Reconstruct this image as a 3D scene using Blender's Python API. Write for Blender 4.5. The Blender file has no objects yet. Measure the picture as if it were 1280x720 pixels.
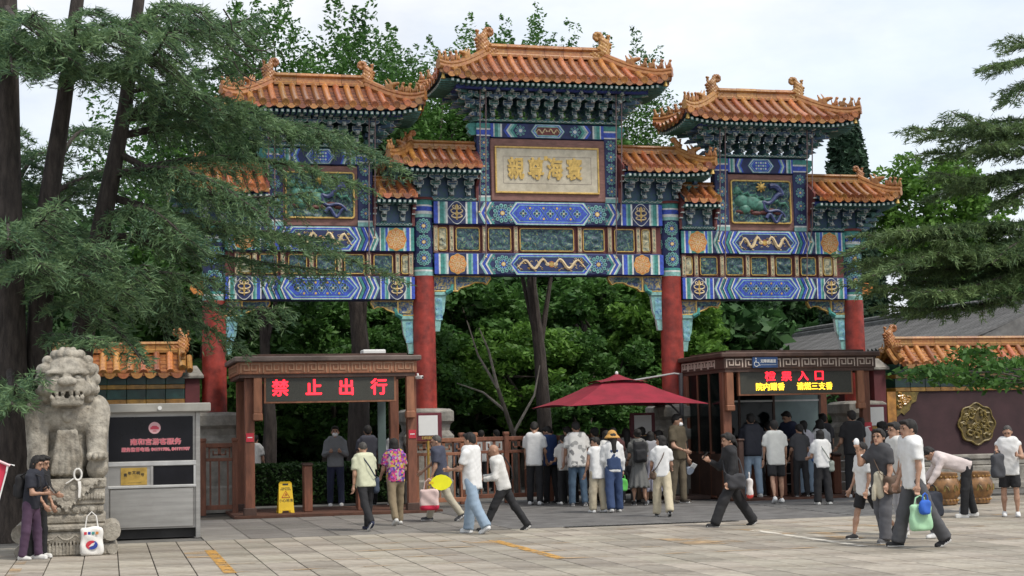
import bpy, math, random
import numpy as np
from mathutils import Vector, Matrix
R = math.radians
SC = bpy.context.scene
COL = SC.collection
random.seed(7)
RNG = np.random.default_rng(11)

# ------------------------------------------------------------------ camera
YAW, PITCH, ROLL, FPX = .2511, .0887, -.0213, 1976.55
CAM = Vector((-10.29, -36.5, 1.7287))
FWD = Vector((math.sin(YAW)*math.cos(PITCH), math.cos(YAW)*math.cos(PITCH), math.sin(PITCH)))
RT0 = Vector((math.cos(YAW), -math.sin(YAW), 0)); UP0 = RT0.cross(FWD)
RT = math.cos(ROLL)*RT0 + math.sin(ROLL)*UP0
UPV = -math.sin(ROLL)*RT0 + math.cos(ROLL)*UP0
cam = bpy.data.cameras.new('camera'); camo = bpy.data.objects.new('camera', cam); COL.objects.link(camo)
M4 = Matrix((RT, UPV, -FWD)).transposed().to_4x4(); M4.translation = CAM
camo.matrix_world = M4
cam.sensor_width = 36; cam.lens = FPX/1280*36; cam.clip_start = .5; cam.clip_end = 2000
SC.camera = camo

# ------------------------------------------------------------------ light
SUN_EL, SUN_AZ = 56, 142          # azimuth: clockwise from +Y (the sun stands high, behind the camera to the right)
SKY_STRENGTH, SUN_STRENGTH, EXPOSURE = .13, 1.5, 1.02
w = bpy.data.worlds.new('World'); SC.world = w; w.use_nodes = True
nt = w.node_tree; nt.nodes.clear()
def N(t, **k):
    n = nt.nodes.new(t)
    for a, b in k.items():
        if a in n.inputs: n.inputs[a].default_value = b
        else: setattr(n, a, b)
    return n
sky = N('ShaderNodeTexSky', sky_type='NISHITA', sun_disc=False, sun_elevation=R(SUN_EL), sun_rotation=R(SUN_AZ), air_density=1.2, dust_density=2.0, ozone_density=1.0)
tc = N('ShaderNodeTexCoord')
mp = N('ShaderNodeMapping'); mp.inputs['Scale'].default_value = (1, 1, 2.4)
n1 = N('ShaderNodeTexNoise', Scale=2.6, Detail=7.0, Roughness=.55, Distortion=.4)
rp = N('ShaderNodeValToRGB'); rp.color_ramp.elements[0].position = .34; rp.color_ramp.elements[1].position = .60
rp.color_ramp.elements[0].color = (.72, .72, .72, 1)
n2 = N('ShaderNodeTexNoise', Scale=5.0, Detail=6.0, Roughness=.6)
cr = N('ShaderNodeValToRGB'); cr.color_ramp.elements[0].position = .3; cr.color_ramp.elements[1].position = .75
cr.color_ramp.elements[0].color = (2.85, 3.08, 3.45, 1); cr.color_ramp.elements[1].color = (4.25, 4.3, 4.35, 1)
mx = N('ShaderNodeMixRGB'); bg = N('ShaderNodeBackground', Strength=SKY_STRENGTH); out = N('ShaderNodeOutputWorld')
L = nt.links.new
L(tc.outputs['Generated'], mp.inputs['Vector']); L(mp.outputs[0], n1.inputs['Vector']); L(mp.outputs[0], n2.inputs['Vector'])
L(n1.outputs['Fac'], rp.inputs['Fac']); L(n2.outputs['Fac'], cr.inputs['Fac'])
L(rp.outputs['Color'], mx.inputs['Fac']); L(sky.outputs['Color'], mx.inputs['Color1']); L(cr.outputs['Color'], mx.inputs['Color2'])
L(mx.outputs['Color'], bg.inputs['Color']); L(bg.outputs[0], out.inputs['Surface'])
sl = bpy.data.lights.new('sun', 'SUN'); sl.energy = SUN_STRENGTH; sl.angle = R(12); sl.color = (1, .94, .85)
so = bpy.data.objects.new('sun', sl); COL.objects.link(so)
sd = Vector((math.sin(R(SUN_AZ))*math.cos(R(SUN_EL)), math.cos(R(SUN_AZ))*math.cos(R(SUN_EL)), math.sin(R(SUN_EL))))
so.rotation_euler = sd.to_track_quat('Z', 'Y').to_euler(); so.location = (0, -20, 30)
vs = SC.view_settings; vs.view_transform = 'Standard'; vs.look = 'None'; vs.exposure = EXPOSURE; vs.gamma = 1

# ------------------------------------------------------------------ materials
def lin(h):
    if not isinstance(h, str): return tuple(h)
    h = h.lstrip('#'); c = [int(h[i:i+2], 16)/255 for i in (0, 2, 4)]
    return tuple(x/12.92 if x <= .04045 else ((x+.055)/1.055)**2.4 for x in c)
MATS = {}
def mat(name, col, rough=.7, var=.15, scale=6., col2=None, bump=0., bscale=None, metal=0., rand=0., dirt=0., emit=None, spec=.5, detail=5., coord='Object', stretch=None, coat=0.):
    """plain procedural surface: noise between the colour and a darker / second colour, optional per-object variation and bump"""
    if name in MATS: return MATS[name]
    m = bpy.data.materials.new(name); m.use_nodes = True; t = m.node_tree; b = t.nodes['Principled BSDF']
    c = lin(col); c2 = lin(col2) if col2 else tuple(x*(1-var*1.6) for x in c); c1 = c if col2 else tuple(min(1, x*(1+var)) for x in c)
    co = t.nodes.new('ShaderNodeTexCoord'); src = co.outputs[coord]
    if stretch:
        mpn = t.nodes.new('ShaderNodeMapping'); mpn.inputs['Scale'].default_value = stretch; t.links.new(src, mpn.inputs[0]); src = mpn.outputs[0]
    no = t.nodes.new('ShaderNodeTexNoise'); no.inputs['Scale'].default_value = scale; no.inputs['Detail'].default_value = detail; no.inputs['Roughness'].default_value = .62
    t.links.new(src, no.inputs['Vector'])
    ra = t.nodes.new('ShaderNodeValToRGB'); ra.color_ramp.elements[0].position = .33; ra.color_ramp.elements[1].position = .67
    ra.color_ramp.elements[0].color = (*c2, 1); ra.color_ramp.elements[1].color = (*c1, 1)
    t.links.new(no.outputs['Fac'], ra.inputs['Fac']); last = ra.outputs['Color']
    if rand:
        oi = t.nodes.new('ShaderNodeObjectInfo'); hs = t.nodes.new('ShaderNodeHueSaturation')
        ma = t.nodes.new('ShaderNodeMapRange'); ma.inputs['To Min'].default_value = 1-rand; ma.inputs['To Max'].default_value = 1+rand
        mh = t.nodes.new('ShaderNodeMapRange'); mh.inputs['To Min'].default_value = .5-rand*.045; mh.inputs['To Max'].default_value = .5+rand*.045
        mul = t.nodes.new('ShaderNodeMath'); mul.operation = 'MULTIPLY'; mul.inputs[1].default_value = 7.31; fr = t.nodes.new('ShaderNodeMath'); fr.operation = 'FRACT'
        t.links.new(oi.outputs['Random'], ma.inputs[0]); t.links.new(oi.outputs['Random'], mul.inputs[0]); t.links.new(mul.outputs[0], fr.inputs[0]); t.links.new(fr.outputs[0], mh.inputs[0])
        t.links.new(ma.outputs[0], hs.inputs['Value']); t.links.new(mh.outputs[0], hs.inputs['Hue']); t.links.new(last, hs.inputs['Color']); last = hs.outputs['Color']
    if dirt:
        n3 = t.nodes.new('ShaderNodeTexNoise'); n3.inputs['Scale'].default_value = scale*.35; n3.inputs['Detail'].default_value = 8; n3.inputs['Roughness'].default_value = .7
        t.links.new(co.outputs[coord], n3.inputs['Vector'])
        r3 = t.nodes.new('ShaderNodeValToRGB'); r3.color_ramp.elements[0].position = .46; r3.color_ramp.elements[1].position = .68
        mm = t.nodes.new('ShaderNodeMixRGB'); mm.blend_type = 'MULTIPLY'; mm.inputs['Color2'].default_value = (.45, .41, .36, 1)
        mf = t.nodes.new('ShaderNodeMath'); mf.operation = 'MULTIPLY'; mf.inputs[1].default_value = dirt
        t.links.new(n3.outputs['Fac'], r3.inputs['Fac']); t.links.new(r3.outputs['Color'], mf.inputs[0]); t.links.new(mf.outputs[0], mm.inputs['Fac']); t.links.new(last, mm.inputs['Color1']); last = mm.outputs['Color']
    t.links.new(last, b.inputs['Base Color'])
    b.inputs['Roughness'].default_value = rough; b.inputs['Metallic'].default_value = metal; b.inputs['Specular IOR Level'].default_value = spec
    if coat: b.inputs['Coat Weight'].default_value = coat; b.inputs['Coat Roughness'].default_value = .15
    if bump:
        bn = t.nodes.new('ShaderNodeTexNoise'); bn.inputs['Scale'].default_value = bscale or scale*4; bn.inputs['Detail'].default_value = 6
        t.links.new(src, bn.inputs['Vector'])
        bu = t.nodes.new('ShaderNodeBump'); bu.inputs['Strength'].default_value = min(1, bump); bu.inputs['Distance'].default_value = .02
        t.links.new(bn.outputs['Fac'], bu.inputs['Height']); t.links.new(bu.outputs[0], b.inputs['Normal'])
    if emit: b.inputs['Emission Color'].default_value = (*lin(emit[0]), 1); b.inputs['Emission Strength'].default_value = emit[1]
    MATS[name] = m; return m
def leafmat(name, c1, c2, trans=.3, scale=.9):
    if name in MATS: return MATS[name]
    m = bpy.data.materials.new(name); m.use_nodes = True; t = m.node_tree; t.nodes.clear()
    o = t.nodes.new('ShaderNodeOutputMaterial'); d = t.nodes.new('ShaderNodeBsdfPrincipled'); d.inputs['Roughness'].default_value = .55; d.inputs['Specular IOR Level'].default_value = .3
    tr = t.nodes.new('ShaderNodeBsdfTranslucent'); mi = t.nodes.new('ShaderNodeMixShader'); mi.inputs[0].default_value = trans
    co = t.nodes.new('ShaderNodeTexCoord'); a = t.nodes.new('ShaderNodeTexNoise'); a.inputs['Scale'].default_value = scale; a.inputs['Detail'].default_value = 3
    f = t.nodes.new('ShaderNodeTexWhiteNoise'); g = t.nodes.new('ShaderNodeNewGeometry')
    ad = t.nodes.new('ShaderNodeMath'); ad.operation = 'MULTIPLY_ADD'; ad.inputs[1].default_value = .45
    t.links.new(co.outputs['Object'], a.inputs['Vector']); t.links.new(g.outputs['Random Per Island'], ad.inputs[0]); t.links.new(a.outputs['Fac'], ad.inputs[2])
    ra = t.nodes.new('ShaderNodeValToRGB'); ra.color_ramp.elements[0].position = .38; ra.color_ramp.elements[1].position = 1.0
    ra.color_ramp.elements[0].color = (*c2, 1); ra.color_ramp.elements[1].color = (*c1, 1)
    t.nodes.remove(f)
    t.links.new(ad.outputs[0], ra.inputs['Fac']); t.links.new(ra.outputs['Color'], d.inputs['Base Color']); t.links.new(ra.outputs['Color'], tr.inputs['Color'])
    t.links.new(d.outputs[0], mi.inputs[1]); t.links.new(tr.outputs[0], mi.inputs[2]); t.links.new(mi.outputs[0], o.inputs['Surface'])
    MATS[name] = m; return m
def glassmat(name, col, rough=.05, alpha=.35):
    if name in MATS: return MATS[name]
    m = bpy.data.materials.new(name); m.use_nodes = True; t = m.node_tree; t.nodes.clear()
    o = t.nodes.new('ShaderNodeOutputMaterial'); tr = t.nodes.new('ShaderNodeBsdfTransparent'); tr.inputs[0].default_value = (*col, 1)
    gl = t.nodes.new('ShaderNodeBsdfPrincipled'); gl.inputs['Base Color'].default_value = (.01, .015, .016, 1); gl.inputs['Roughness'].default_value = rough
    mi = t.nodes.new('ShaderNodeMixShader'); mi.inputs[0].default_value = alpha
    t.links.new(tr.outputs[0], mi.inputs[1]); t.links.new(gl.outputs[0], mi.inputs[2]); t.links.new(mi.outputs[0], o.inputs['Surface'])
    MATS[name] = m; return m

# ------------------------------------------------------------------ mesh builder
class MB:
    def __init__(s, mats=None): s.v = []; s.f = []; s.m = []; s.mats = list(mats) if mats else []; s.T = None; s.map = None
    def mi(s, m):
        if m is None: return 0
        if m not in s.mats: s.mats.append(m)
        return s.mats.index(m)
    def add(s, vs, fs, m=None):
        b = len(s.v); k = s.mi(m)
        for p in vs:
            p = Vector(p)
            if s.map: p = Vector(s.map(p))
            if s.T is not None: p = s.T @ p
            s.v.append(tuple(p))
        for f in fs: s.f.append(tuple(b+i for i in f)); s.m.append(k)
        return s
    def box(s, x0, x1, y0, y1, z0, z1, m=None, bev=0.):
        if bev > 0:
            b = min(bev, (x1-x0)*.45, (y1-y0)*.45, (z1-z0)*.45); vs = []; idx = {}
            for i, X in enumerate((x0, x1)):
                for j, Y in enumerate((y0, y1)):
                    for k, Z in enumerate((z0, z1)):
                        dx, dy, dz = (b if i == 0 else -b), (b if j == 0 else -b), (b if k == 0 else -b)
                        for a, p in enumerate(((X, Y+dy, Z+dz), (X+dx, Y, Z+dz), (X+dx, Y+dy, Z))): idx[i, j, k, a] = len(vs); vs.append(p)
            g = lambda i, j, k, a: idx[i, j, k, a]
            fs = []
            for i in (0, 1):
                q = [g(i, 0, 0, 0), g(i, 0, 1, 0), g(i, 1, 1, 0), g(i, 1, 0, 0)]; fs.append(q if i == 0 else q[::-1])
                q = [g(0, i, 0, 1), g(1, i, 0, 1), g(1, i, 1, 1), g(0, i, 1, 1)]; fs.append(q if i == 0 else q[::-1])
                q = [g(0, 0, i, 2), g(0, 1, i, 2), g(1, 1, i, 2), g(1, 0, i, 2)]; fs.append(q if i == 0 else q[::-1])
            for i in (0, 1):
                for j in (0, 1):
                    q = [g(i, j, 0, 0), g(i, j, 0, 1), g(i, j, 1, 1), g(i, j, 1, 0)]; fs.append(q if (i+j) % 2 == 0 else q[::-1])
                    q = [g(i, 0, j, 0), g(i, 0, j, 2), g(i, 1, j, 2), g(i, 1, j, 0)]; fs.append(q[::-1] if (i+j) % 2 == 0 else q)
                    q = [g(0, i, j, 1), g(0, i, j, 2), g(1, i, j, 2), g(1, i, j, 1)]; fs.append(q if (i+j) % 2 == 0 else q[::-1])
                    for k in (0, 1):
                        q = [g(i, j, k, 0), g(i, j, k, 1), g(i, j, k, 2)]; fs.append(q[::-1] if (i+j+k) % 2 == 0 else q)
            return s.add(vs, fs, m)
        vs = [(x, y, z) for x in (x0, x1) for y in (y0, y1) for z in (z0, z1)]
        return s.add(vs, [(0, 1, 3, 2), (4, 6, 7, 5), (0, 4, 5, 1), (2, 3, 7, 6), (0, 2, 6, 4), (1, 5, 7, 3)], m)
    def poly(s, pts, m=None): return s.add(pts, [tuple(range(len(pts)))], m)
    def prism(s, pts2, y0, y1, m=None, side=None, plane='xz', flip=False):
        """outline in (x,z) (or another plane) extruded from y0 to y1"""
        def P(a, b, c): return {'xz': (a, c, b), 'xy': (a, b, c), 'yz': (c, a, b)}[plane]
        n = len(pts2); vs = [P(a, b, y0) for a, b in pts2]+[P(a, b, y1) for a, b in pts2]
        s.add(vs, [tuple(range(n)), tuple(range(2*n-1, n-1, -1))], m)
        s.add(vs, [(i, n+i, n+(i+1) % n, (i+1) % n) for i in range(n)], side or m); return s
    def tube(s, path, rad, n=8, m=None, caps=True, flat=1., up=(0, 0, 1)):
        path = [Vector(p) for p in path]; k = len(path)
        rads = rad if hasattr(rad, '__len__') else [rad]*k
        vs = []; prev = None
        for i, p in enumerate(path):
            d = (path[min(i+1, k-1)]-path[max(i-1, 0)]); d = d.normalized() if d.length > 1e-9 else Vector((0, 0, 1))
            if prev is None:
                u = Vector(up); a = d.cross(u)
                if a.length < 1e-3: a = d.cross(Vector((1, 0, 0)))
                a.normalize()
            else:
                a = prev-d*prev.dot(d); a = a.normalized() if a.length > 1e-6 else prev
            prev = a; b = d.cross(a)
            for j in range(n):
                t = 2*math.pi*j/n; vs.append(p+(a*math.cos(t)+b*math.sin(t)*flat)*rads[i])
        fs = [(i*n+j, i*n+(j+1) % n, (i+1)*n+(j+1) % n, (i+1)*n+j) for i in range(k-1) for j in range(n)]
        if caps: fs += [tuple(range(n))[::-1], tuple((k-1)*n+j for j in range(n))]
        return s.add(vs, fs, m)
    def lathe(s, prof, n=24, m=None, c=(0, 0, 0), caps=True):
        vs = [(c[0]+r*math.cos(2*math.pi*j/n), c[1]+r*math.sin(2*math.pi*j/n), c[2]+z) for r, z in prof for j in range(n)]
        k = len(prof); fs = [(i*n+j, i*n+(j+1) % n, (i+1)*n+(j+1) % n, (i+1)*n+j) for i in range(k-1) for j in range(n)]
        if caps: fs += [tuple(range(n))[::-1], tuple((k-1)*n+j for j in range(n))]
        return s.add(vs, fs, m)
    def ball(s, c, r, n=8, m=None, k=6):
        r = r if hasattr(r, '__len__') else (r, r, r); vs = [(c[0], c[1], c[2]-r[2])]
        for i in range(1, k):
            t = math.pi*i/k
            for j in range(n): a = 2*math.pi*j/n; vs.append((c[0]+r[0]*math.sin(t)*math.cos(a), c[1]+r[1]*math.sin(t)*math.sin(a), c[2]-r[2]*math.cos(t)))
        vs.append((c[0], c[1], c[2]+r[2])); e = len(vs)-1
        fs = [(0, 1+(j+1) % n, 1+j) for j in range(n)]
        for i in range(k-2): fs += [(1+i*n+j, 1+i*n+(j+1) % n, 1+(i+1)*n+(j+1) % n, 1+(i+1)*n+j) for j in range(n)]
        fs += [(e, 1+(k-2)*n+j, 1+(k-2)*n+(j+1) % n) for j in range(n)]
        return s.add(vs, fs, m)
    def mesh(s, name, smooth=False):
        me = bpy.data.meshes.new(name); me.from_pydata(s.v, [], s.f)
        for m in s.mats: me.materials.append(m)
        if len(s.mats) > 1: me.polygons.foreach_set('material_index', s.m)
        if smooth: me.polygons.foreach_set('use_smooth', [True]*len(s.f)); sharp(me)
        me.update(); return me
    def build(s, name, parent=None, smooth=False): return link(name, s.mesh(name, smooth), parent)
def sharp(me, ang=40):
    try: me.set_sharp_from_angle(angle=R(ang))
    except Exception: pass
def link(name, data, parent=None, loc=None, rot=None, scl=None):
    o = bpy.data.objects.new(name, data); COL.objects.link(o)
    if parent is not None: o.parent = parent
    if loc is not None: o.location = loc
    if rot is not None: o.rotation_euler = rot
    if scl is not None: o.scale = scl
    return o
def tag(o, label=None, cat=None, group=None, kind=None):
    for k, v in (('label', label), ('category', cat), ('group', group), ('kind', kind)):
        if v: o[k] = v
    return o
def thing(name, label, cat, loc=(0, 0, 0), rz=0, group=None):
    return tag(link(name, None, None, loc, (0, 0, R(rz))), label, cat, group)
def npmesh(name, V, F, mats, smooth=False, mi=None):
    """mesh from numpy arrays, F is (n,4) or (n,3)"""
    me = bpy.data.meshes.new(name); k = F.shape[1]; n = len(F)
    me.vertices.add(len(V)); me.vertices.foreach_set('co', np.ascontiguousarray(V, np.float32).ravel())
    me.loops.add(n*k); me.loops.foreach_set('vertex_index', np.ascontiguousarray(F, np.int32).ravel())
    me.polygons.add(n); me.polygons.foreach_set('loop_start', np.arange(0, n*k, k, dtype=np.int32)); me.polygons.foreach_set('loop_total', np.full(n, k, np.int32))
    for m in mats: me.materials.append(m)
    if mi is not None: me.polygons.foreach_set('material_index', np.ascontiguousarray(mi, np.int32))
    if smooth: me.polygons.foreach_set('use_smooth', np.ones(n, bool))
    me.update(calc_edges=True); me.validate(); return me
def text_mesh(body, size, m, bold=0., depth=.004, align='CENTER'):
    if bold:
        base = text_mesh(body, size, m, 0, depth, align); n = len(base.vertices); co = np.empty(n*3, np.float32); base.vertices.foreach_get('co', co); co = co.reshape(-1, 3)
        fs = [tuple(p.vertices) for p in base.polygons]; V = []; F = []
        for k, (dx, dy) in enumerate(((1, .6), (-1, .6), (0, -1))):
            V += [(a+dx*bold, b+dy*bold, c-.0009*k) for a, b, c in co.tolist()]; F += [tuple(i+n*k for i in f) for f in fs]
        bpy.data.meshes.remove(base); me = bpy.data.meshes.new('lettering'); me.from_pydata(V, [], F); me.materials.append(m); return me
    c = bpy.data.curves.new('t', 'FONT'); c.body = body; c.size = size; c.extrude = depth; c.offset = bold; c.align_x = align; c.align_y = 'CENTER'; c.resolution_u = 3
    o = bpy.data.objects.new('t', c); COL.objects.link(o)
    me = bpy.data.meshes.new_from_object(o.evaluated_get(bpy.context.evaluated_depsgraph_get()))
    bpy.data.objects.remove(o); me.materials.clear(); me.materials.append(m); return me
FRONT = (R(90), 0, 0)              # turns flat lettering upright, facing the street (-Y)

# ------------------------------------------------------------------ signed-distance sculpting (smooth union + surface nets)
def _cone(P, a, b, ra, rb):
    a = np.array(a, float); b = np.array(b, float); ba = b-a; L2 = max(ba@ba, 1e-9)
    t = np.clip(((P-a)@ba)/L2, 0, 1)
    return np.linalg.norm(P-a-t[..., None]*ba, axis=-1)-(ra+(rb-ra)*t)
def _ell(P, c, r, rot=None):
    q = P-np.array(c, float)
    if rot is not None: q = q@np.array(rot)
    r = np.array(r, float); k0 = np.linalg.norm(q/r, axis=-1); k1 = np.linalg.norm(q/(r*r), axis=-1)
    return k0*(k0-1)/np.maximum(k1, 1e-6)
def _box(P, c, h, r=.0, rot=None):
    q = P-np.array(c, float)
    if rot is not None: q = q@np.array(rot)
    q = np.abs(q)-(np.array(h, float)-r)
    return np.linalg.norm(np.maximum(q, 0), axis=-1)+np.minimum(q.max(-1), 0)-r
def bbox(q):
    if q[0] == 'c': a, b, ra, rb = [np.array(v, float) for v in q[1:5]]; return np.minimum(a-ra, b-rb), np.maximum(a+ra, b+rb)
    o = q[-1] if isinstance(q[-1], dict) else {}; r = np.full(3, np.linalg.norm(q[2])) if o.get('rot') is not None else np.array(q[2], float); return np.array(q[1])-r, np.array(q[1])+r
def sdf(P, prims, k, lo, h):
    D = np.full(P.shape[:3], 9.); I = np.zeros(P.shape[:3], int)
    for q in prims:
        o = q[-1] if isinstance(q[-1], dict) else {}; kk = o.get('k', k); i = o.get('m', 0)
        a, b = bbox(q); a = np.maximum(0, np.floor((a-kk-3*h-lo)/h)).astype(int); b = np.ceil((b+kk+3*h-lo)/h).astype(int)+1; sl = tuple(slice(x, max(x, y)) for x, y in zip(a, b))
        p = P[sl]
        if 0 in p.shape: continue
        t = q[0]; d = _cone(p, *q[1:5]) if t == 'c' else _ell(p, *q[1:3], o.get('rot')) if t == 'e' else _box(p, *q[1:4], o.get('rot'))
        for pt, nn in o.get('clip', ()): d = np.maximum(d, (p-np.array(pt, float))@np.array(nn, float))
        E = D[sl]
        if o.get('cut'): g = np.clip(.5-.5*(d+E)/kk, 0, 1); D[sl] = E*(1-g)-d*g+kk*g*(1-g); continue
        I[sl] = np.where(d < E, i, I[sl]); g = np.clip(.5+.5*(E-d)/kk, 0, 1); D[sl] = d*g+E*(1-g)-kk*g*(1-g)
    return D, I
def sculpt(prims, h, k=.03, noise=None, pad=2, clip=()):
    lo = np.full(3, 1e9); hi = -lo
    for q in prims:
        if isinstance(q[-1], dict) and q[-1].get('cut'): continue
        if q[0] == 'c':
            for p, r in ((q[1], q[3]), (q[2], q[4])): lo = np.minimum(lo, np.array(p)-r); hi = np.maximum(hi, np.array(p)+r)
        else:
            r = np.linalg.norm(q[2]) if isinstance(q[-1], dict) and q[-1].get('rot') is not None else np.array(q[2]); lo = np.minimum(lo, np.array(q[1])-r); hi = np.maximum(hi, np.array(q[1])+r)
    lo = lo-pad*h-k*.3; n = np.ceil((hi+pad*h+k*.3-lo)/h).astype(int)+1
    ax = [lo[i]+h*np.arange(n[i]) for i in range(3)]
    P = np.stack(np.meshgrid(*ax, indexing='ij'), -1)
    D, I = sdf(P, prims, k, lo, h)
    if noise is not None: D = D+noise(P)
    for pt, nn in clip: D = np.maximum(D, (P-np.array(pt, float))@np.array(nn, float))
    S = D < 0; nx, ny, nz = n
    c = np.zeros((nx-1, ny-1, nz-1, 3)); cnt = np.zeros((nx-1, ny-1, nz-1))
    cells = lambda a, i, j, l: a[i:nx-1+i, j:ny-1+j, l:nz-1+l]
    for a in range(3):
        o = [(0, 0), (0, 1), (1, 0), (1, 1)]
        for u, v in o:
            p0 = [u, v]; p0.insert(a, 0); p1 = [u, v]; p1.insert(a, 1)
            d0 = cells(D, *p0); d1 = cells(D, *p1); x = (d0 < 0) != (d1 < 0)
            t = np.where(x, d0/np.where(x, d0-d1, 1), 0)
            for b in range(3): c[..., b] += np.where(x, t if b == a else p0[b], 0)
            cnt += x
    act = cnt > 0; idx = -np.ones(act.shape, int); idx[act] = np.arange(act.sum())
    base = np.stack(np.nonzero(act), -1); V = lo+h*(base+c[act]/cnt[act][:, None])
    F = []; MI = []
    for a in range(3):
        s0 = [slice(1, -1)]*3; s0[a] = slice(0, -1); s1 = list(s0); s1[a] = slice(1, None)
        A = S[tuple(s0)]; B = S[tuple(s1)]; x = A != B
        ii = np.stack(np.nonzero(x), -1)+np.array([0 if q == a else 1 for q in range(3)])
        if not len(ii): continue
        b, d = (a+1) % 3, (a+2) % 3; q = []
        for ob, od in ((-1, -1), (0, -1), (0, 0), (-1, 0)):
            j = ii.copy(); j[:, b] += ob; j[:, d] += od; q.append(idx[j[:, 0], j[:, 1], j[:, 2]])
        q = np.stack(q, -1); fl = ~A[x]; q[fl] = q[fl][:, ::-1]; F.append(q); MI.append(I[tuple(s0)][x])
    F = np.concatenate(F); MI = np.concatenate(MI); ok = (F >= 0).all(1)
    return V, F[ok], MI[ok]
def joinnp(parts):
    V = []; F = []; M = []; b = 0
    for v, f, m in parts: V.append(v); F.append(f+b); M.append(m); b += len(v)
    return np.concatenate(V), np.concatenate(F), np.concatenate(M)
# ================================================================== SETTING
def px(p):
    d = Vector(p)-CAM; z = d.dot(FWD); return 640+FPX*d.dot(RT)/z, 360-FPX*d.dot(UPV)/z, z
M_under = mat('joint dirt', '#4a453d', .95, .2, 3., bump=.4)
M_slab = mat('granite slab', (.345, .308, .252), .75, .2, 4., rand=.2, dirt=.8, bump=.25, bscale=60, coord='Object')
M_dark = mat('dark asphalt', (.135, .13, .125), .85, .25, 2.2, bump=.5, bscale=70, dirt=.3)
M_rib = mat('ribbed stone', (.22, .205, .185), .85, .25, 3., rand=.2, bump=.6, bscale=14, dirt=.4, stretch=(.5, 8, 1))
M_brick = mat('dark paver', (.12, .118, .115), .85, .3, 3., rand=.25, bump=.3)
g = MB([M_under])
xs = [-400, -60, -20, 0, 20, 60, 400]; ys = [-60, -30, -15, 0, 20, 60, 600]
g.add([(x, y, -.024) for y in ys for x in xs], [(j*7+i, j*7+i+1, (j+1)*7+i+1, (j+1)*7+i) for j in range(6) for i in range(6)], M_under)
tag(g.build('ground'), kind='structure')
pv = MB([M_dark]); pv.box(-40, 40, -60, -30, -.02, -.004, M_dark); o_ = pv.build('road'); tag(o_, kind='structure')

PX0, PS = -11.56, .4706
ROWS = [-23.0, -21.6, -20.25, -18.85, -17.5, -16.12, -14.8, -13.42, -12.05, -10.85, -9.72]
pav = link('pavement', None); tag(pav, kind='structure')
slabs = []
for k in range(-8, 48):
    x0 = PX0+k*PS; jit = 0 if k % 2 else .0
    for i in range(len(ROWS)-1): slabs.append((x0, ROWS[i], ROWS[i+1]))
    if x0 > 5.3:
        for y0 in (-9.72, -8.4, -7.1, -5.8): slabs.append((x0, y0, y0+1.3))
smesh = {}
def slab_mesh(L):
    L = round(L, 2)
    if L not in smesh:
        b = MB([M_slab]); b.box(-PS/2+.007, PS/2-.007, -L/2+.006, L/2-.006, -.022, 0, M_slab, bev=.004); smesh[L] = b.mesh('slab')
    return smesh[L]
vis = []; rest = []
for x0, y0, y1 in slabs:
    c = (x0+PS/2, (y0+y1)/2, 0); a, b, z = px(c)
    (vis if -40 < a < 1320 and b < 740 and z > 0 else rest).append((z, x0, y0, y1))
vis.sort(); rest += vis[300:]
for z, x0, y0, y1 in vis[:300]:
    o = link('slab', slab_mesh(y1-y0), pav, (x0+PS/2, (y0+y1)/2, random.uniform(-.004, .0)), (0, 0, random.uniform(-.002, .002)))
b = MB([M_slab])
for z, x0, y0, y1 in rest: b.box(x0+.007, x0+PS-.007, y0+.006, y1-.006, -.022, -.003, M_slab)
tag(b.build('slabs', pav), kind='stuff')

# worn orange parking lines
def worn(name, col, amount, sc):
    m = mat(name, col, .7, .1, 9.); t = m.node_tree; bs = t.nodes['Principled BSDF']; o = t.nodes['Material Output']
    tr = t.nodes.new('ShaderNodeBsdfTransparent'); mi = t.nodes.new('ShaderNodeMixShader'); n = t.nodes.new('ShaderNodeTexNoise'); n.inputs['Scale'].default_value = sc; n.inputs['Detail'].default_value = 6
    c = t.nodes.new('ShaderNodeTexCoord'); r = t.nodes.new('ShaderNodeValToRGB'); r.color_ramp.elements[0].position = amount; r.color_ramp.elements[1].position = amount+.16
    t.links.new(c.outputs['Object'], n.inputs['Vector']); t.links.new(n.outputs['Fac'], r.inputs['Fac']); t.links.new(r.outputs['Color'], mi.inputs[0]); t.links.new(tr.outputs[0], mi.inputs[1]); t.links.new(bs.outputs[0], mi.inputs[2]); t.links.new(mi.outputs[0], o.inputs['Surface'])
    return m
M_or1 = worn('worn orange paint', (.50, .27, .06), .36, 7.)
M_or2 = worn('faded orange paint', (.42, .29, .16), .48, 1.3)
M_wh = worn('faded white paint', (.6, .56, .48), .36, 4.)
pl = MB()
def strip(x0, x1, y0, y1, m, z=.004): pl.add([(x0, y0, z), (x1, y0, z), (x1, y1, z), (x0, y1, z)], [(0, 1, 2, 3)], m)
strip(-8.88, -8.72, -16.2, -12.05, M_or1); strip(-4.55, -4.38, -16.15, -12.3, M_or1); strip(-.2, -.05, -16.2, -12.3, M_wh); strip(-12.0, -11.88, -20, -11.9, M_wh); strip(-11.55, -11.4, -16, -12.3, M_or2)
for y, a, b2 in ((-12.05, -6.5, 6.5), (-13.42, -8.4, 4.2), (-14.8, -8.8, 3), (-16.1, -8.9, 3.5), (-10.85, -2.2, 7)):
    for x in np.arange(a, b2, .9): strip(x, x+.93, y-.03-.05*random.random(), y+.03+.05*random.random(), M_or2, .005+.001*random.random())
for i in range(9):
    x = PX0+PS*random.randint(5, 36); r_ = random.choice(range(6, 9)); strip(x+.01, x+PS-.01, ROWS[r_-1]+.02, ROWS[r_]-.02, M_or2, .0035)
tag(pl.build('parking_lines', pav), kind=None)

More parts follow.
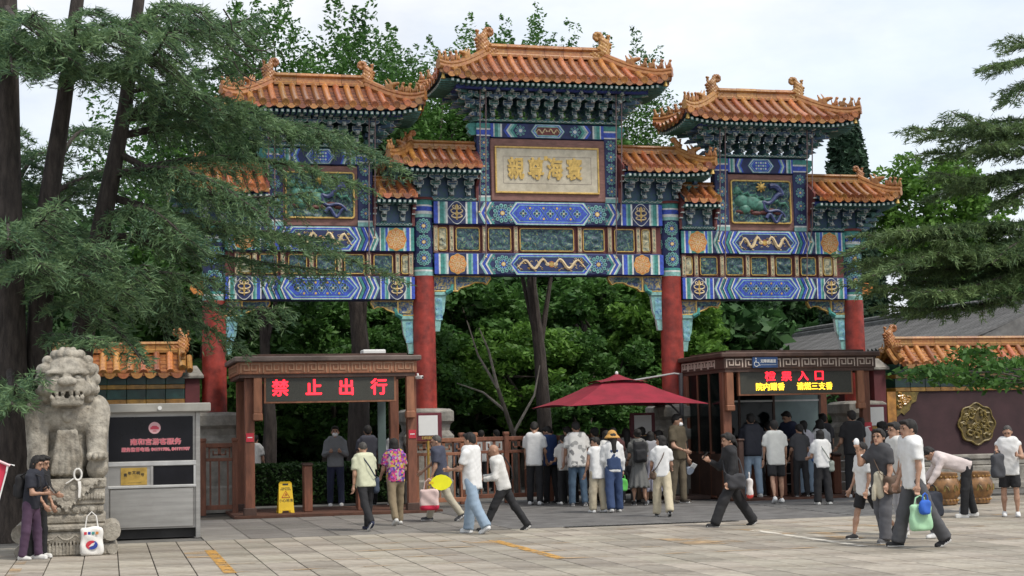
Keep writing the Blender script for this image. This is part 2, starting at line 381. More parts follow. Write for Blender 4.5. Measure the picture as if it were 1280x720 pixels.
# darker forecourt in front of the gate
fc = link('forecourt', None); tag(fc, kind='structure')
b = MB([M_dark]); b.box(-3.5, 3.05, -9.7, 1.2, -.022, -.002, M_dark); b.build('asphalt_sheet', fc)
nx_, ny_ = 7, 5; X0_, X1_, Y0_, Y1_ = -8.75, -3.5, -9.7, -3.35
for i in range(nx_):
    for j in range(ny_):
        a0, a1 = X0_+(X1_-X0_)*i/nx_, X0_+(X1_-X0_)*(i+1)/nx_; c0, c1 = Y0_+(Y1_-Y0_)*j/ny_, Y0_+(Y1_-Y0_)*(j+1)/ny_
        q = MB(); h = -.001-.004*random.random(); q.box(a0+.006, a1-.006, c0+.006, c1-.006, -.022, h-.008, M_rib)
        if i > 0:
            for r_ in range(9): yy = c0+.02+(c1-c0-.04)*r_/9; q.box(a0+.02, a1-.02, yy+.015, yy+(c1-c0)/9-.035, h-.009, h, M_rib)
        else: q.box(a0+.01, a1-.01, c0+.01, c1-.01, h-.009, h, M_rib)
        q.build('ribbed_slab', fc)
# small dark pavers on the right of the forecourt: the near rows as pieces, the rest joined
pm = MB(); pm.box(-.145, .145, -.093, .093, -.02, 0, M_brick); pmesh = pm.mesh('paver')
cnt = 0; rb = MB()
for j in range(46):
    for i in range(10):
        x = 3.2+.3*i+(.15 if j % 2 else 0); y = -9.6+.195*j
        if y > -.9: continue
        if cnt < 250: link('paver', pmesh, fc, (x, y, -.003-.003*random.random())); cnt += 1
        else: rb.box(x-.145, x+.145, y-.093, y+.093, -.022, -.004, M_brick)
tag(rb.build('pavers', fc), kind='stuff')
M_iron = mat('drain iron', '#2b2b2a', .6, .2, 8., metal=.5)
b = MB(); b.box(-2.6, .6, -9.95, -9.76, -.004, .006, M_iron)
for i in range(40): b.box(-2.58+i*.079, -2.54+i*.079, -9.93, -9.78, .006, .011, M_iron)
tag(b.build('drain_channel', fc), kind=None)
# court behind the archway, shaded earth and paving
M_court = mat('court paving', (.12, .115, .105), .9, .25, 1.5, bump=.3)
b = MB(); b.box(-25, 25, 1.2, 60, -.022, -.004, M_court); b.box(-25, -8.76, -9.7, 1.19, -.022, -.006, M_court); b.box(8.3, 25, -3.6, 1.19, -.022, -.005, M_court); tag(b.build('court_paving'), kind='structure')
# low red-brown platform the gate booths stand on
M_deck = mat('red brown platform', '#5a3a2c', .8, .25, 3., bump=.3, dirt=.4, stretch=(1, 6, 1))
for nm, x0, x1 in (('booth_platform', -7.75, -3.35), ('booth_platform', 3.3, 7.25)):
    b = MB()
    for i in range(8): b.box(x0, x1, -3.1+i*.36, -3.1+i*.36+.35, -.02, .045, M_deck, bev=.006)
    o = b.build(nm); tag(o, kind='structure')
# ================================================================== MEMORIAL ARCHWAY
M_tile = mat('amber glazed tile', (.50, .205, .055), .32, .35, 11., col2=(.27, .085, .03), rand=.4, dirt=.7, coat=.6, bump=.15)
M_tile2 = mat('ochre glazed tile', (.42, .215, .06), .40, .3, 12., col2=(.28, .10, .03), rand=.2, dirt=.5, coat=.2, bump=.3, bscale=40)
M_pan = mat('rust pan tile', (.22, .072, .028), .45, .35, 7., col2=(.10, .034, .018), dirt=.6, coat=.2, bump=.2)
M_navy = mat('navy paint', (.018, .03, .11), .6, .2, 8., dirt=.3)
M_blue = mat('cobalt paint', (.04, .09, .50), .55, .25, 14., dirt=.5)
M_purl = mat('deep blue purlin', (.022, .04, .20), .6, .25, 8., dirt=.4)
M_teal = mat('teal paint', (.055, .27, .24), .55, .25, 14., dirt=.5)
M_ltl = mat('pale turquoise paint', (.24, .48, .45), .55, .2, 14., dirt=.5)
M_white = mat('white paint line', (.64, .67, .65), .55, .15, 14., dirt=.5)
M_gold = mat('gold leaf', (.62, .42, .12), .4, .2, 14., dirt=.35, metal=.25)
M_pale = mat('pale gold paint', (.68, .54, .32), .5, .15, 14., dirt=.3)
M_orng = mat('orange paint', (.60, .22, .05), .55, .15, 12., dirt=.2)
M_red = mat('column red lacquer', (.30, .036, .024), .5, .3, 4., dirt=.55, bump=.5, bscale=9)
M_oxred = mat('oxblood board', (.17, .045, .042), .6, .2, 5., dirt=.3)
M_mauve = mat('weathered mauve board', (.23, .115, .095), .7, .18, 5., dirt=.5, stretch=(1, 1, 4))
M_bk = mat('bracket blue green', (.09, .13, .28), .6, .4, 12., col2=(.08, .17, .18))
M_bkg = mat('bracket green', (.08, .20, .18), .6, .3, 12.)
M_edge = mat('bracket pale edge', (.6, .64, .6), .6, .2, 20., dirt=.3)
M_rod = mat('iron stay', (.20, .14, .14), .6, .2, 10.)
M_stone = mat('grey limestone', (.27, .255, .225), .85, .22, 4., dirt=.55, bump=.5, bscale=18)
M_plq = mat('plaque field', (.50, .455, .35), .65, .12, 6., dirt=.35)

arch = thing('memorial_archway', 'tall painted memorial archway with red columns and amber tiled roofs over the gate', 'archway')
CX, SX = 3.09, 7.95                     # inner and outer column positions
TILE_R = .08
def smooth01(u): u = max(0, min(1, u)); return u*u*(3-2*u)

class Roof:
    def __init__(s, name, xl, xr, rl, rr, B, zr, ze, lift=.2, pitch=.255, label=None):
        s.xl, s.xr, s.rl, s.rr, s.B, s.zr, s.ze, s.lift, s.pitch = xl, xr, rl, rr, B, zr, ze, lift, pitch
        s.hl, s.hr = rl-xl > .15, xr-rr > .15
        s.H = zr-ze; s.obj = link(name, None, arch)
    def drop(s, t): return s.H*(1.34*t-.34*t*t)
    def up(s, x):
        u = 0
        if s.hl: u = max(u, 1-(x-s.xl)/1.0)
        if s.hr: u = max(u, 1-(s.xr-x)/1.0)
        return s.lift*max(0, u)**2
    def F(s, x, t, sg): return Vector((x, sg*s.B*t, s.zr-s.drop(t)+s.up(x)*t*t))
    def S(s, y, t, e):              # e=-1 left hip, +1 right hip
        x = s.rl-(s.rl-s.xl)*t if e < 0 else s.rr+(s.xr-s.rr)*t
        c = max(0, 1-(s.B-abs(y))/.8); return Vector((x, y, s.zr-s.drop(t)+s.lift*c*c*t*t))
    def t0(s, x):
        if s.hl and x < s.rl: return min(1, (s.rl-x)/(s.rl-s.xl))
        if s.hr and x > s.rr: return min(1, (x-s.rr)/(s.xr-s.rr))
        return 0
    def barrel(s, f, t0, key=None):
        p = [f(t0+(1.03-t0)*i/3) for i in range(4)]; b = MB([M_tile]); n = 7
        o = p[-1]; vs = []
        for i, q in enumerate(p):
            d = (p[min(i+1, 3)]-p[max(i-1, 0)]).normalized(); a = d.cross(Vector((0, 0, 1))).normalized(); u = a.cross(d)
            for j in range(n): th = math.pi*(-.12+1.24*j/(n-1)); vs.append(q-o+(a*math.cos(th)+u*math.sin(th))*TILE_R+u*.012)
        fs = [(i*n+j, i*n+j+1, (i+1)*n+j+1, (i+1)*n+j) for i in range(3) for j in range(n-1)]
        b.add(vs, fs, M_tile)
        # round end disc with a raised rim
        d = (p[3]-p[2]).normalized(); d = (d+Vector((0, 0, .15))).normalized(); a = d.cross(Vector((0, 0, 1))).normalized(); u = a.cross(d)
        r1 = TILE_R*1.12; vs = []
        for r_, k in ((r1, -.03), (r1, .012), (r1*.72, .014), (r1*.66, .004)):
            for j in range(9): th = 2*math.pi*j/9; vs.append(d*k+(a*math.cos(th)+u*math.sin(th))*r_+u*.012)
        fs = [(i*9+j, i*9+(j+1) % 9, (i+1)*9+(j+1) % 9, (i+1)*9+j) for i in range(3) for j in range(9)]+[tuple(27+j for j in range(9))]
        b.add(vs, fs, M_tile)
        me = b.mesh('barrel_tile', True); return me, o
    def drip(s):
        w = s.pitch*.46; b = MB([M_tile]); pts = []
        for j in range(9): u = -1+2*j/8; pts.append((u*w, -.015-.03*(1-u*u)))
        low = [(u*w, -.03-.125*math.sqrt(max(0, 1-u*u))) for u in (1, .75, .4, 0, -.4, -.75, -1)]
        vs = [(x, -.0, z) for x, z in pts]+[(x, -.02, z) for x, z in pts]
        outl = pts+low
        b.prism(outl, -.018, .0, M_tile)
        b.add([(x, 0, z) for x, z in pts]+[(x, .3, z+.12) for x, z in pts], [(i, i+1, 10+i, 9+i) for i in range(8)], M_tile)
        return b.mesh('drip_tile')
    def build(s):
        ob = s.obj
        # tile bed: stepped pan courses on every slope, plus the dark soffit below
        deck = MB(); K = 6
        def slope(f, a0, a1, ta, nseg):
            for i in range(nseg):
                u0 = a0+(a1-a0)*i/nseg; u1 = a0+(a1-a0)*(i+1)/nseg
                for k in range(K):
                    q0, q1 = k/K, (k+1)/K
                    if q1 <= min(ta(u0), ta(u1))+1e-6: continue
                    P = [f(u0, max(q0, ta(u0))), f(u1, max(q0, ta(u1))), f(u1, max(q1, ta(u1))), f(u0, max(q1, ta(u0)))]
                    P = [P[0], P[1], P[2]+Vector((0, 0, .022)), P[3]+Vector((0, 0, .022))]
                    deck.add(P, [(0, 1, 2, 3)], M_pan)
                    deck.add([P[3], P[2], P[2]-Vector((0, 0, .03)), P[3]-Vector((0, 0, .03))], [(0, 1, 2, 3)], M_pan)
                lo = [f(u0, max(.02, ta(u0))), f(u1, max(.02, ta(u1))), f(u1, .99), f(u0, .99)]
                deck.add([p-Vector((0, 0, .09)) for p in lo], [(3, 2, 1, 0)], M_bk)
                deck.add([f(u0, 1.0)-Vector((0, 0, .005)), f(u1, 1.0)-Vector((0, 0, .005)), f(u1, .99)-Vector((0, 0, .1)), f(u0, .99)-Vector((0, 0, .1))], [(0, 1, 2, 3)], M_tile)
        n = max(4, int((s.xr-s.xl)/.22))
        for sg in (-1, 1): slope(lambda x, t, sg=sg: s.F(x, t, sg), s.xl, s.xr, s.t0, n)
        for e, h in ((-1, s.hl), (1, s.hr)):
            if h: slope(lambda y, t, e=e: s.S(y, t, e), -s.B, s.B, lambda y: min(1, abs(y)/s.B), 10)
        deck.build('tile_bed', ob)
        # rows of barrel tiles and drip tiles
        cache = {}; dm = s.drip()
        nrow = int(round((s.xr-s.xl)/s.pitch)); off = (s.xr-s.xl-(nrow-1)*s.pitch)/2
        for sg in (-1, 1):
            for i in range(nrow):
                x = s.xl+off+i*s.pitch; t0 = s.t0(x)
                if t0 < .93:
                    key = (sg, round(t0, 3), round(s.up(x), 3))
                    if key not in cache: cache[key] = s.barrel(lambda t: s.F(x, t, sg), t0)
                    me, o = cache[key]; q = s.F(x, 1.03, sg); link('barrel_tile', me, ob, q)
                if i < nrow-1:
                    xm = x+s.pitch/2; q = s.F(xm, 1.0, sg); link('drip_tile', dm, ob, q+Vector((0, sg*.012, .02)), (0, 0, 0 if sg < 0 else math.pi))
        for e, h in ((-1, s.hl), (1, s.hr)):
            if not h: continue
            m_ = int(2*s.B/s.pitch)
            for i in range(m_):
                y = -s.B+s.pitch*.5+(2*s.B-s.pitch)*i/(m_-1); t0 = abs(y)/s.B
                if t0 < .93:
                    me, o = s.barrel(lambda t: s.S(y, t, e), t0); link('barrel_tile', me, ob, s.S(y, 1.03, e))
                if i < m_-1:
                    ym = y+(2*s.B-s.pitch)/(m_-1)/2; link('drip_tile', dm, ob, s.S(ym, 1.0, e)+Vector((e*.012, 0, .02)), (0, 0, -math.pi/2 if e < 0 else math.pi/2))
        # rafter ends: two rows of small square ends under the eave, too small to pick apart
        rf = MB()
        for row, (t, dz, w) in enumerate(((.96, -.195, .036), (.80, -.25, .032))):
            m_ = int((s.xr-s.xl)/.13)
            for i in range(m_+1):
                x = s.xl+.06+(s.xr-s.xl-.12)*i/m_; q = s.F(x, t, -1)+Vector((0, 0, dz))
                if s.t0(x) > t-.1: continue
                rf.box(q.x-w, q.x+w, q.y+.002, q.y+.42, q.z-w, q.z+w, M_bkg); rf.box(q.x-w*.7, q.x+w*.7, q.y-.003, q.y+.002, q.z-w*.7, q.z+w*.7, M_edge)
            for e, h in ((-1, s.hl), (1, s.hr)):
                if not h: continue
                m2 = int(2*s.B/.13)
                for i in range(m2+1):
                    y = -s.B+.08+(2*s.B-.16)*i/m2
                    if abs(y)/s.B > t-.08: continue
                    q = s.S(y, t, e)+Vector((0, 0, dz)); a, b2 = (q.x, q.x+.4) if e < 0 else (q.x-.4, q.x)
                    rf.box(a, b2, y-w, y+w, q.z-w, q.z+w, M_bkg); xx = q.x-.003 if e < 0 else q.x+.001; rf.box(xx, xx+.002, y-w*.7, y+w*.7, q.z-w*.7, q.z+w*.7, M_edge)
        tag(rf.build('rafter_ends', ob), kind='stuff')
    def ridge(s, h=.33, x0=None, x1=None):
        x0 = s.rl if x0 is None else x0; x1 = s.rr if x1 is None else x1
        n = max(2, int((x1-x0)/.46)); w = (x1-x0)/n; z = s.zr-.04
        prof = [(-.15, 0), (-.15, .05), (-.10, .07), (-.085, h*.3), (-.075, h*.62), (-.11, h*.7), (-.125, h*.78), (-.09, h*.84), (-.085, h*.9), (-.05, h*1.02), (.05, h*1.02), (.085, h*.9), (.09, h*.84), (.125, h*.78), (.11, h*.7), (.075, h*.62), (.085, h*.3), (.10, .07), (.15, .05), (.15, 0)]
        b = MB([M_tile2]); b.prism([(a, c) for a, c in prof], -w/2+.004, w/2-.004, M_tile2, plane='yz'); me = b.mesh('ridge_tile')
        for i in range(n): link('ridge_tile', me, s.obj, (x0+w*(i+.5), 0, z+random.uniform(-.004, .004)))
    def hip(s, beasts=4):
        for e, h in ((-1, s.hl), (1, s.hr)):
            if not h: continue
            for sg in (-1, 1):
                def Q(t):
                    x = s.rl-(s.rl-s.xl)*t if e < 0 else s.rr+(s.xr-s.rr)*t
                    return s.F(x, t, sg)
                P = [Q(.04+.99*i/8) for i in range(9)]
                b = MB([M_tile2])
                for hh, ww in ((.05, .10), (.10, .065), (.15, .078)):
                    b.tube([p+Vector((0, 0, hh-.01*i/8)) for i, p in enumerate(P)], [ww*(1-.18*i/8) for i in range(9)], 8, M_tile2)
                b.build('hip_ridge', s.obj, True)
                d = (P[-1]-P[-3]).normalized(); ang = math.atan2(d.y, d.x)+math.pi/2
                for k in range(beasts):
                    t = .98-k*.115; q = Q(t)+Vector((0, 0, .19)); link('ridge_figure', FIG[k % len(FIG)], s.obj, q, (0, 0, ang), (1, 1, 1) if k else (.9, .9, .9))
                q = Q(.47)+Vector((0, 0, .16)); link('ridge_beast', BEAST, s.obj, q, (0, 0, ang), (.85, .85, .85))
                link('corner_bell', BELL, s.obj, Q(.93)+Vector((0, 0, -.17)))
    def dragons(s, sc=1., ends=(-1, 1)):
        for e in ends:
            x = s.rl-.02 if e < 0 else s.rr+.02
            link('ridge_dragon', CHIWEN, s.obj, (x, 0, s.zr-.05), (0, 0, 0 if e < 0 else math.pi), (sc, sc, sc))

# ridge-end dragon: jaws biting the ridge (+X), body rising, tail curling inward
def chiwen():
    pr = [('b', (.02, 0, .13), (.2, .1, .16), .04), ('e', (.2, 0, .17), (.16, .1, .12)), ('e', (.28, 0, .27), (.12, .09, .06)), ('c', (-.08, 0, .2), (-.1, 0, .46), .17, .13), ('c', (-.1, 0, .46), (-.03, 0, .60), .13, .085)]
    c = (.07, .62); prev = None
    for i in range(11):
        a = math.pi*(1-.155*i); r_ = .105-.006*i; p = (c[0]+r_*math.cos(a), 0, c[1]+r_*math.sin(a)*1.05)
        if prev: pr.append(('c', prev, p, .07-.0025*i, .068-.0025*i))
        prev = p
    pr += [('c', (-.2, 0, .4), (-.23, 0, .64), .045, .035), ('e', (-.23, 0, .66), (.055, .055, .04)), ('c', (.1, .07, .3), (.0, .1, .44), .035, .015), ('c', (.1, -.07, .3), (.0, -.1, .44), .035, .015)]
    for i in range(5): pr.append(('e', (-.2-.015*i, 0, .12+.08*i), (.05, .08, .045)))
    for sg in (-1, 1): pr += [('e', (.22, sg*.09, .25), (.03, .025, .03)), ('e', (0, sg*.1, .32), (.06, .03, .07)), ('e', (-.05, sg*.1, .16), (.07, .03, .07))]
    pr.append(('b', (.3, 0, .12), (.1, .06, .025), .01, {'cut': 1, 'k': .01}))
    V, F, M = sculpt(pr, .014, .016, noise=lambda P: .010*np.sin(P[..., 2]*60+P[..., 0]*20)*np.sin(P[..., 0]*66))
    return npmesh('ridge_dragon', V, F, [M_tile2], True)
def figure(v):
    pr = [('e', (0, .02, .05), (.045, .07, .05)), ('c', (0, 0, .07), (0, -.03, .16), .045, .035), ('e', (0, -.05, .205), (.036, .046, .036)), ('c', (.02, -.05, .12), (.025, -.07, .0), .018, .016), ('c', (-.02, -.05, .12), (-.025, -.07, .0), .018, .016)]
    if v == 0: pr += [('c', (0, .07, .05), (0, .1, .2), .02, .012)]
    elif v == 1: pr += [('c', (0, -.03, .22), (0, .0, .275), .014, .008), ('c', (0, .06, .04), (0, .11, .12), .03, .015)]
    else: pr += [('e', (0, .06, .11), (.03, .05, .06))]
    V, F, M = sculpt(pr, .014, .012); return npmesh('ridge_figure', V, F, [M_tile2], True)
def beast():
    pr = [('b', (0, .05, .1), (.07, .13, .1), .03), ('e', (0, -.1, .17), (.07, .12, .07)), ('e', (0, -.2, .19), (.05, .06, .045)), ('c', (.04, .0, .2), (.05, .1, .36), .025, .01), ('c', (-.04, .0, .2), (-.05, .1, .36), .025, .01), ('c', (0, .12, .15), (0, .2, .32), .05, .02), ('b', (0, -.2, .13), (.05, .07, .014), .005, {'cut': 1, 'k': .01})]
    V, F, M = sculpt(pr, .017, .02); return npmesh('ridge_beast', V, F, [M_tile2], True)
CHIWEN = chiwen(); FIG = [figure(i) for i in range(3)]; BEAST = beast()
b = MB(); b.lathe([(.012, .08), (.03, .06), (.045, -.02), (.06, -.06), (.05, -.06), (.03, -.02)], 12, M_gold, caps=False); b.tube([(0, 0, .06), (0, 0, .14)], .008, 5, M_gold); BELL = b.mesh('corner_bell', True)

# ---------------- bracket sets
def bracket_set(tiers, w0, dw, h, dy, m1, m2):
    b = MB()
    def blk(x0, x1, y0, y1, z0, z1, m):
        b.box(x0, x1, y0, y1, z0, z1, m)
        e = .010; yf = y0-.002
        for q in ((x0, x1, z0, z0+e), (x0, x1, z1-e, z1), (x0, x0+e, z0+e, z1-e), (x1-e, x1, z0+e, z1-e)): b.box(q[0], q[1], yf-.004, yf, q[2], q[3], M_edge)
    for k in range(tiers):
        z = k*h; y = -k*dy; w_ = w0+dw*k; m = (m1, m2)[k % 2]
        blk(-.045, .045, y-dy*.9, .12, z+.01, z+h*.62, m2 if k % 2 == 0 else m1)          # arm stepping out
        # transverse arm with a boat-shaped underside
        out = [(-w_/2, z+h*.98), (-w_/2, z+h*.72), (-w_/2+.04, z+h*.56), (-w_*.22, z+h*.45), (w_*.22, z+h*.45), (w_/2-.04, z+h*.56), (w_/2, z+h*.72), (w_/2, z+h*.98)]
        b.prism(out, y-.06, y+.02, m)
        inn = [(a*.999, c) for a, c in out]; cxx, czz = 0, z+h*.72
        for i in range(len(out)-1):
            p, q = Vector((*out[i], 0)), Vector((*out[i+1], 0)); c = Vector((cxx, czz, 0)); f = .012
            pi, qi = p+(c-p).normalized()*.016, q+(c-q).normalized()*.016
            b.add([(p.x, y-.064, p.y), (q.x, y-.064, q.y), (qi.x, y-.064, qi.y), (pi.x, y-.064, pi.y)], [(0, 1, 2, 3)], M_edge)
        for xx in (-w_/2+.04, 0, w_/2-.04): blk(xx-.042, xx+.042, y-.075, y+.03, z+h*.98, z+h*1.32, m1 if xx == 0 else m2)
        # drooping beak
        b.prism([(y-dy*.9, z+h*.62), (y-dy*.9-.1, z+h*.1), (y-dy*.9-.075, z+h*.06), (y-dy*.6, z+.01)], -.03, .03, M_bkg if k % 2 else M_bk, side=M_edge, plane='yz')
    b.box(-.06, .06, -.08, .1, -.06, .0, m1)
    return b.mesh('bracket_set')
BS_A = bracket_set(4, .11, .115, .165, .17, M_bk, M_bkg); BS_B = bracket_set(4, .11, .115, .165, .17, M_bkg, M_bk)
BS_S = bracket_set(3, .11, .10, .15, .15, M_bk, M_bkg); BS_T = bracket_set(3, .11, .10, .15, .15, M_bkg, M_bk)

# ---------------- painted motifs (flat print on the beams, in layers a few mm apart)
def ring(b, c, r0, r1, m, y, n=24, sx=1., lobes=0, la=.0):
    vs = []
    for r_ in (r0, r1):
        for i in range(n): a = 2*math.pi*i/n; q = r_*(1+la*math.cos(lobes*a)); vs.append((c[0]+q*math.cos(a)*sx, y, c[1]+q*math.sin(a)))
    b.add(vs, [(i, n+i, n+(i+1) % n, (i+1) % n) for i in range(n)], m)
def disc(b, c, r_, m, y, n=20, sx=1., lobes=0, la=0.):
    b.poly([(c[0]+r_*(1+la*math.cos(lobes*2*math.pi*i/n))*math.cos(2*math.pi*i/n)*sx, y, c[1]+r_*(1+la*math.cos(lobes*2*math.pi*i/n))*math.sin(2*math.pi*i/n)) for i in range(n)], m)
def flower(b, c, R_, y, pet=11):
    disc(b, c, R_, M_navy, y, 28)
    for i in range(pet):
        a = 2*math.pi*i/pet; p = (c[0]+R_*.80*math.cos(a), c[1]+R_*.80*math.sin(a))
        disc(b, p, R_*.20, M_ltl, y-.003, 10); disc(b, p, R_*.13, M_teal, y-.005, 10); disc(b, p, R_*.055, M_navy, y-.007, 8)
    ring(b, c, R_*.5, R_*.56, M_ltl, y-.003)
    for i in range(8):
        a = 2*math.pi*(i+.5)/8; p = (c[0]+R_*.38*math.cos(a), c[1]+R_*.38*math.sin(a)); disc(b, p, R_*.12, M_blue, y-.003, 8); disc(b, p, R_*.06, M_ltl, y-.005, 8)
    disc(b, c, R_*.24, M_gold, y-.008, 14); disc(b, c, R_*.15, M_pale, y-.010, 12)
def medallion(b, c, R_, y, kind):
    if kind == 'orange':
        disc(b, c, R_*1.02, M_gold, y, 40, .9, 8, .05); disc(b, c, R_*.95, M_orng, y-.003, 40, .9, 8, .05)
        for k, n in ((.7, 10), (.38, 6)):
            for i in range(n):
                a = 2*math.pi*i/n+k; p = (c[0]+R_*k*math.cos(a)*.9, c[1]+R_*k*math.sin(a)); ring(b, p, R_*.10, R_*.15, M_pale, y-.006, 12); disc(b, p, R_*.05, M_gold, y-.006, 8)
        ring(b, c, R_*.50, R_*.54, M_gold, y-.005, 24, .9); ring(b, c, R_*.13, R_*.2, M_pale, y-.006, 12); disc(b, c, R_*.08, M_gold, y-.006, 8)
    else:
        disc(b, c, R_*1.04, M_white, y, 40, .85, 4, .06); disc(b, c, R_*.97, M_navy, y-.003, 40, .85, 4, .06)
        for sg in (-1, 1):
            for z0, w_, hh in ((-.1, .5, .45), (-.5, .45, .3), (.35, .34, .35)):
                pts = []
                for i in range(9): t = i/8; pts.append((c[0]+sg*R_*(.06+w_*math.sin(t*2.6)), y-.008, c[1]+R_*(z0+hh*(1-math.cos(t*3.0))/2)))
                b.tube(pts, [R_*.085*(1-.5*i/8) for i in range(9)], 5, M_pale, flat=1)
        b.tube([(c[0], y-.008, c[1]-R_*.7), (c[0], y-.008, c[1]+R_*.8)], [R_*.06, R_*.1], 5, M_gold); disc(b, (c[0], c[1]+R_*.55), R_*.2, M_pale, y-.01, 10); disc(b, (c[0], c[1]-.1*R_), R_*.2, M_gold, y-.012, 10)
def hexa(x0, x1, z0, z1, k): zc = (z0+z1)/2; return [(x0, zc), (x0+k, z0), (x1-k, z0), (x1, zc), (x1-k, z1), (x0+k, z1)]
def flat(b, pts, m, y): b.poly([(x, y, z) for x, z in pts], m)
def dragon_line(b, x0, x1, zc, h, y, m, sg=1):
    pts = []; n = 30
    for i in range(n+1):
        t = i/n; pts.append((x0+(x1-x0)*t, y, zc+h*.36*math.sin(t*10.5)*(1-.3*t)))
    b.tube(pts, [h*(.05+.07*math.sin(math.pi*min(1, t_/n*1.1+.05))) for t_ in range(n+1)], 5, m)
    e = pts[0] if sg > 0 else pts[-1]; b.ball((e[0], y, e[2]), (h*.17, .012, h*.13), 8, m)
    for i in range(4, n, 5):
        p = pts[i]; b.tube([p, (p[0]+h*.12, y, p[2]-h*.2), (p[0]+h*.2, y, p[2]-h*.17)], h*.035, 4, m)
        b.tube([p, (p[0]-h*.08, y, p[2]+h*.2)], [h*.03, h*.012], 4, m)
def paint_beam(beam, xa, xb, z0, z1, y, med, cart, flip=False, flowers=True):
    h = z1-z0; xc = (xa+xb)/2; half = (xb-xa)/2; zc = (z0+z1)/2; zl, zh = z0+.03, z1-.03
    A, B2 = (M_blue, M_teal) if not flip else (M_teal, M_blue)
    for sg in (-1, 1):
        X = lambda u: xc+sg*half*(1-u)
        def band(b, u0, u1, m, yy=y-.004): a, c = sorted((X(u0), X(u1))); flat(b, [(a, zl), (c, zl), (c, zh), (a, zh)], m, yy)
        b = MB()
        for u0, u1, m in ((.0, .035, A), (.035, .05, M_white), (.05, .085, B2), (.085, .1, M_ltl), (.1, .118, M_white), (.27, .285, M_white), (.285, .31, B2), (.31, .325, M_ltl), (.325, .36, A), (.36, .372, M_white)): band(b, u0, u1, m)
        band(b, .118, .27, M_teal if flip else M_navy)
        for k, (u, m) in enumerate(((.378, M_ltl), (.392, M_white), (.404, A), (.43, M_white), (.445, B2))):   # chevrons opening to the middle
            t = .022; k_ = .05; f = lambda uu, zz: (X(uu), zz)
            flat(b, [f(u+k_, zl), f(u, zc), f(u+k_, zh), f(u+k_+t, zh), f(u+t, zc), f(u+k_+t, zl)], m, y-.004-.0012*k)
        b.build('painted_band', beam)
        q = MB(); medallion(q, (X(.194), zc), h*.43, y-.008, med); q.build('medallion', beam)
        if flowers:
            q = MB(); flower(q, (X(.585), zc), h*.40, y-.011); q.build('flower_roundel', beam)
            q = MB()
            for dz in (zl+.1, zh-.1):
                for uu in (.5, .66): flower(q, (X(uu), dz), h*.12, y-.006, 7)
            q.build('corner_flowers', beam)
        else:
            b = MB()
            for k, (u, m) in enumerate(((.48, M_white), (.49, M_blue), (.53, M_teal), (.57, M_white), (.585, M_blue))):
                t = .03; k_ = .05; f = lambda uu, zz: (X(uu), zz)
                flat(b, [f(u+k_, zl), f(u, zc), f(u+k_, zh), f(u+k_+t, zh), f(u+t, zc), f(u+k_+t, zl)], m, y-.010-.0012*k)
            b.build('chevron', beam)
    b = MB(); w_ = half*(.365 if flowers else .40)
    for k, (d, m) in enumerate(((0, M_ltl), (.022, M_white), (.04, M_blue), (.085, M_ltl), (.105, M_blue if cart != 'dragon' else M_navy))):
        flat(b, hexa(xc-w_+d, xc+w_-d, z0+.015+d*.8, z1-.015-d*.8, h*.32), m, y-.018-.0015*k)
    yy = y-.028; W2 = w_-.2
    if cart == 'lattice':
        n = 5; st = 2*W2/n
        for i in range(n):
            cx_ = xc-W2+st*(i+.5); 
            for a in range(4): disc(b, (cx_+.055*math.cos(a*math.pi/2), zc+.055*math.sin(a*math.pi/2)), .042, M_ltl, yy, 8); disc(b, (cx_+.055*math.cos(a*math.pi/2), zc+.055*math.sin(a*math.pi/2)), .03, M_navy, yy-.002, 8)
            disc(b, (cx_, zc), .022, M_pale, yy-.003, 8)
            if i < n-1:
                for sg in (-1, 1):
                    b.tube([(cx_+st/2-.09, yy, zc+sg*h*.25), (cx_+st/2, yy, zc), (cx_+st/2+.09, yy, zc+sg*h*.25)], .008, 4, M_ltl)
                    disc(b, (cx_+st/2, zc+sg*h*.22), .03, M_gold, yy-.003, 6)
    elif cart == 'dragon':
        dragon_line(b, xc-.1, xc-W2, zc, h*.62, yy, M_pale); dragon_line(b, xc+.1, xc+W2, zc, h*.62, yy, M_pale); disc(b, (xc, zc), .05, M_gold, yy-.004, 12); ring(b, (xc, zc), .06, .075, M_orng, yy-.003, 12)
        rq = random.Random(int(xc*10)+5)
        for i in range(34): u = rq.uniform(-1, 1); a = rq.uniform(0, 6.28); q = (xc+u*W2, zc+rq.uniform(-.27, .27)*h); b.tube([(q[0]+.03*math.cos(a+k*1.4), yy, q[1]+.022*math.sin(a+k*1.4)) for k in range(4)], .0065, 4, M_gold if i % 3 else M_pale)
    else:
        ring(b, (xc, zc), .10, .12, M_white, yy, 20)
        for i in range(-2, 3):
            for j in (-1, 0, 1): disc(b, (xc+i*.085, zc+j*.075), .028, M_white if (i+j) % 2 else M_ltl, yy-.002, 6)
    b.build('cartouche', beam)

# ---------------- carved relief panels
def reliefmat(name, cols):
    if name in MATS: return MATS[name]
    m = mat(name, cols[0], .55, .2, 5.); t = m.node_tree; b = t.nodes['Principled BSDF']
    c = t.nodes.new('ShaderNodeTexCoord'); n = t.nodes.new('ShaderNodeTexNoise'); n.inputs['Scale'].default_value = 13; n.inputs['Detail'].default_value = 5; n.inputs['Distortion'].default_value = 1.4
    r = t.nodes.new('ShaderNodeValToRGB'); r.color_ramp.interpolation = 'LINEAR'; e = r.color_ramp.elements; e[0].position = .3; e[1].position = .72; e[0].color = (*cols[0], 1); e[1].color = (*cols[-1], 1)
    for i, q in enumerate(cols[1:-1]): k = e.new(.38+.10*i); k.color = (*q, 1)
    t.links.new(c.outputs['Object'], n.inputs['Vector']); t.links.new(n.outputs['Fac'], r.inputs['Fac']); t.links.new(r.outputs['Color'], b.inputs['Base Color']); return m
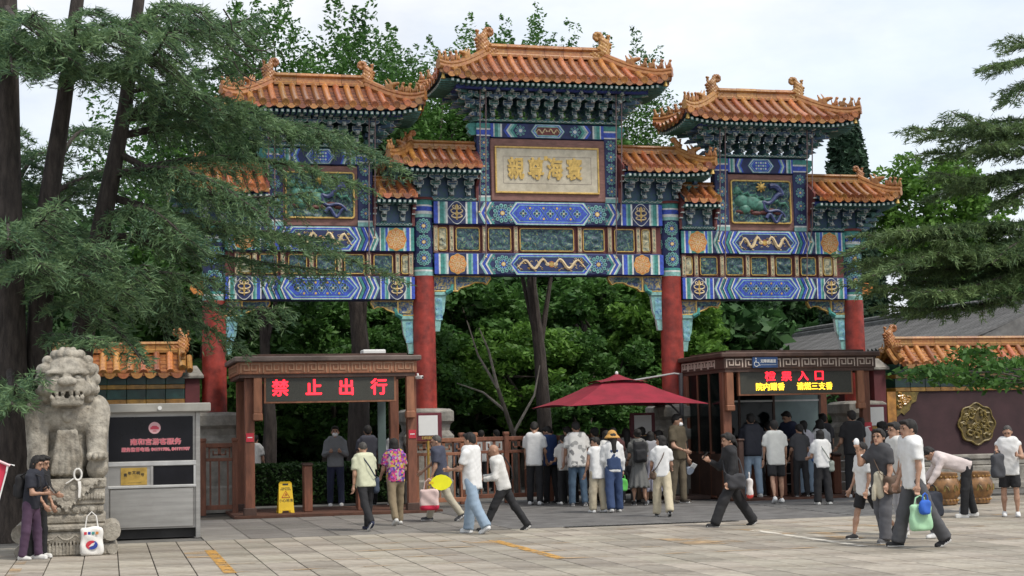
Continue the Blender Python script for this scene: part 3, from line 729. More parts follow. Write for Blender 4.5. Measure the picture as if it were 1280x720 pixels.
M_rel1 = reliefmat('carved relief green blue', [(.008, .012, .018), (.02, .075, .06), (.02, .028, .085), (.06, .18, .13), (.28, .19, .06)])
M_rel2 = reliefmat('carved relief gold blue', [(.01, .015, .04), (.03, .05, .2), (.10, .16, .22), (.35, .27, .10), (.5, .42, .2)])
M_rel3 = reliefmat('carved relief pale', [(.02, .03, .04), (.16, .20, .16), (.3, .3, .2), (.45, .40, .24), (.5, .45, .3)])
def relief(parent, name, x0, x1, z0, z1, y, m, step=.03, amp=.045, seed=0):
    nx = max(3, int((x1-x0)/step)); nz = max(3, int((z1-z0)/step)); rg = np.random.default_rng(seed)
    X, Z = np.meshgrid(np.linspace(x0, x1, nx+1), np.linspace(z0, z1, nz+1)); H = np.zeros_like(X)
    for i in range(14):
        a = rg.uniform(0, 6.28); f = rg.uniform(8, 34); H += np.sin((X*math.cos(a)+Z*math.sin(a))*f+rg.uniform(0, 6.28)+2*np.sin(X*5+i)+1.5*np.sin(Z*7-i))/(1+f/12)
    H = np.abs(H)/np.abs(H).max(); V = np.stack([X, y-amp*H, Z], -1).reshape(-1, 3)
    k = nx+1; F = np.array([(j*k+i, j*k+i+1, (j+1)*k+i+1, (j+1)*k+i) for j in range(nz) for i in range(nx)])
    return link(name, npmesh(name, V, F, [m], True), parent)
def rframe(b, x0, x1, z0, z1, y, r_, w_, m):
    pts = []
    for cx_, cz_, a0 in ((x1-r_, z1-r_, 0), (x0+r_, z1-r_, 90), (x0+r_, z0+r_, 180), (x1-r_, z0+r_, 270)):
        for k in range(4): a = R(a0+30*k); pts.append((cx_+r_*math.cos(a), y, cz_+r_*math.sin(a)))
    pts.append(pts[0]); b.tube(pts, w_, 5, m, caps=False)
def panel_row(row, specs, posts, z0, z1, y, seed):
    for i, (a, c) in enumerate(specs):
        b = MB(); b.box(a-.02, c+.02, y-.02, y+.05, z0+.03, z1-.03, M_oxred); rframe(b, a, c, z0+.06, z1-.06, y-.03, .05, .014, M_gold)
        p = b.build('panel', row); relief(p, 'carving', a+.02, c-.02, z0+.08, z1-.08, y-.022, M_rel1 if c-a > .3 else M_rel3, .026, .04, seed+i)
    for a in posts:
        b = MB(); b.box(a-.055, a+.055, y-.06, y+.04, z0+.005, z1-.005, M_mauve); rframe(b, a-.035, a+.035, z0+.05, z1-.05, y-.064, .02, .009, M_pale); p = b.build('panel_post', row)
        relief(p, 'carving', a-.025, a+.025, z0+.07, z1-.07, y-.062, M_rel3, .02, .02, seed+7)

# ---------------- columns
def column(x, zc, zt, r_=.265):
    o = MB(); n = 28
    o.lathe([(r_+.02, 1.9), (r_+.015, 2.6), (r_, zc)], n, M_red, (x, 0, 0), False)
    c = o.build('column', arch, True)
    b = MB(); rr = r_-.012
    b.lathe([(rr, zc-.002), (rr, zt)], n, M_navy, (x, 0, 0), False)
    k = rr+.006
    for z0, z1, m in ((zc, zc+.10, M_ltl), (zc+.10, zc+.14, M_white), (zc+.14, zc+.20, M_teal), (zt-.42, zt-.34, M_ltl), (zt-.34, zt-.27, M_white), (zt-.27, zt-.16, M_blue), (zt-.16, zt-.12, M_white), (zt-.12, zt, M_teal)):
        b.lathe([(k, z0), (k, z1)], n, m, (x, 0, 0), False)
    b.build('painted_collar', c, True)
    zz0, zz1 = zc+.22, zt-.44; nf = max(1, int(round((zz1-zz0)/.44))); hh = (zz1-zz0)/nf
    for i in range(nf):
        for a in (-96, -4, 92):
            q = MB(); q.map = lambda p, a=a: (x+(rr+.012-p.y)*math.sin(p.x/rr+R(a)), -(rr+.012-p.y)*math.cos(p.x/rr+R(a)), p.z)
            flower(q, (0, zz0+hh*(i+.5)), min(hh*.48, .215), 0, 12); q.build('flower_roundel', c)
    b = MB(); b.lathe([(rr+.05, zt), (rr+.06, zt+.03), (rr+.03, zt+.06)], n, M_oxred, (x, 0, 0)); b.build('column_cap', c, True)
for x, zc, zt in ((-CX, 5.35, 7.15), (CX, 5.36, 7.15), (-SX, 4.77, 6.52), (SX, 4.77, 6.52)): column(x, zc, zt)
# stone blocks clasping the column feet
def plinth(x):
    b = MB(); s = .56; prof = [(s, 0), (s, .55), (s-.03, .6), (s-.03, 1.35), (s+.02, 1.45), (s+.02, 1.6), (s-.07, 1.72), (s-.05, 1.86), (s+.02, 1.94), (s+.02, 2.16), (s-.05, 2.22), (s-.25, 2.24)]
    vs = []; c = .1
    for w_, z in prof:
        k = w_-c
        vs += [(x-w_, -k, z), (x-k, -w_, z), (x+k, -w_, z), (x+w_, -k, z), (x+w_, k, z), (x+k, w_, z), (x-k, w_, z), (x-w_, k, z)]
    fs = [(i*8+j, i*8+(j+1) % 8, (i+1)*8+(j+1) % 8, (i+1)*8+j) for i in range(len(prof)-1) for j in range(8)]+[tuple((len(prof)-1)*8+j for j in range(8))]
    b.add(vs, fs, M_stone); b.build('plinth', arch)
for x in (-SX, -CX, CX, SX): plinth(x)

# ---------------- beams
def beam(xa, xb, z0, z1, d, core, *a, **k):
    b = MB(); b.box(xa, xb, -d, d, z0, z1, core, bev=.04); o = b.build('beam', arch); paint_beam(o, xa, xb, z0, z1, -d, *a, **k); return o
ci, co_ = CX-.24, CX+.24; si = SX-.24
beam(-ci, ci, 6.56, 7.14, .22, M_navy, 'gold', 'lattice'); beam(-ci, ci, 5.36, 5.90, .22, M_navy, 'orange', 'dragon')
for sg in (-1, 1):
    a, c = sorted((sg*co_, sg*si))
    beam(a, c, 5.90, 6.50, .21, M_navy, 'orange', 'dragon', flip=True, flowers=False); beam(a, c, 4.77, 5.34, .21, M_navy, 'gold', 'lattice', flowers=False)
f6 = lambda v: -2.83+(v-110)*5.57/918; f7 = lambda v: 3.37+(v-100)*4.15/665
for nm, z0, z1, xa, xb, sp, po, mir in (('panel_row', 5.90, 6.56, -ci, ci, ((127, 160), (197, 290), (327, 417), (455, 675), (715, 802), (847, 928), (962, 995)), (115, 178, 310, 437, 700, 825, 945, 1012), 0),
        ('panel_row', 5.34, 5.90, co_, si, ((112, 140), (175, 245), (283, 355), (390, 460), (497, 563), (605, 668), (703, 740)), (105, 156, 265, 374, 480, 585, 688, 752), 1), ('panel_row', 5.34, 5.90, co_, si, ((112, 140), (175, 245), (283, 355), (390, 460), (497, 563), (605, 668), (703, 740)), (105, 156, 265, 374, 480, 585, 688, 752), -1)):
    f = f6 if mir == 0 else (lambda v: f7(v)*mir); b = MB(); a, c = sorted((xa*(mir or 1), xb*(mir or 1))); b.box(a, c, -.09, .09, z0-.0, z1, M_oxred); o = b.build(nm, arch)
    panel_row(o, [tuple(sorted((f(p), f(q)))) for p, q in sp], [f(p) for p in po], z0, z1, -.1, int(z0*10)+mir*31)

# carved corner brackets under the lowest beams
def corner(x, sg, zt, w_, hh, wing):
    pts = [(0, 0), (w_, 0), (w_, -.06), (w_*.93, -hh*.55), (w_*.86, -hh*.42), (w_*.72, -hh*.42), (w_*.62, -hh*.62), (w_*.46, -hh*.8), (w_*.42, -hh), (.0, -hh)]
    P = [(x+sg*a, zt+b_) for a, b_ in pts]
    b = MB(); b.prism(P, -.07, .07, M_rel2, side=M_gold); o = b.build('corner_bracket', arch)
    q = MB(); loop = [(a, -.075, c) for a, c in P]; q.tube(loop+[loop[0]], .018, 5, M_gold, caps=False); q.box(*sorted((x+sg*w_*.36, x+sg*(w_*.36+.035))), -.09, -.06, zt-hh, zt, M_gold); q.build('gilt_edge', o)
    relief(o, 'carving', *sorted((x+sg*.05, x+sg*w_*.33)), zt-hh+.05, zt-.05, -.072, M_rel2, .03, .05, int(abs(x)*9)); relief(o, 'carving', *sorted((x+sg*w_*.42, x+sg*w_*.9)), zt-hh*.40, zt-.04, -.072, M_rel1, .03, .05, int(abs(x)*7))
    q = MB(); q.box(*sorted((x, x+sg*.32)), -.09, .09, zt-hh-.12, zt-hh, M_ltl, bev=.03); q.tube([(x+sg*.3, -.08, zt-hh-.04), (x+sg*.42, -.1, zt-hh+.02), (x+sg*.45, -.08, zt-hh+.16)], [.06, .055, .03], 6, M_teal); q.build('scroll', o)
    q = MB(); q.prism([(x+sg*.02, zt-hh-.12), (x+sg*.29, zt-hh-.12), (x+sg*.25, zt-hh-wing*.5), (x+sg*.17, zt-hh-wing*.72), (x+sg*.13, zt-hh-wing), (x+sg*.02, zt-hh-wing)], -.06, .06, M_ltl, side=M_white); p = q.build('wing_bracket', arch)
    relief(p, 'carving', *sorted((x+sg*.04, x+sg*.2)), zt-hh-wing*.72, zt-hh-.16, -.062, reliefmat('carved relief sky', [(.03, .09, .24), (.10, .24, .38), (.22, .42, .5), (.10, .35, .36), (.45, .55, .55)]), .03, .03, 5)
corner(-ci, 1, 5.355, 1.38, .36, .95); corner(ci, -1, 5.355, 1.38, .36, .95)
for sg in (-1, 1): corner(sg*co_, sg, 4.765, 1.02, .34, .9); corner(sg*si, -sg, 4.765, 1.02, .34, .9)

# beam heads sticking out past the outer columns
for sg in (-1, 1):
    b = MB(); x = sg*(SX+.24); b.prism([(x, 6.02), (x+sg*.2, 6.06), (x+sg*.30, 6.14), (x+sg*.26, 6.22), (x+sg*.33, 6.30), (x+sg*.30, 6.44), (x, 6.46)], -.11, .11, M_teal, side=M_ltl); b.build('beam_head', arch)
    b = MB(); b.prism([(x, 4.9), (x+sg*.22, 4.93), (x+sg*.3, 5.05), (x+sg*.25, 5.2), (x, 5.22)], -.1, .1, M_orng, side=M_gold); b.build('beam_head', arch)

# ---------------- towers: small posts, painted lintel, board or plaque, brackets, eave purlin, roof
def tower(xc, hw, pw, zb, zl0, zl1, ze, kind, cart):
    for sg in (-1, 1):
        b = MB(); a, c = sorted((xc+sg*hw, xc+sg*(hw-pw))); b.box(a, c, -.15, .15, zb, zl1+.02, M_navy, bev=.02); p = b.build('tower_post', arch)
        q = MB(); k = -.155
        for z0, z1, m in ((zl1-.14, zl1-.02, M_teal), (zl1-.18, zl1-.14, M_white), (zl1-.30, zl1-.18, M_blue), (zl1-.33, zl1-.30, M_white), (zb, zb+.1, M_ltl), (zb+.1, zb+.14, M_white)): q.box(a-.004, c+.004, k-.004, k+.02, z0, z1, m)
        n = int((zl1-.35-zb-.14)/.27)
        for i in range(n): flower(q, ((a+c)/2, zb+.14+(zl1-.49-zb)*(i+.5)/n), .125, k-.006, 9)
        q.build('painted_ornament', p)
    b = MB(); b.box(xc-hw+pw, xc+hw-pw, -.17, .17, zl0, zl1, M_navy, bev=.02); o = b.build('lintel', arch)
    xa, xb = xc-hw+pw, xc+hw-pw; h = zl1-zl0; half = (xb-xa)/2; zc = (zl0+zl1)/2; y = -.17; zl, zh = zl0+.025, zl1-.025
    for sg in (-1, 1):
        q = MB(); X = lambda u: xc-sg*half*(1-u)
        def band(u0, u1, m): a, c = sorted((X(u0), X(u1))); flat(q, [(a, zl), (c, zl), (c, zh), (a, zh)], m, y-.004)
        for u0, u1, m in ((0, .05, M_blue), (.05, .07, M_white), (.07, .13, M_teal), (.13, .17, M_ltl), (.17, .20, M_white)): band(u0, u1, m)
        for k, (u, m) in enumerate(((.22, M_blue), (.27, M_white), (.30, M_ltl), (.34, M_teal if cart == 'flower' else M_blue))):
            t = .05; k_ = .08; f = lambda uu, zz: (X(uu), zz); flat(q, [f(u+k_, zl), f(u, zc), f(u+k_, zh), f(u+k_+t, zh), f(u+t, zc), f(u+k_+t, zl)], m, y-.006-.001*k)
        if cart == 'flower': flower(q, (X(.52), zc), h*.36, y-.012, 8); disc(q, (X(.52), zc), h*.12, M_white, y-.026, 10)
        q.build('painted_band', o)
    q = MB(); w_ = half*(.30 if cart == 'flower' else .40)
    for k, (d, m) in enumerate(((0, M_ltl), (.02, M_white), (.035, M_blue), (.06, M_ltl))): flat(q, hexa(xc-w_+d, xc+w_-d, zl0+.02+d*.6, zl1-.02-d*.6, h*.33), m, y-.014-.0015*k)
    if cart == 'flower':
        flat(q, hexa(xc-w_*.72, xc+w_*.72, zl0+.09, zl1-.09, h*.12), M_oxred, y-.022); dragon_line(q, xc-.03, xc-w_*.68, zc, h*.4, y-.028, M_pale); dragon_line(q, xc+.03, xc+w_*.68, zc, h*.4, y-.028, M_pale)
    else:
        flat(q, hexa(xc-w_+.09, xc+w_-.09, zl0+.07, zl1-.07, h*.25), M_blue, y-.022)
        for i in range(-2, 3):
            for j in (-1, 0, 1): disc(q, (xc+i*.062, zc+j*.075), .026, M_white if (i+j) % 2 else M_ltl, y-.026, 6)
    q.build('cartouche', o)
    for sg in (-1, 1):          # scrolled heads of the lintel outside the posts
        b = MB(); x = xc+sg*hw; b.prism([(x, zl0+.08), (x+sg*.12, zl0+.06), (x+sg*.2, zl0+.14), (x+sg*.16, zl0+.2), (x+sg*.22, zl0+.27), (x+sg*.19, zl1-.02), (x, zl1)], -.1, .1, M_teal, side=M_ltl); b.build('beam_head', arch)
    # flat plate above the lintel, bracket sets, purlin
    b = MB(); b.box(xc-hw-.08, xc+hw+.08, -.21, .21, zl1+.02, zl1+.08, M_bkg, bev=.01)
    for i in range(12): x = xc-hw+2*hw*(i+.5)/12; b.tube([(x-.12, -.215, zl1+.06), (x-.06, -.22, zl1+.035), (x, -.22, zl1+.075), (x+.06, -.22, zl1+.035), (x+.12, -.215, zl1+.06)], .009, 4, M_edge)
    b.build('plate_beam', arch)
    n = int(round(2*hw/.36)); z = zl1+.12
    for i in range(n+1):
        x = xc-hw+.05+(2*hw-.1)*i/n
        for sg in (-1, 1): link('bracket_set', BS_A if i % 2 else BS_B, arch, (x, sg*.12*-1 if sg > 0 else .12, z), (0, 0, 0 if sg > 0 else math.pi))
    for e in (-1, 1):
        for yy in (-.12, .12): link('bracket_set', BS_A, arch, (xc+e*(hw-.05), yy, z), (0, 0, R(90)*e))
        for sg in (-1, 1): link('bracket_set', BS_B, arch, (xc+e*hw, sg*.15, z), (0, 0, R(45)*e if sg < 0 else R(135)*e), (1.15, 1.15, 1))
    b = MB()
    for sg in (-1, 1): b.box(xc-hw-.62, xc+hw+.62, sg*.74-.06, sg*.74+.06, ze-.20, ze-.08, M_purl, bev=.015)
    for e in (-1, 1): x = xc+e*(hw+.56); b.box(x-.06, x+.06, -.68, .68, ze-.195, ze-.085, M_purl, bev=.015)
    b.box(xc-hw-.5, xc+hw+.5, -.66, .66, ze-.05, ze-.02, M_bk)
    b.build('eave_purlin', arch)
    for e in (-1, 1):           # iron stays from the eave down to the beams
        for dx, zz in ((.02, zb-.28), (-.12, zb-1.35 if kind == 'plaque' else zb-1.2)):
            q = MB(); x = xc+e*(hw+dx-.02); q.tube([(x, -.62, ze-.1), (x-.005, -.42, zb+.1), (x, -.30, zz+.12), (x, -.27, zz)], .016, 6, M_rod); q.ball((x, -.29, zz), (.03, .03, .03), 8, M_pale); q.build('iron_stay', arch, True)
tower(0, 1.76, .34, 7.14, 8.68, 9.05, 9.92, 'plaque', 'flower')
for sg in (-1, 1): tower(sg*5.51, 1.23, .36, 6.50, 7.94, 8.33, 9.2, 'panel', 'small')

# name plaque
pq = MB(); pq.box(-1.44, 1.42, -.2, .1, 7.15, 8.66, M_mauve, bev=.02); plq = pq.build('name_plaque', arch)
q = MB(); q.box(-1.30, 1.22, -.222, -.198, 7.38, 8.43, M_plq); q.build('plaque_field', plq)
q = MB()
for a in ((-1.34, 1.26, 8.43, 8.475), (-1.34, 1.26, 7.335, 7.38), (-1.34, -1.30, 7.38, 8.43), (1.22, 1.26, 7.38, 8.43)): q.box(a[0], a[1], -.245, -.195, a[2], a[3], M_gold, bev=.008)
q.build('gilt_frame', plq)
q = MB()
for a in ((-1.14, 1.06, 8.23, 8.236), (-1.14, 1.06, 7.575, 7.581), (-1.14, -1.134, 7.581, 8.23), (1.054, 1.06, 7.581, 8.23)): q.box(a[0], a[1], -.226, -.2215, a[2], a[3], M_rod)
q.build('incised_line', plq)
for ch, x in (('親', -.83), ('尊', -.33), ('海', .14), ('寰', .63)): link('gilt_character', text_mesh(ch, .41, M_gold, .014, .012), plq, (x, -.235, 7.90), FRONT, (1, 1.36, 1))
q = MB(); q.box(-.12, -.03, -.228, -.2, 8.14, 8.25, M_gold); q.build('gilt_seal', plq)

# carved dragon boards of the side towers
for sg in (-1, 1):
    xc = sg*5.51; b = MB(); b.box(xc-.88, xc+.88, -.12, .1, 6.51, 7.93, M_mauve, bev=.015); o = b.build('carved_board', arch)
    q = MB(); rframe(q, xc-.80, xc+.78, 6.70, 7.76, -.15, .06, .026, M_gold); q.build('gilt_frame', o)
    relief(o, 'carving', xc-.79, xc+.77, 6.72, 7.74, -.125, M_rel1, .028, .07, 40+sg)
    M_jade = mat('carved jade green', (.075, .22, .165), .5, .3, 12., dirt=.4); M_slate = mat('carved slate blue', (.055, .075, .19), .5, .3, 12., dirt=.4); M_crim = mat('carved rock', (.13, .045, .04), .6, .3, 10.)
    q = MB(); pts = []
    for i in range(40): t = i/39; pts.append((xc+.20+.30*math.sin(t*7)+.18*t, -.20, 7.62-.72*t+.06*math.sin(t*22)))
    q.tube(pts, [.075*(1-.6*i/39) for i in range(40)], 7, M_slate)
    pts = [(xc+.1+.5*(i/25), -.19, 6.82+.10*math.sin(i/25*9)) for i in range(26)]; q.tube(pts, [.05*(1-.5*i/25) for i in range(26)], 6, M_slate); q.build('carved_dragon', o, True)
    q = MB()
    for x, z, r_, s in ((-.52, 7.25, .2, 1.3), (-.25, 7.22, .24, 1.5), (-.05, 7.15, .17, 1.8), (-.65, 7.5, .13, 1.), (-.45, 7.05, .14, 1.6)): q.ball((xc+x, -.14, z), (r_*s*.75, .10, r_*.9), 10, M_jade)
    for i in range(7): q.tube([(xc-.75+.2*i, -.17, 7.42-.04*i), (xc-.6+.2*i, -.20, 7.5-.05*i), (xc-.5+.2*i, -.17, 7.38-.05*i)], [.03, .045, .02], 5, M_jade)
    q.build('carved_hill', o, True)
    q = MB()
    for i in range(6): q.ball((xc-.55+.2*i, -.13, 6.98+.04*math.sin(i*2)), (.15, .07, .06), 8, M_crim)
    q.build('carved_rock', o, True)
    q = MB()
    for a in range(8): q.tube([(xc-.02, -.22, 7.6), (xc-.02+.13*math.cos(a*.785), -.19, 7.6+.13*math.sin(a*.785))], [.045, .02], 5, M_gold)
    q.ball((xc-.02, -.23, 7.6), (.07, .05, .08), 8, M_gold); q.build('carved_pearl', o, True)

# ---------------- roofs
r = Roof('main_roof', -2.84, 2.84, -1.42, 1.42, 1.12, 10.72, 9.98, lift=.14); r.build(); r.ridge(.32); r.hip(); r.dragons(.98)
for sg in (-1, 1):
    r = Roof('side_roof', sg*5.51-2.3, sg*5.51+2.3, sg*5.51-1.06, sg*5.51+1.06, 1.08, 9.86, 9.2, lift=.16); r.build(); r.ridge(.29); r.hip(); r.dragons(.86)
    a, c = sorted((sg*1.79, sg*4.02)); rl, rr = (a, c-.72) if sg > 0 else (a+.72, c)
    r = Roof('infill_roof', a, c, rl, rr, .86, 8.42, 7.93, lift=.10, pitch=.235); r.build(); r.ridge(.22); r.hip(2); r.dragons(.62, (sg,))
    a, c = sorted((sg*6.76, sg*8.95)); rl, rr = (a, c-.74) if sg > 0 else (a+.74, c)
    r = Roof('end_roof', a, c, rl, rr, .86, 7.80, 7.28, lift=.10, pitch=.235); r.build(); r.ridge(.22); r.hip(3); r.dragons(.62, (sg,))
    a, c = sorted((sg*3.30, sg*4.27)); r = Roof('small_roof', a, c, a, c, .62, 7.62, 7.24, pitch=.235); r.build(); r.ridge(.14)
    # brackets and boards under the lower roofs
    for x0, x1, zb, ze, B in ((1.8, 3.42, 7.14, 7.93, .7), (6.76, 8.35, 6.52, 7.28, .7), (3.36, 4.25, 6.52, 7.24, .5)):
        xa, xb = sorted((sg*x0, sg*x1)); b = MB(); b.box(xa, xb, -.19, .19, zb, zb+.07, M_bkg); b.box(xa, xb+.0, -.06, .06, zb+.07, ze-.12, M_bk)
        for s2 in (-1, 1): b.box(xa, xb+.0, s2*(B-.16)-.05, s2*(B-.16)+.05, ze-.18, ze-.08, M_purl, bev=.012)
        for i in range(6): x = xa+(xb-xa)*(i+.5)/6; d = (xb-xa)/12; b.tube([(x-d, -.2, zb+.05), (x-d/2, -.205, zb+.02), (x, -.205, zb+.065), (x+d/2, -.205, zb+.02), (x+d, -.2, zb+.05)], .008, 4, M_edge)
        b.build('plate_beam', arch)
        n = max(2, int(round((x1-x0)/.4)))
        for i in range(n):
            x = xa+(xb-xa)*(i+.5)/n
            for s2 in (-1, 1): link('bracket_set', BS_S if i % 2 else BS_T, arch, (x, -s2*.1, zb+.11), (0, 0, 0 if s2 > 0 else math.pi), (1.15, 1 if B > .6 else .6, 1))
        if x0 in (1.8, 6.76):
            for yy in (-.1, .1): link('bracket_set', BS_S, arch, (sg*x1, yy, zb+.11), (0, 0, R(90)*sg))
    # stepped red gable boards
    for x, zb, ze, B in ((1.78, 7.15, 8.35, .62), (6.755, 6.51, 7.75, .62), (3.335, 6.52, 7.5, .45), (4.255, 6.52, 7.5, .45)):
        y = [(-B, ze-.35), (-B, ze-.48), (-B+.08, ze-.48), (-B+.08, ze-.6), (-B+.18, ze-.6), (-B+.18, ze-.72), (-B+.28, ze-.72), (-.2, ze-.85), (-.2, zb)]
        out = y+[(-a, c) for a, c in y[::-1]]+[(.12, ze), (-.12, ze)]; b = MB(); xx = sg*x; b.prism(out, xx-.035, xx+.035, M_oxred, plane='yz')
        for a, c in ((-B, ze-.48), (-B+.08, ze-.6), (-B+.18, ze-.72)): b.box(xx-.04, xx+.04, a-.004, a+.06, c, c+.03, M_edge)
        b.build('gable_board', arch)
# ================================================================== GATE BOOTHS, FENCES, WALLS
M_wood = mat('red brown timber', (.20, .075, .042), .6, .25, 3., dirt=.3, stretch=(3, 3, .6), bump=.15)
M_wood2 = mat('orange brown timber', (.30, .125, .065), .6, .2, 3., dirt=.25, stretch=(3, 3, .6))
M_woodd = mat('dark brown timber', (.085, .045, .033), .6, .25, 3., dirt=.3)
M_capg = mat('weathered grey brown cap', (.15, .115, .10), .7, .25, 2., dirt=.4)
M_fret = mat('fretwork brown', (.36, .20, .12), .6, .15, 8.)
M_fretp = mat('fretwork pale', (.52, .42, .35), .6, .15, 8.)
M_led = mat('led board', (.045, .045, .035), .5, .2, 60., detail=1.)
M_ledr = mat('red led', (.8, .02, .03), .5, .05, 30., emit=((1., .015, .03), 1.6))
M_ledy = mat('yellow led', (.8, .6, .05), .5, .05, 30., emit=((1., .62, .03), 1.3))
M_glass = glassmat('booth glass', (.34, .44, .44), .06, .42)
M_dint = mat('dark interior', (.035, .034, .033), .8, .3, 2.)
M_steel = mat('brushed steel', (.42, .41, .39), .42, .1, 2., metal=.75, dirt=.35, stretch=(.6, 1, 8))
M_alu = mat('aluminium trim', (.55, .55, .54), .45, .1, 4., metal=.6)
M_maroon = mat('maroon frame', (.13, .014, .024), .5, .15, 5.)
M_paper = mat('white sign panel', (.72, .72, .70), .5, .05, 3.)
M_signred = mat('red notice', (.5, .025, .045), .5, .1, 4.)
M_brass = mat('brass', (.55, .36, .09), .35, .2, 6., metal=.6)

FU = [(0, 0), (0, 4), (4, 4), (4, 1), (1.7, 1), (1.7, 2.6)]
def stroke(b, pts, w_, y0, y1, m, ox, oz, s, flipx=False):
    for (a, c), (d, e) in zip(pts, pts[1:]):
        if flipx: a, d = 4-a, 4-d
        x0, x1 = sorted((a, d)); z0, z1 = sorted((c, e)); b.box(ox+x0*s-w_/2, ox+x1*s+w_/2, y0, y1, oz+z0*s-w_/2, oz+z1*s+w_/2, m)
def fret_mesh(h, m, d=.012):
    s = h/4.6; b = MB(); w_ = s*.62; stroke(b, FU, w_, -d, 0, m, s*.3, s*.3, s); stroke(b, FU, w_, -d, 0, m, s*5.6, s*.3, s, True)
    b.box(s*4.3-w_*.2, s*5.6, -d, 0, s*.3-w_/2, s*.3+w_/2, m) if False else None
    return b.mesh('fret'), s*10.4

def booth(name, label, x0, x1, yf, yb, mcap, mfret, posts, glass):
    t = thing(name, label, 'gate booth'); zt = 3.34
    b = MB(); b.box(x0, x1, yf-.25, yb+.2, 3.23, zt, mcap, bev=.02); b.box(x0+.25, x1-.25, yf+.1, yb-.1, zt, zt+.06, M_woodd); b.build('roof_cap', t)
    b = MB(); b.box(x0+.09, x1-.09, yf-.17, yb+.12, 2.97, 3.23, M_wood2 if mfret is M_fret else M_woodd, bev=.012)
    b.box(x0+.12, x1-.12, yf-.14, yb+.1, 2.9, 2.97, M_woodd); f = b.build('fascia', t)
    me, wid = fret_mesh(.19, mfret); n = int((x1-x0-.24)/wid); st = (x1-x0-.24)/n
    for i in range(n): link('fret', me, f, (x0+.12+st*i+(st-wid)/2, yf-.171, 3.005))
    nb = int((yb-yf)/wid)
    for i in range(nb): link('fret', me, f, (x0+.089, yb+.05-wid*.02-(i)*wid*1.02, 3.005), (0, 0, R(-90)))
    for px_, py_ in posts:
        b = MB(); b.box(px_-.10, px_+.10, py_-.10, py_+.10, .04, 2.9, M_wood, bev=.01); b.box(px_-.13, px_+.13, py_-.13, py_+.13, .04, .2, M_woodd, bev=.01); b.build('post', t)
    return t
lb = booth('exit_booth', 'red-brown timber gate booth with a red no-exit sign between the two left columns', -7.76, -3.8, -3.05, -.75, M_capg, M_fret, ((-7.42, -2.95), (-3.98, -2.95), (-7.42, -.8), (-3.98, -.8)), False)
for x in (-7.26, -4.03):
    b = MB(); b.box(x-.085, x+.085, -3.18, -3.02, 2.16, 2.97, M_wood2, bev=.01); b.box(x-.10, x+.10, -3.2, -3.0, 2.0, 2.16, M_wood2, bev=.02); b.build('hanging_post', lb)
def led_sign(t, x0, x1, z0, z1, y, lines):
    b = MB(); b.box(x0, x1, y, y+.12, z0, z1, M_wood2, bev=.008); s = b.build('led_sign', t)
    b = MB(); b.box(x0+.045, x1-.045, y-.008, y, z0+.04, z1-.04, M_led); b.build('screen', s)
    for body, x, z, size, m, bold, sx in lines: link('lettering', text_mesh(body, size, m, bold, .004), s, (x, y-.014, z), FRONT, (sx, 1, 1))
led_sign(lb, -7.13, -4.33, 2.36, 2.93, -3.13, [(c, x, 2.655, .36, M_ledr, .010, 1) for c, x in (('禁', -6.79), ('止', -6.09), ('出', -5.40), ('行', -4.70))])
b = MB(); b.box(-7.3, -7.15, -3.0, -2.9, 2.0, 2.9, M_maroon); b.build('side_panel', lb)
b = MB(); b.box(-4.36, -4.18, -.9, -.8, 1.0, 2.85, mat('pale glass panel', (.10, .14, .135), .2, .1, 2.)); b.build('glass_panel', lb)
for x, z in ((-7.42, 1.66), (-3.98, 1.66)):
    b = MB(); b.box(x-.08, x+.08, -3.065, -3.05, z-.09, z+.09, M_signred); b.box(x-.05, x+.05, -3.068, -3.064, z-.01, z+.01, M_paper); b.build('notice', lb)
b = MB(); b.box(-4.95, -4.45, -2.6, -2.2, 3.405, 3.5, M_paper, bev=.02); tag(b.build('roof_box'), 'small white box lying on the roof of the left gate booth', 'box')
def ccam(x, y, z, label, rz=0):
    t = thing('security_camera', label, 'camera', (x, y, z), rz); b = MB(); b.tube([(0, 0, 0), (0, -.02, -.05)], .02, 6, M_paper); b.build('bracket', t); b = MB(); b.box(-.035, .035, -.16, .04, -.12, -.05, M_paper, bev=.012); b.build('housing', t)
    b = MB(); b.tube([(0, -.16, -.085), (0, -.175, -.085)], .022, 8, M_dint); b.build('lens', t)
ccam(-3.86, -3.12, 2.95, 'white camera under the right end of the left booth roof', 30)
# turnstile posts of the exit booth
def gatepost(x, y, h, label, w_=.10, m=None):
    t = thing('turnstile_post', label, 'gate post', (x, y, .045), group='turnstile posts'); b = MB(); b.box(-w_, w_, -w_, w_, 0, h, m or M_wood, bev=.015); b.build('shaft', t); b = MB(); b.box(-w_-.02, w_+.02, -w_-.02, w_+.02, h, h+.05, M_woodd, bev=.015); b.build('cap', t)
gatepost(-6.12, -2.2, .98, 'leftmost brown turnstile post beside the yellow floor sign', .09); gatepost(-6.02, -1.2, .98, 'brown turnstile post behind the one beside the yellow floor sign', .09)
gatepost(-4.98, -2.3, .92, 'brown turnstile post in front of the masked attendant', .09); gatepost(-4.85, -1.3, .92, 'brown turnstile post behind the one in front of the masked attendant', .09)

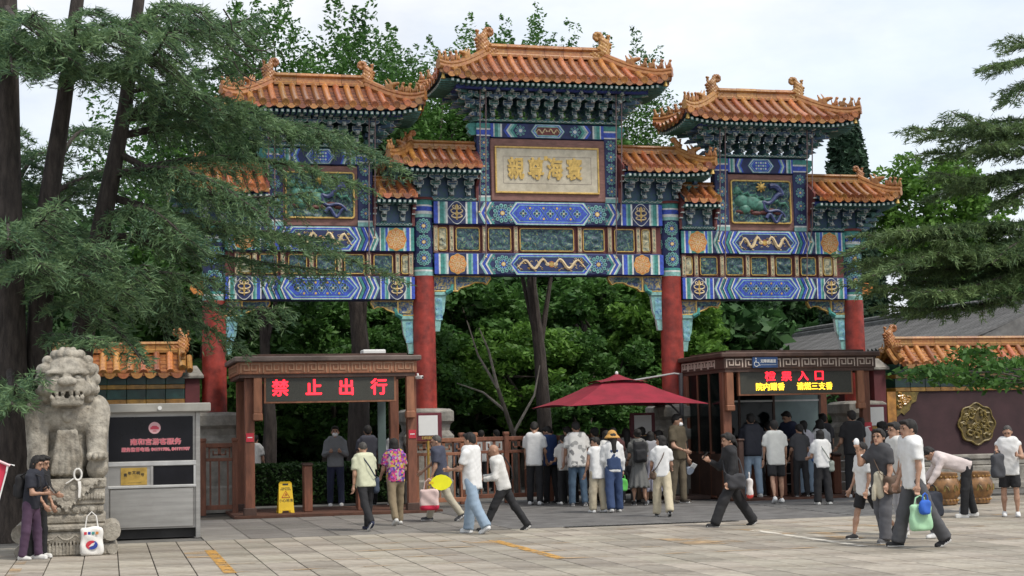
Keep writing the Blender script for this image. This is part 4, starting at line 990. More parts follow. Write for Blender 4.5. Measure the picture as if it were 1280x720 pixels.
rb_ = booth('entry_booth', 'dark brown timber ticket booth with red and yellow sign between the two right columns', 3.12, 7.06, -2.85, -.35, M_woodd, M_fretp, ((3.32, -2.75), (6.78, -2.75), (3.32, -.45), (6.78, -.45)), True)
for x in (3.36, 6.60):
    b = MB(); b.box(x-.085, x+.085, -2.98, -2.85, 2.16, 2.97, M_wood2, bev=.01); b.box(x-.10, x+.10, -3.0, -2.83, 2.02, 2.16, M_wood2, bev=.02); b.build('hanging_post', rb_)
led_sign(rb_, 3.58, 6.42, 2.36, 2.96, -2.93, [(c, x, 2.79, .27, M_ledr, .005, 1) for c, x in (('检', 4.36), ('票', 4.76), ('入', 5.17), ('口', 5.57))]+[('院内赠香', 4.35, 2.545, .185, M_ledy, .003, .97), ('请燃三支香', 5.45, 2.545, .185, M_ledy, .003, .97)])
b = MB(); M_bl = mat('blue notice', (.02, .06, .17), .5, .1, 4.); b.box(3.88, 4.5, -3.08, -3.04, 2.98, 3.24, M_bl, bev=.01); acs = b.build('access_sign', rb_)
link('lettering', text_mesh('无障碍通道', .085, M_paper, .002, .003), acs, (4.26, -3.085, 3.13), FRONT, (.9, 1, 1)); b = MB(); b.box(4.06, 4.46, -3.084, -3.08, 3.05, 3.056, M_paper); b.build('underline', acs)
b = MB(); c = (3.97, 3.09)
b.tube([(c[0]-.01, -3.085, c[1]+.08), (c[0]-.005, -3.085, c[1]+.02), (c[0]+.05, -3.085, c[1]+.015), (c[0]+.07, -3.085, c[1]-.05), (c[0]+.09, -3.085, c[1]-.05)], .010, 5, M_paper); b.ball((c[0]-.01, -3.086, c[1]+.105), (.016, .006, .016), 8, M_paper)
b.tube([(c[0]+.055*math.cos(a), -3.085, c[1]-.02+.055*math.sin(a)) for a in [R(100+i*26) for i in range(10)]], .008, 5, M_paper); b.build('wheelchair_symbol', acs)
for x, z in ((6.80, 1.6),):
    b = MB(); b.box(x-.09, x+.09, -2.865, -2.85, z-.1, z+.1, M_signred); b.box(x-.05, x+.05, -2.868, -2.864, z-.01, z+.01, M_paper); b.build('notice', rb_)
# glazed left flank and screens inside the entry booth
for i in range(3):
    b = MB(); y0 = -2.62+i*.74; b.box(3.28, 3.30, y0, y0+.70, 1.1, 2.9, M_glass); b.build('side_pane', rb_); b = MB(); b.box(3.25, 3.36, y0+.70, y0+.74, .05, 2.9, M_wood); b.box(3.25, 3.35, y0, y0+.70, .1, 1.05, M_woodd); b.build('side_frame', rb_)
b = MB(); b.box(3.45, 6.66, -.42, -.36, .05, 2.92, M_dint); b.build('back_wall', rb_)
for i, (xa, xb, m) in enumerate(((3.5, 4.5, M_glass), (4.56, 5.4, M_glass), (5.46, 6.62, mat('lit frosted pane', (.22, .30, .30), .25, .1, 2.)))):
    b = MB(); b.box(xa, xb, -.62, -.6, 1.15, 2.55, m); b.build('screen_pane', rb_); b = MB(); b.box(xb, xb+.06, -.64, -.58, .05, 2.9, M_woodd); b.box(xa, xb, -.64, -.58, 1.05, 1.15, M_alu); b.box(xa, xb, -.64, -.58, 2.25, 2.29, M_alu); b.build('screen_frame', rb_)
b = MB(); b.box(3.5, 6.6, -2.75, -.45, 2.86, 2.895, M_woodd); b.build('soffit', rb_)
def turnstile(x, y, label):
    t = thing('turnstile', label, 'turnstile', (x, y, .045), group='turnstiles of the entry booth'); b = MB(); b.box(-.10, .10, -.5, .5, 0, .88, M_wood, bev=.02); b.build('cabinet', t); b = MB(); b.box(-.12, .12, -.53, .53, .88, .95, M_woodd, bev=.02); b.build('top', t)
    b = MB()
    for z in (.25, .5, .75): b.tube([(.1, -.1, z), (.42, -.1, z)], .014, 6, M_alu)
    b.tube([(.42, -.1, .2), (.42, -.1, .8)], .014, 6, M_alu); b.build('arm', t)
turnstile(4.15, -1.85, 'turnstile cabinet nearest the left post of the entry booth'); turnstile(4.85, -1.85, 'turnstile cabinet left of the tall queue post'); turnstile(6.35, -1.6, 'turnstile cabinet nearest the right post of the entry booth')
gatepost(4.98, -2.75, 1.22, 'tall brown queue post in the middle of the entry booth front', .085, M_woodd); gatepost(3.42, -3.3, 1.3, 'slim dark queue post behind the woman in black', .06, M_woodd); gatepost(4.55, -2.5, .95, 'short brown queue post right of the jeans visitor at the ticket booth', .07)

# ---------------- timber fences with fretwork
def fence(x0, x1, y, label, bays, m=M_wood, h=1.5):
    t = thing('timber_fence', label, 'fence'); w_ = (x1-x0)/bays
    for i in range(bays+1):
        b = MB(); x = x0+w_*i; b.box(x-.06, x+.06, y-.06, y+.06, 0, h+.08, m, bev=.01); b.box(x-.07, x+.07, y-.07, y+.07, h+.08, h+.16, m, bev=.015); b.build('post', t)
    b0 = MB(); b0.box(-.018, .018, -.018, .018, 0, h-.47, m); bm_ = b0.mesh('baluster')
    for i in range(bays):
        a, c = x0+w_*i+.06, x0+w_*(i+1)-.06
        for z0, z1 in ((h-.04, h+.05), (h-.34, h-.27), (.12, .22)):
            b = MB(); b.box(a, c, y-.035, y+.035, z0, z1, m, bev=.006); b.build('rail', t)
        n = max(1, int(round((c-a)/.5))); s = .2/4; st = (c-a)/n
        for k in range(n):
            b = MB(); ox = a+st*k+(st-.42)/2; stroke(b, FU, .03, y-.02, y+.02, m, ox, h-.25, s); stroke(b, FU, .03, y-.02, y+.02, m, ox+.235, h-.25, s, True); b.build('fret_panel', t)
        q = max(2, int((c-a)/.15))
        for k in range(q): link('baluster', bm_, t, (a+(c-a)*(k+.5)/q, y, .18))
fence(-8.30, -7.62, -1.6, 'short timber fence left of the exit booth', 1)
fence(-3.72, -2.28, -1.55, 'timber fence with fretwork in front of the stone block beside the exit booth', 1, M_wood2)
fence(-2.28, .95, -.2, 'timber fence with fretwork under the centre arch left of the crowd', 3)
fence(.95, 3.1, -.25, 'dark timber fence behind the crowd under the red parasol', 2, M_woodd)
# QR stands: the code itself is left out
def qr(x, y, z, label, stand):
    t = thing('notice_stand', label, 'notice', (x, y, 0)); b = MB(); b.box(-.31, .31, -.03, .03, z, z+.62, M_maroon, bev=.01); b.build('frame', t); b = MB(); b.box(-.215, .215, -.042, -.03, z+.12, z+.56, M_paper); b.build('panel', t)
    link('lettering', text_mesh('扫码购票', .075, M_gold, .002, .003), t, (0, -.036, z+.06), FRONT)
    b = MB()
    if stand: b.tube([(0, 0, .03), (0, 0, z)], .03, 8, M_brass); b.lathe([(.2, 0), (.2, .025), (.05, .05)], 16, M_brass)
    else: b.box(-.3, .3, .03, .1, 0, z+.5, M_woodd)
    b.build('stand', t)
qr(-3.42, -1.95, 1.5, 'maroon framed white notice on a brass pole in front of the left stone block', True); qr(7.52, -1.8, 1.5, 'maroon framed white notice right of the entry booth', False); qr(2.05, -.62, 1.42, 'maroon framed notice half hidden behind the guard in olive', False)

# ---------------- glazed-roof walls either side
M_gtile = mat('dark green glazed brick', (.012, .055, .045), .35, .3, 4., rand=.2, dirt=.3, coat=.3)
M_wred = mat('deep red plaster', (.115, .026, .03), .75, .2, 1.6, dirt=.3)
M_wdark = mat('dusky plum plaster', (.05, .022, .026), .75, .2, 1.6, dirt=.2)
M_ygl = mat('yellow glazed strip', (.40, .20, .035), .35, .25, 6., rand=.2, dirt=.35, coat=.3)
def screen_wall(name, label, x0, x1, body, endx):
    t = thing(name, label, 'wall'); y = 0.; B = .55
    b = MB(); b.box(x0, x1, -.24, .24, .8, 2.45, body); b.build('wall_body', t)
    b = MB(); b.box(x0-.03, x1+.03, -.34, .34, 0, .55, M_stone, bev=.03); b.box(x0, x1, -.30, .30, .55, .7, M_stone, bev=.03); b.box(x0-.02, x1+.02, -.33, .33, .7, .84, M_stone, bev=.03); b.build('stone_base', t)
    for z0, z1, m, d in ((2.45, 2.55, M_ygl, .28), (2.55, 2.78, M_gtile, .27), (2.78, 2.88, M_ygl, .30), (2.88, 3.1, M_gtile, .33)):
        n = int((x1-x0)/.42); w_ = (x1-x0)/n; q = MB(); q.box(-w_/2+.003, w_/2-.003, -d, d, z0, z1, m, bev=.008); me = q.mesh('glazed_brick')
        for i in range(n): link('glazed_brick', me, t, (x0+w_*(i+.5), 0, 0))
    ro = link('wall_roof', None, t); H = .52; zr, ze = 3.62, 3.14
    f = lambda x, tt, sg: Vector((x, sg*B*tt, zr-(zr-ze)*(1.2*tt-.2*tt*tt)))
    q = MB()
    for sg in (-1, 1):
        for k in range(5):
            a, c = k/5, (k+1)/5; P = [f(x0, a, sg), f(x1, a, sg), f(x1, c, sg)+Vector((0, 0, .03)), f(x0, c, sg)+Vector((0, 0, .03))]; q.add(P, [(0, 1, 2, 3)], M_tile); q.add([P[3], P[2], P[2]-Vector((0, 0, .04)), P[3]-Vector((0, 0, .04))], [(0, 1, 2, 3)], M_tile)
    q.box(x0, x1, -B+.03, B-.03, 3.08, 3.15, M_gtile); q.build('tile_bed', ro)
    fake = Roof.__new__(Roof); fake.pitch = .29; dm = fake.drip(); n = int((x1-x0)/.29)
    for sg in (-1, 1):
        me, o = Roof.barrel(fake, lambda tt: f(0, tt, sg), .05)
        for i in range(n):
            x = x0+.145+.29*i; link('barrel_tile', me, ro, f(x, 1.03, sg), (0, 0, 0), (1.05, 1, 1)); link('drip_tile', dm, ro, f(x+.145, 1., sg)+Vector((0, sg*.012, .02)), (0, 0, 0 if sg < 0 else math.pi))
    prof = [(-.12, 0), (-.12, .06), (-.07, .09), (-.07, .17), (-.10, .2), (-.06, .25), (.06, .25), (.10, .2), (.07, .17), (.07, .09), (.12, .06), (.12, 0)]
    n = int((x1-x0)/.6); w_ = (x1-x0)/n; q = MB(); q.prism(prof, -w_/2+.004, w_/2-.004, M_tile2, plane='yz'); me = q.mesh('ridge_tile')
    for i in range(n): link('ridge_tile', me, ro, (x0+w_*(i+.5), 0, 3.60))
    e = 1 if endx > 0 else -1; xe = x1-.1 if e > 0 else x0+.1
    link('ridge_dragon', CHIWEN, ro, (xe, 0, 3.55), (0, 0, math.pi if e > 0 else 0), (.8, .8, .8))
    for sg in (-1, 1):
        q = MB(); q.tube([f(xe+e*.04, .1+.92*i/5, sg)+Vector((0, 0, .1)) for i in range(6)], .085, 8, M_tile2); q.tube([f(xe+e*.2, .3+.72*i/4, sg)+Vector((0, 0, .04)) for i in range(5)], .07, 8, M_tile2); q.build('verge_ridge', ro, True)
        link('ridge_beast', BEAST, ro, f(xe+e*.05, .72, sg)+Vector((0, 0, .16)), (0, 0, 0 if sg < 0 else math.pi), (.8, .8, .8))
    return t
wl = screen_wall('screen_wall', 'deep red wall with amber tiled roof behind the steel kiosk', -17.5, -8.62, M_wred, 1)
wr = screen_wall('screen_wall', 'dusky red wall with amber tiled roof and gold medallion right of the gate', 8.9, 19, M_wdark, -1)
b = MB(); b.box(8.66, 8.9, -.28, .28, .8, 2.45, M_ygl); b.build('corner_pilaster', wr)
for sg, x in ((-1, -8.44), (1, 8.5)):
    b = MB(); b.box(x-.17, x+.15, -.26, .26, 0, 3.0, M_wred); b.box(x-.24, x+.24, -.34, .34, 3.0, 3.06, M_stone, bev=.02); b.add([(x-.24, -.34, 3.06), (x+.24, -.34, 3.06), (x+.24, .34, 3.06), (x-.24, .34, 3.06), (x-.1, 0, 3.3), (x+.1, 0, 3.3)], [(0, 1, 5, 4), (2, 3, 4, 5), (1, 2, 5), (3, 0, 4)], M_stone)
    tag(b.build('gate_pier'), 'narrow red pier with stone cap between wall and %s outer column' % ('left' if sg < 0 else 'right'), 'pier')
# medallion and corner carving on the right wall
def blobrel(parent, name, pts, y, m): 
    q = MB()
    for p in pts: q.tube([(a, y, c) for a, c in p], [.035]*len(p), 6, m)
    return q.build(name, parent, True)
M_olg = mat('tarnished gold carving', (.20, .145, .035), .5, .35, 14., dirt=.5)
q = MB(); q.map = None
pts = [(11.13+.50*(1+.06*math.cos(8*a))*math.cos(a), 1.60+.50*(1+.06*math.cos(8*a))*math.sin(a)) for a in [2*math.pi*i/48 for i in range(48)]]
q.prism(pts, -.28, -.235, mat('medallion ground', (.10, .07, .02), .6, .3, 12.)); q.tube([(a, -.285, c) for a, c in pts]+[(pts[0][0], -.285, pts[0][1])], .025, 6, M_olg, caps=False); md = q.build('wall_medallion', wr)
rg = random.Random(3); ps = []
for i in range(34):
    r_ = .4*math.sqrt(rg.random()); a = rg.uniform(0, 6.28); x, z = 11.13+r_*math.cos(a), 1.60+r_*math.sin(a); k = rg.uniform(0, 6.28); ps.append([(x+.09*math.cos(k+t*1.3)*(1-t*.12), z+.07*math.sin(k+t*1.3)) for t in range(4)])
blobrel(md, 'carving', ps, -.285, M_olg)
q = MB(); q.prism([(8.92, 2.44), (8.92, 1.82), (9.05, 1.92), (9.12, 1.86), (9.28, 2.0), (9.33, 2.14), (9.47, 2.2), (9.5, 2.34), (9.56, 2.44)], -.265, -.235, M_olg); cc = q.build('corner_carving', wr); ps = []
for i in range(16):
    a, c = rg.random(), rg.random()
    if a+c > 1: a, c = 1-a, 1-c
    x, z = 8.98+.42*a, 2.40-.42*c; k = rg.uniform(0, 6.28); ps.append([(x+.06*math.cos(k+t*1.3), z+.05*math.sin(k+t*1.3)) for t in range(4)])
blobrel(cc, 'carving', ps, -.27, M_ygl)

# ---------------- steel kiosk
kt = thing('steel_kiosk', 'stainless steel service kiosk with dark windows right of the stone lion', 'kiosk'); kx0, kx1, ky = -10.35, -8.80, -9.0
M_blk = mat('black window film', (.008, .008, .011), .22, .2, 3., spec=.25)
b = MB(); b.box(kx0-.1, -8.60, ky-.18, ky+1.15, 2.13, 2.28, mat('kiosk canopy', (.33, .32, .29), .6, .15, 2., dirt=.5), bev=.015); b.build('canopy', kt); 
b = MB(); b.box(kx0, kx1, ky+.02, ky+1.0, .18, 2.13, M_steel); b.build('cabinet', kt)
b = MB()
for x in (kx0+.02, kx1-.02): b = MB(); b.box(x-.03, x+.05, ky-.03, ky+.03, .0, 2.13, M_steel, bev=.01); b.build('corner_frame', kt)
b = MB(); b.box(kx0+.06, kx1-.09, ky-.005, ky+.015, 1.32, 2.06, M_blk); wn = b.build('upper_window', kt)
b = MB(); b.box(kx0+.06, kx1-.03, ky-.03, ky+.018, 1.23, 1.31, M_alu, bev=.01); b.box(kx0+.06, kx1-.03, ky-.03, ky+.018, .86, .91, M_alu, bev=.01); b.box(kx0+.76, kx0+.80, ky-.025, ky+.018, .91, 1.23, M_steel); b.box(kx1-.08, kx1-.035, ky-.025, ky+.018, .91, 1.23, M_alu); b.build('window_frame', kt)
b = MB(); b.box(kx0+.80, kx1-.08, ky-.005, ky+.016, .91, 1.23, M_blk); b.build('lower_window', kt)
b = MB(); b.box(kx0+.06, kx0+.76, ky-.003, ky+.016, .91, 1.23, M_steel); b.build('lower_panel', kt)
b = MB(); b.box(kx0+.09, kx1-.08, ky-.012, ky+.018, .20, .86, M_steel, bev=.012); b.build('front_panel', kt)
b = MB(); b.box(kx0+.04, kx1-.04, ky+.1, ky+.95, .02, .18, M_dint); b.build('base', kt)  # near-black block fills the gap under the cabinet, its shade in the colour
b = MB(); b.box(kx0+.27, kx0+.70, ky-.018, ky-.004, .92, 1.21, M_brass); pl_ = b.build('brass_plate', kt)
for i, c in enumerate('青年文明号'): link('lettering', text_mesh(c, .062, M_dint, .002, .002), pl_, (kx0+.345+.07*i, ky-.021, 1.085+.04*(1-((i-2)/2)**2)), FRONT)
b = MB(); b.box(kx0+.38, kx0+.6, ky-.021, ky-.018, .955, .96, M_dint); b.build('rule', pl_)
M_pink = mat('pink lettering', (.72, .42, .44), .5, .1, 5.); M_crm = mat('crimson lettering', (.55, .05, .09), .5, .1, 5.)
xm = (kx0+kx1)/2+.07
for body, z, s_, sx in (('雍和宫游客服务', 1.63, .115, 1.05), ('服务监督电话: 84191906, 84191907', 1.505, .075, 1.0)):
    link('lettering', text_mesh(body, s_, M_pink, .006, .002), wn, (xm, ky-.010, z), FRONT, (sx, 1, 1)); link('lettering', text_mesh(body, s_, M_crm, .0, .002), wn, (xm, ky-.014, z), FRONT, (sx, 1, 1))
b = MB(); b.tube([(xm-.02, ky-.005, 1.87), (xm-.02, ky-.012, 1.87)], .10, 24, M_pink); b.box(xm-.09, xm+.05, ky-.016, ky-.012, 1.845, 1.88, M_crm); b.prism([(xm-.08, 1.88), (xm+.04, 1.88), (xm+.015, 1.905), (xm-.055, 1.905)], ky-.016, ky-.012, M_crm); b.box(xm-.05, xm+.01, ky-.016, ky-.012, 1.81, 1.825, M_crm); b.build('emblem', wn)
b = MB(); b.tube([(xm+.06, ky-.185, 2.2), (xm+.06, ky-.20, 2.2)], .035, 14, M_paper); b.build('lamp_disc', kt)

# ---------------- stone guardian lion
M_lion = mat('weathered lion stone', (.36, .33, .275), .85, .25, 9., dirt=.7, bump=.7, bscale=34)
def lion():
    pr = [('c', (0, .18, .3), (0, .02, 1.0), .44, .40), ('e', (0, -.16, .98), (.46, .30, .34)), ('e', (0, -.1, .3), (.34, .3, .34))]
    for s in (-1, 1):
        pr += [('e', (s*.44, .12, .28), (.19, .4, .3)), ('e', (s*.44, -.1, 1.0), (.22, .26, .28)), ('e', (s*.46, -.3, .09), (.14, .2, .09)) if s < 0 else ('e', (s*.46, -.38, .17), (.17, .17, .17), {'k': .01})]
    pr += [('c', (-.45, -.2, .9), (-.45, -.36, .15), .2, .135), ('e', (-.46, -.46, .09), (.16, .2, .10)), ('c', (.45, -.2, .9), (.45, -.36, .45), .2, .15), ('e', (.46, -.46, .37), (.17, .18, .09))]
    for s, z in ((-1, .08), (1, .36)):
        for i in range(4): pr.append(('e', (s*.46-.12+.08*i, -.62+(.03 if i in (0, 3) else 0), z-.01), (.042, .07, .06), {'k': .012}))
    for i in range(5): pr.append(('c', (-.2+.1*i, -.36, .12), (-.12+.06*i, -.42, .72), .055, .04, {'k': .02}))
    hc = (0, -.26, 1.5)
    pr += [('e', hc, (.37, .36, .40)), ('b', (0, -.5, 1.40), (.27, .2, .15), .07), ('b', (0, -.5, 1.18), (.25, .17, .075), .05), ('e', (0, -.70, 1.47), (.13, .07, .075), {'k': .02}), ('e', (-.10, -.74, 1.46), (.05, .04, .045), {'k': .015}), ('e', (.10, -.74, 1.46), (.05, .04, .045), {'k': .015})]
    pr.append(('b', (0, -.66, 1.268), (.23, .2, .05), .02, {'cut': 1, 'k': .015}))
    for s in (-1, 1):
        pr += [('e', (s*.17, -.56, 1.60), (.17, .10, .065), {'k': .02}), ('e', (s*.17, -.62, 1.535), (.10, .07, .05), {'cut': 1, 'k': .02}), ('e', (s*.17, -.585, 1.53), (.06, .05, .045), {'k': .006}), ('e', (s*.26, -.5, 1.36), (.12, .14, .12), {'k': .03}), ('e', (s*.37, -.34, 1.42), (.06, .1, .13), {'k': .02})]
        for k in range(3): pr.append(('e', (s*(.07+.08*k), -.66, 1.23), (.038, .03, .04), {'k': .008}))
        for k in range(2): pr.append(('e', (s*(.06+.1*k), -.67, 1.30), (.04, .03, .04), {'k': .008}))
    for row, (th, n, r_) in enumerate(((.2, 6, .07), (.5, 11, .075), (.85, 14, .085), (1.2, 14, .095), (1.55, 14, .10), (1.9, 14, .10), (2.2, 13, .09))):
        for i in range(n):
            ph = 2*math.pi*(i+.5*(row % 2))/n; d = (math.sin(th)*math.sin(ph), math.sin(th)*math.cos(ph), math.cos(th))
            if d[1] < -.42 and d[2] < .8: continue
            pr.append(('e', (hc[0]+d[0]*.42, hc[1]+.04+d[1]*.40, hc[2]+d[2]*.44), (r_,)*3, {'k': .012}))
    pr += [('e', (0, -.46, .95), (.085, .06, .09), {'k': .012}), ('c', (-.3, -.36, 1.08), (0, -.46, 1.03), .035, .035, {'k': .015}), ('c', (.3, -.36, 1.08), (0, -.46, 1.03), .035, .035, {'k': .015})]
    V, F, M = sculpt(pr, .0172, .028, noise=lambda P: .005*np.sin(P[..., 0]*31+2*np.sin(P[..., 2]*17))*np.sin(P[..., 2]*37)*np.sin(P[..., 1]*29))
    return V, F
LX, LY = -10.88, -11.45
lt = thing('stone_lion', 'weathered grey stone guardian lion seated on a carved plinth', 'statue', (LX, LY, 0))
V, F = lion(); V = V*np.array([.95, .9, 1.0]); o = link('lion_body', npmesh('lion_body', V, F, [M_lion], True), lt, (0, 0, 1.10))
b = MB(); b.box(-.70, .70, -.62, .62, 0, .16, M_lion, bev=.02); b.box(-.62, .62, -.56, .56, .16, .36, M_lion, bev=.03); b.box(-.66, .66, -.6, .6, .36, .46, M_lion, bev=.03)
for s in (-1, 1): b.tube([(s*.64, -.66, .34), (s*.64, .6, .34)], .14, 12, M_lion); b.tube([(s*.66, -.64, .08), (s*.66, .6, .08)], .08, 10, M_lion)
b.build('plinth_foot', lt)
q = MB()
for i in range(5):
    x = -.5+.25*i; q.tube([(x-.12, -.625, .30), (x-.06, -.64, .25), (x, -.645, .235), (x+.06, -.64, .25), (x+.12, -.625, .30)], .018, 6, M_lion)
for i in range(22): q.box(-.55+.05*i, -.525+.05*i, -.632, -.61, .02, .22, M_lion)
q.build('carved_apron', lt)
b = MB(); b.box(-.56, .56, -.56, .56, .46, .60, M_lion, bev=.03); b.box(-.53, .53, -.54, .54, .60, .74, M_lion, bev=.02); b.box(-.55, .55, -.56, .56, .74, .98, M_lion, bev=.02); b.box(-.57, .57, -.58, .58, .98, 1.12, M_lion, bev=.025); b.build('plinth_block', lt)
q = MB(); q.prism([(-.5, 1.13), (.5, 1.13), (0, .66)], -.60, -.575, M_lion)
for i in range(9): t_ = i/8; q.tube([(-.5+.5*t_, -.6, 1.12-.46*t_), (-.48+.5*t_, -.61, 1.09-.44*t_)], .022, 6, M_lion); q.tube([(.5-.5*t_, -.6, 1.12-.46*t_), (.48-.5*t_, -.61, 1.09-.44*t_)], .022, 6, M_lion)
for i in range(9): q.ball((-.48+.12*i, -.57, .67), (.05, .025, .045), 8, M_lion)
for i in range(12): q.ball((.08+.04*i, -.575, .86), (.03, .025, .05), 6, M_lion); q.ball((-.08-.04*i, -.575, .86), (.03, .025, .05), 6, M_lion)
for x, z in ((-.15, .98), (.1, 1.0), (0, .85), (-.25, 1.05), (.28, 1.06)): q.ball((x, -.60, z), (.06, .02, .045), 8, M_lion)
q.build('carved_cloth', lt)
# white cloth ribbon left on the plinth
M_cloth = mat('white cotton', (.74, .72, .68), .85, .08, 6.)
q = MB(); cx_, cz_ = LX+.16, 1.19
q.tube([(cx_+.055*math.cos(a), LY-.63, cz_+.085*math.sin(a)) for a in [2*math.pi*i/14 for i in range(15)]], .026, 7, M_cloth, caps=False, flat=.6); q.tube([(cx_+.02, LY-.64, cz_-.1), (cx_+.03, LY-.65, cz_-.2), (cx_+.02, LY-.64, cz_-.34)], [.03, .028, .022], 7, M_cloth, flat=.5); q.tube([(cx_-.06, LY-.63, cz_-.06), (cx_-.12, LY-.64, cz_-.1), (cx_-.17, LY-.63, cz_-.13)], [.024, .022, .018], 7, M_cloth, flat=.5)
tag(q.build('cloth_ribbon', None, True), 'white cloth loop hanging on the lion plinth below its paw', 'cloth')
# ================================================================== BAGS, PARASOL, SIGNS
M_parasol = mat('crimson parasol fabric', (.245, .011, .028), .75, .16, 3., bump=.1)
M_pole = mat('dark grey pole', (.06, .06, .065), .5, .2, 5.)
pt = thing('parasol', 'large square crimson parasol with a vented top over the crowd', 'parasol')
ucx, ucy, hs = 1.07, -1.75, 1.62
def cano(b, h0, z0, h1, z1, drop=.03, m=M_parasol):
    """square canopy ring from half width h0 at z0 up to h1 at z1, a ridge along every diagonal and sagging cloth between"""
    n = 8
    for k in range(4):
        c0 = [(-1, -1), (1, -1), (1, 1), (-1, 1)][k]; c1 = [(-1, -1), (1, -1), (1, 1), (-1, 1)][(k+1) % 4]; vs = []
        for j in range(5):
            t = j/4; h = h0+(h1-h0)*t; z = z0+(z1-z0)*t-.04*math.sin(math.pi*t)
            for i in range(n+1): u = i/n; x = c0[0]*(1-u)+c1[0]*u; y = c0[1]*(1-u)+c1[1]*u; sg = math.sin(math.pi*u)*(1-t); vs.append((ucx+x*h*(1-.03*sg), ucy+y*h*(1-.03*sg), z+.05*sg))
        b.add(vs, [(j*(n+1)+i, j*(n+1)+i+1, (j+1)*(n+1)+i+1, (j+1)*(n+1)+i) for j in range(4) for i in range(n)], m)
b = MB(); cano(b, hs, 2.19, .44, 2.74); b.build('canopy', pt, True)
b = MB(); cano(b, .56, 2.73, .02, 2.93); b.build('vent_cap', pt, True)
b = MB(); b.ball((ucx, ucy, 2.95), (.04, .04, .05), 8, M_paper); b.build('finial', pt)
for sx in (-1, 1):
    for sy in (-1, 1): b = MB(); b.tube([(ucx, ucy, 2.70), (ucx+sx*hs*.98, ucy+sy*hs*.98, 2.175)], .014, 6, M_pole); b.build('rib', pt)
b = MB(); b.tube([(2.78, -1.35, .1), (2.78, -1.35, 2.95)], .05, 10, M_pole); b.build('pole', pt, True)
b = MB(); b.tube([(2.78, -1.35, 2.92), (2.6, -1.4, 2.94), (ucx, ucy, 2.72)], .022, 8, mat('grey arm', (.3, .3, .3), .5, .1, 5.)); b.tube([(2.78, -1.35, 1.95), (2.5, -1.42, 2.2), (1.9, -1.55, 2.45)], .025, 8, M_pole); b.build('arm', pt, True)
b = MB(); b.box(2.3, 3.26, -1.85, -.9, 0, .1, M_woodd, bev=.02); b.build('base', pt)

# yellow wet-floor sign
M_yel = mat('yellow plastic', (.72, .47, .01), .5, .08, 4.); wt = thing('wet_floor_sign', 'yellow folding wet floor sign standing in the exit booth', 'floor sign', (-6.62, -2.35, .045), 4)
for s in (-1, 1):
    b = MB(); T = Matrix.Translation((0, s*.12, 0)) @ Matrix.Rotation(R(s*11), 4, 'X'); b.T = T
    b.prism([(-.17, 0), (-.10, 0), (-.08, .05), (.08, .05), (.10, 0), (.17, 0), (.135, .64), (.10, .67), (-.10, .67), (-.135, .64)], -.012, .012, M_yel); b.build('leaf', wt)
    if s < 0:
        b = MB(); b.T = T; b.box(-.06, .06, -.0145, -.0125, .59, .63, M_dint); b.build('grip_slot', wt)
        b = MB(); b.T = T; b.tube([(-.085, -.015, .33), (.085, -.015, .33), (0, -.015, .47), (-.085, -.015, .33)], .007, 5, M_signred, caps=False); b.tube([(-.02, -.015, .36), (.0, -.015, .40), (.02, -.015, .37), (.0, -.015, .42)], .008, 5, M_signred); b.build('warning_triangle', wt)
        for body, z, s_ in (('小心地滑', .26, .075), ('CAUTION', .53, .04), ('WET FLOOR', .495, .04)):
            o = link('lettering', text_mesh(body, s_, M_dint, .001, .001), wt); o.matrix_local = T @ Matrix.Translation((0, -.014, z)) @ Matrix.Rotation(R(90), 4, 'X')
# glazed drums at the right
M_drum = mat('drum ochre glaze', (.21, .10, .028), .45, .35, 8., dirt=.7, coat=.2)
for x, y, lab in ((6.15, -7.3, 'ochre glazed drum seat left of the bending man'), (6.95, -7.2, 'ochre glazed drum seat behind the bending man')):
    t = thing('drum_seat', lab, 'drum seat', (x, y, 0), group='glazed drum seats by the wall'); b = MB(); b.lathe([(.22, 0), (.27, .02), (.28, .1), (.27, .13), (.33, .22), (.35, .34), (.33, .46), (.28, .54), (.29, .58), (.29, .64), (.26, .66), (.05, .67)], 24, M_drum); b.build('body', t, True)
    b = MB()
    for z in (.1, .57):
        for i in range(20): a = 2*math.pi*i/20; b.ball((.285*math.cos(a), .285*math.sin(a), z), (.022, .022, .022), 6, M_ygl)
    b.build('studs', t)
    b = MB()
    for i in range(10):
        a = 2*math.pi*i/10; b.tube([(.345*math.cos(a+d), .345*math.sin(a+d), .34+h) for d, h in ((-.14, -.06), (-.05, .06), (.06, .02), (.14, -.04))], .02, 5, M_olg)
    b.build('carving', t)
# drain cover / stone step along the right wall
b = MB(); b.box(8.9, 19, -1.5, -.36, 0, .16, M_stone, bev=.02); tag(b.build('stone_step'), kind='structure')
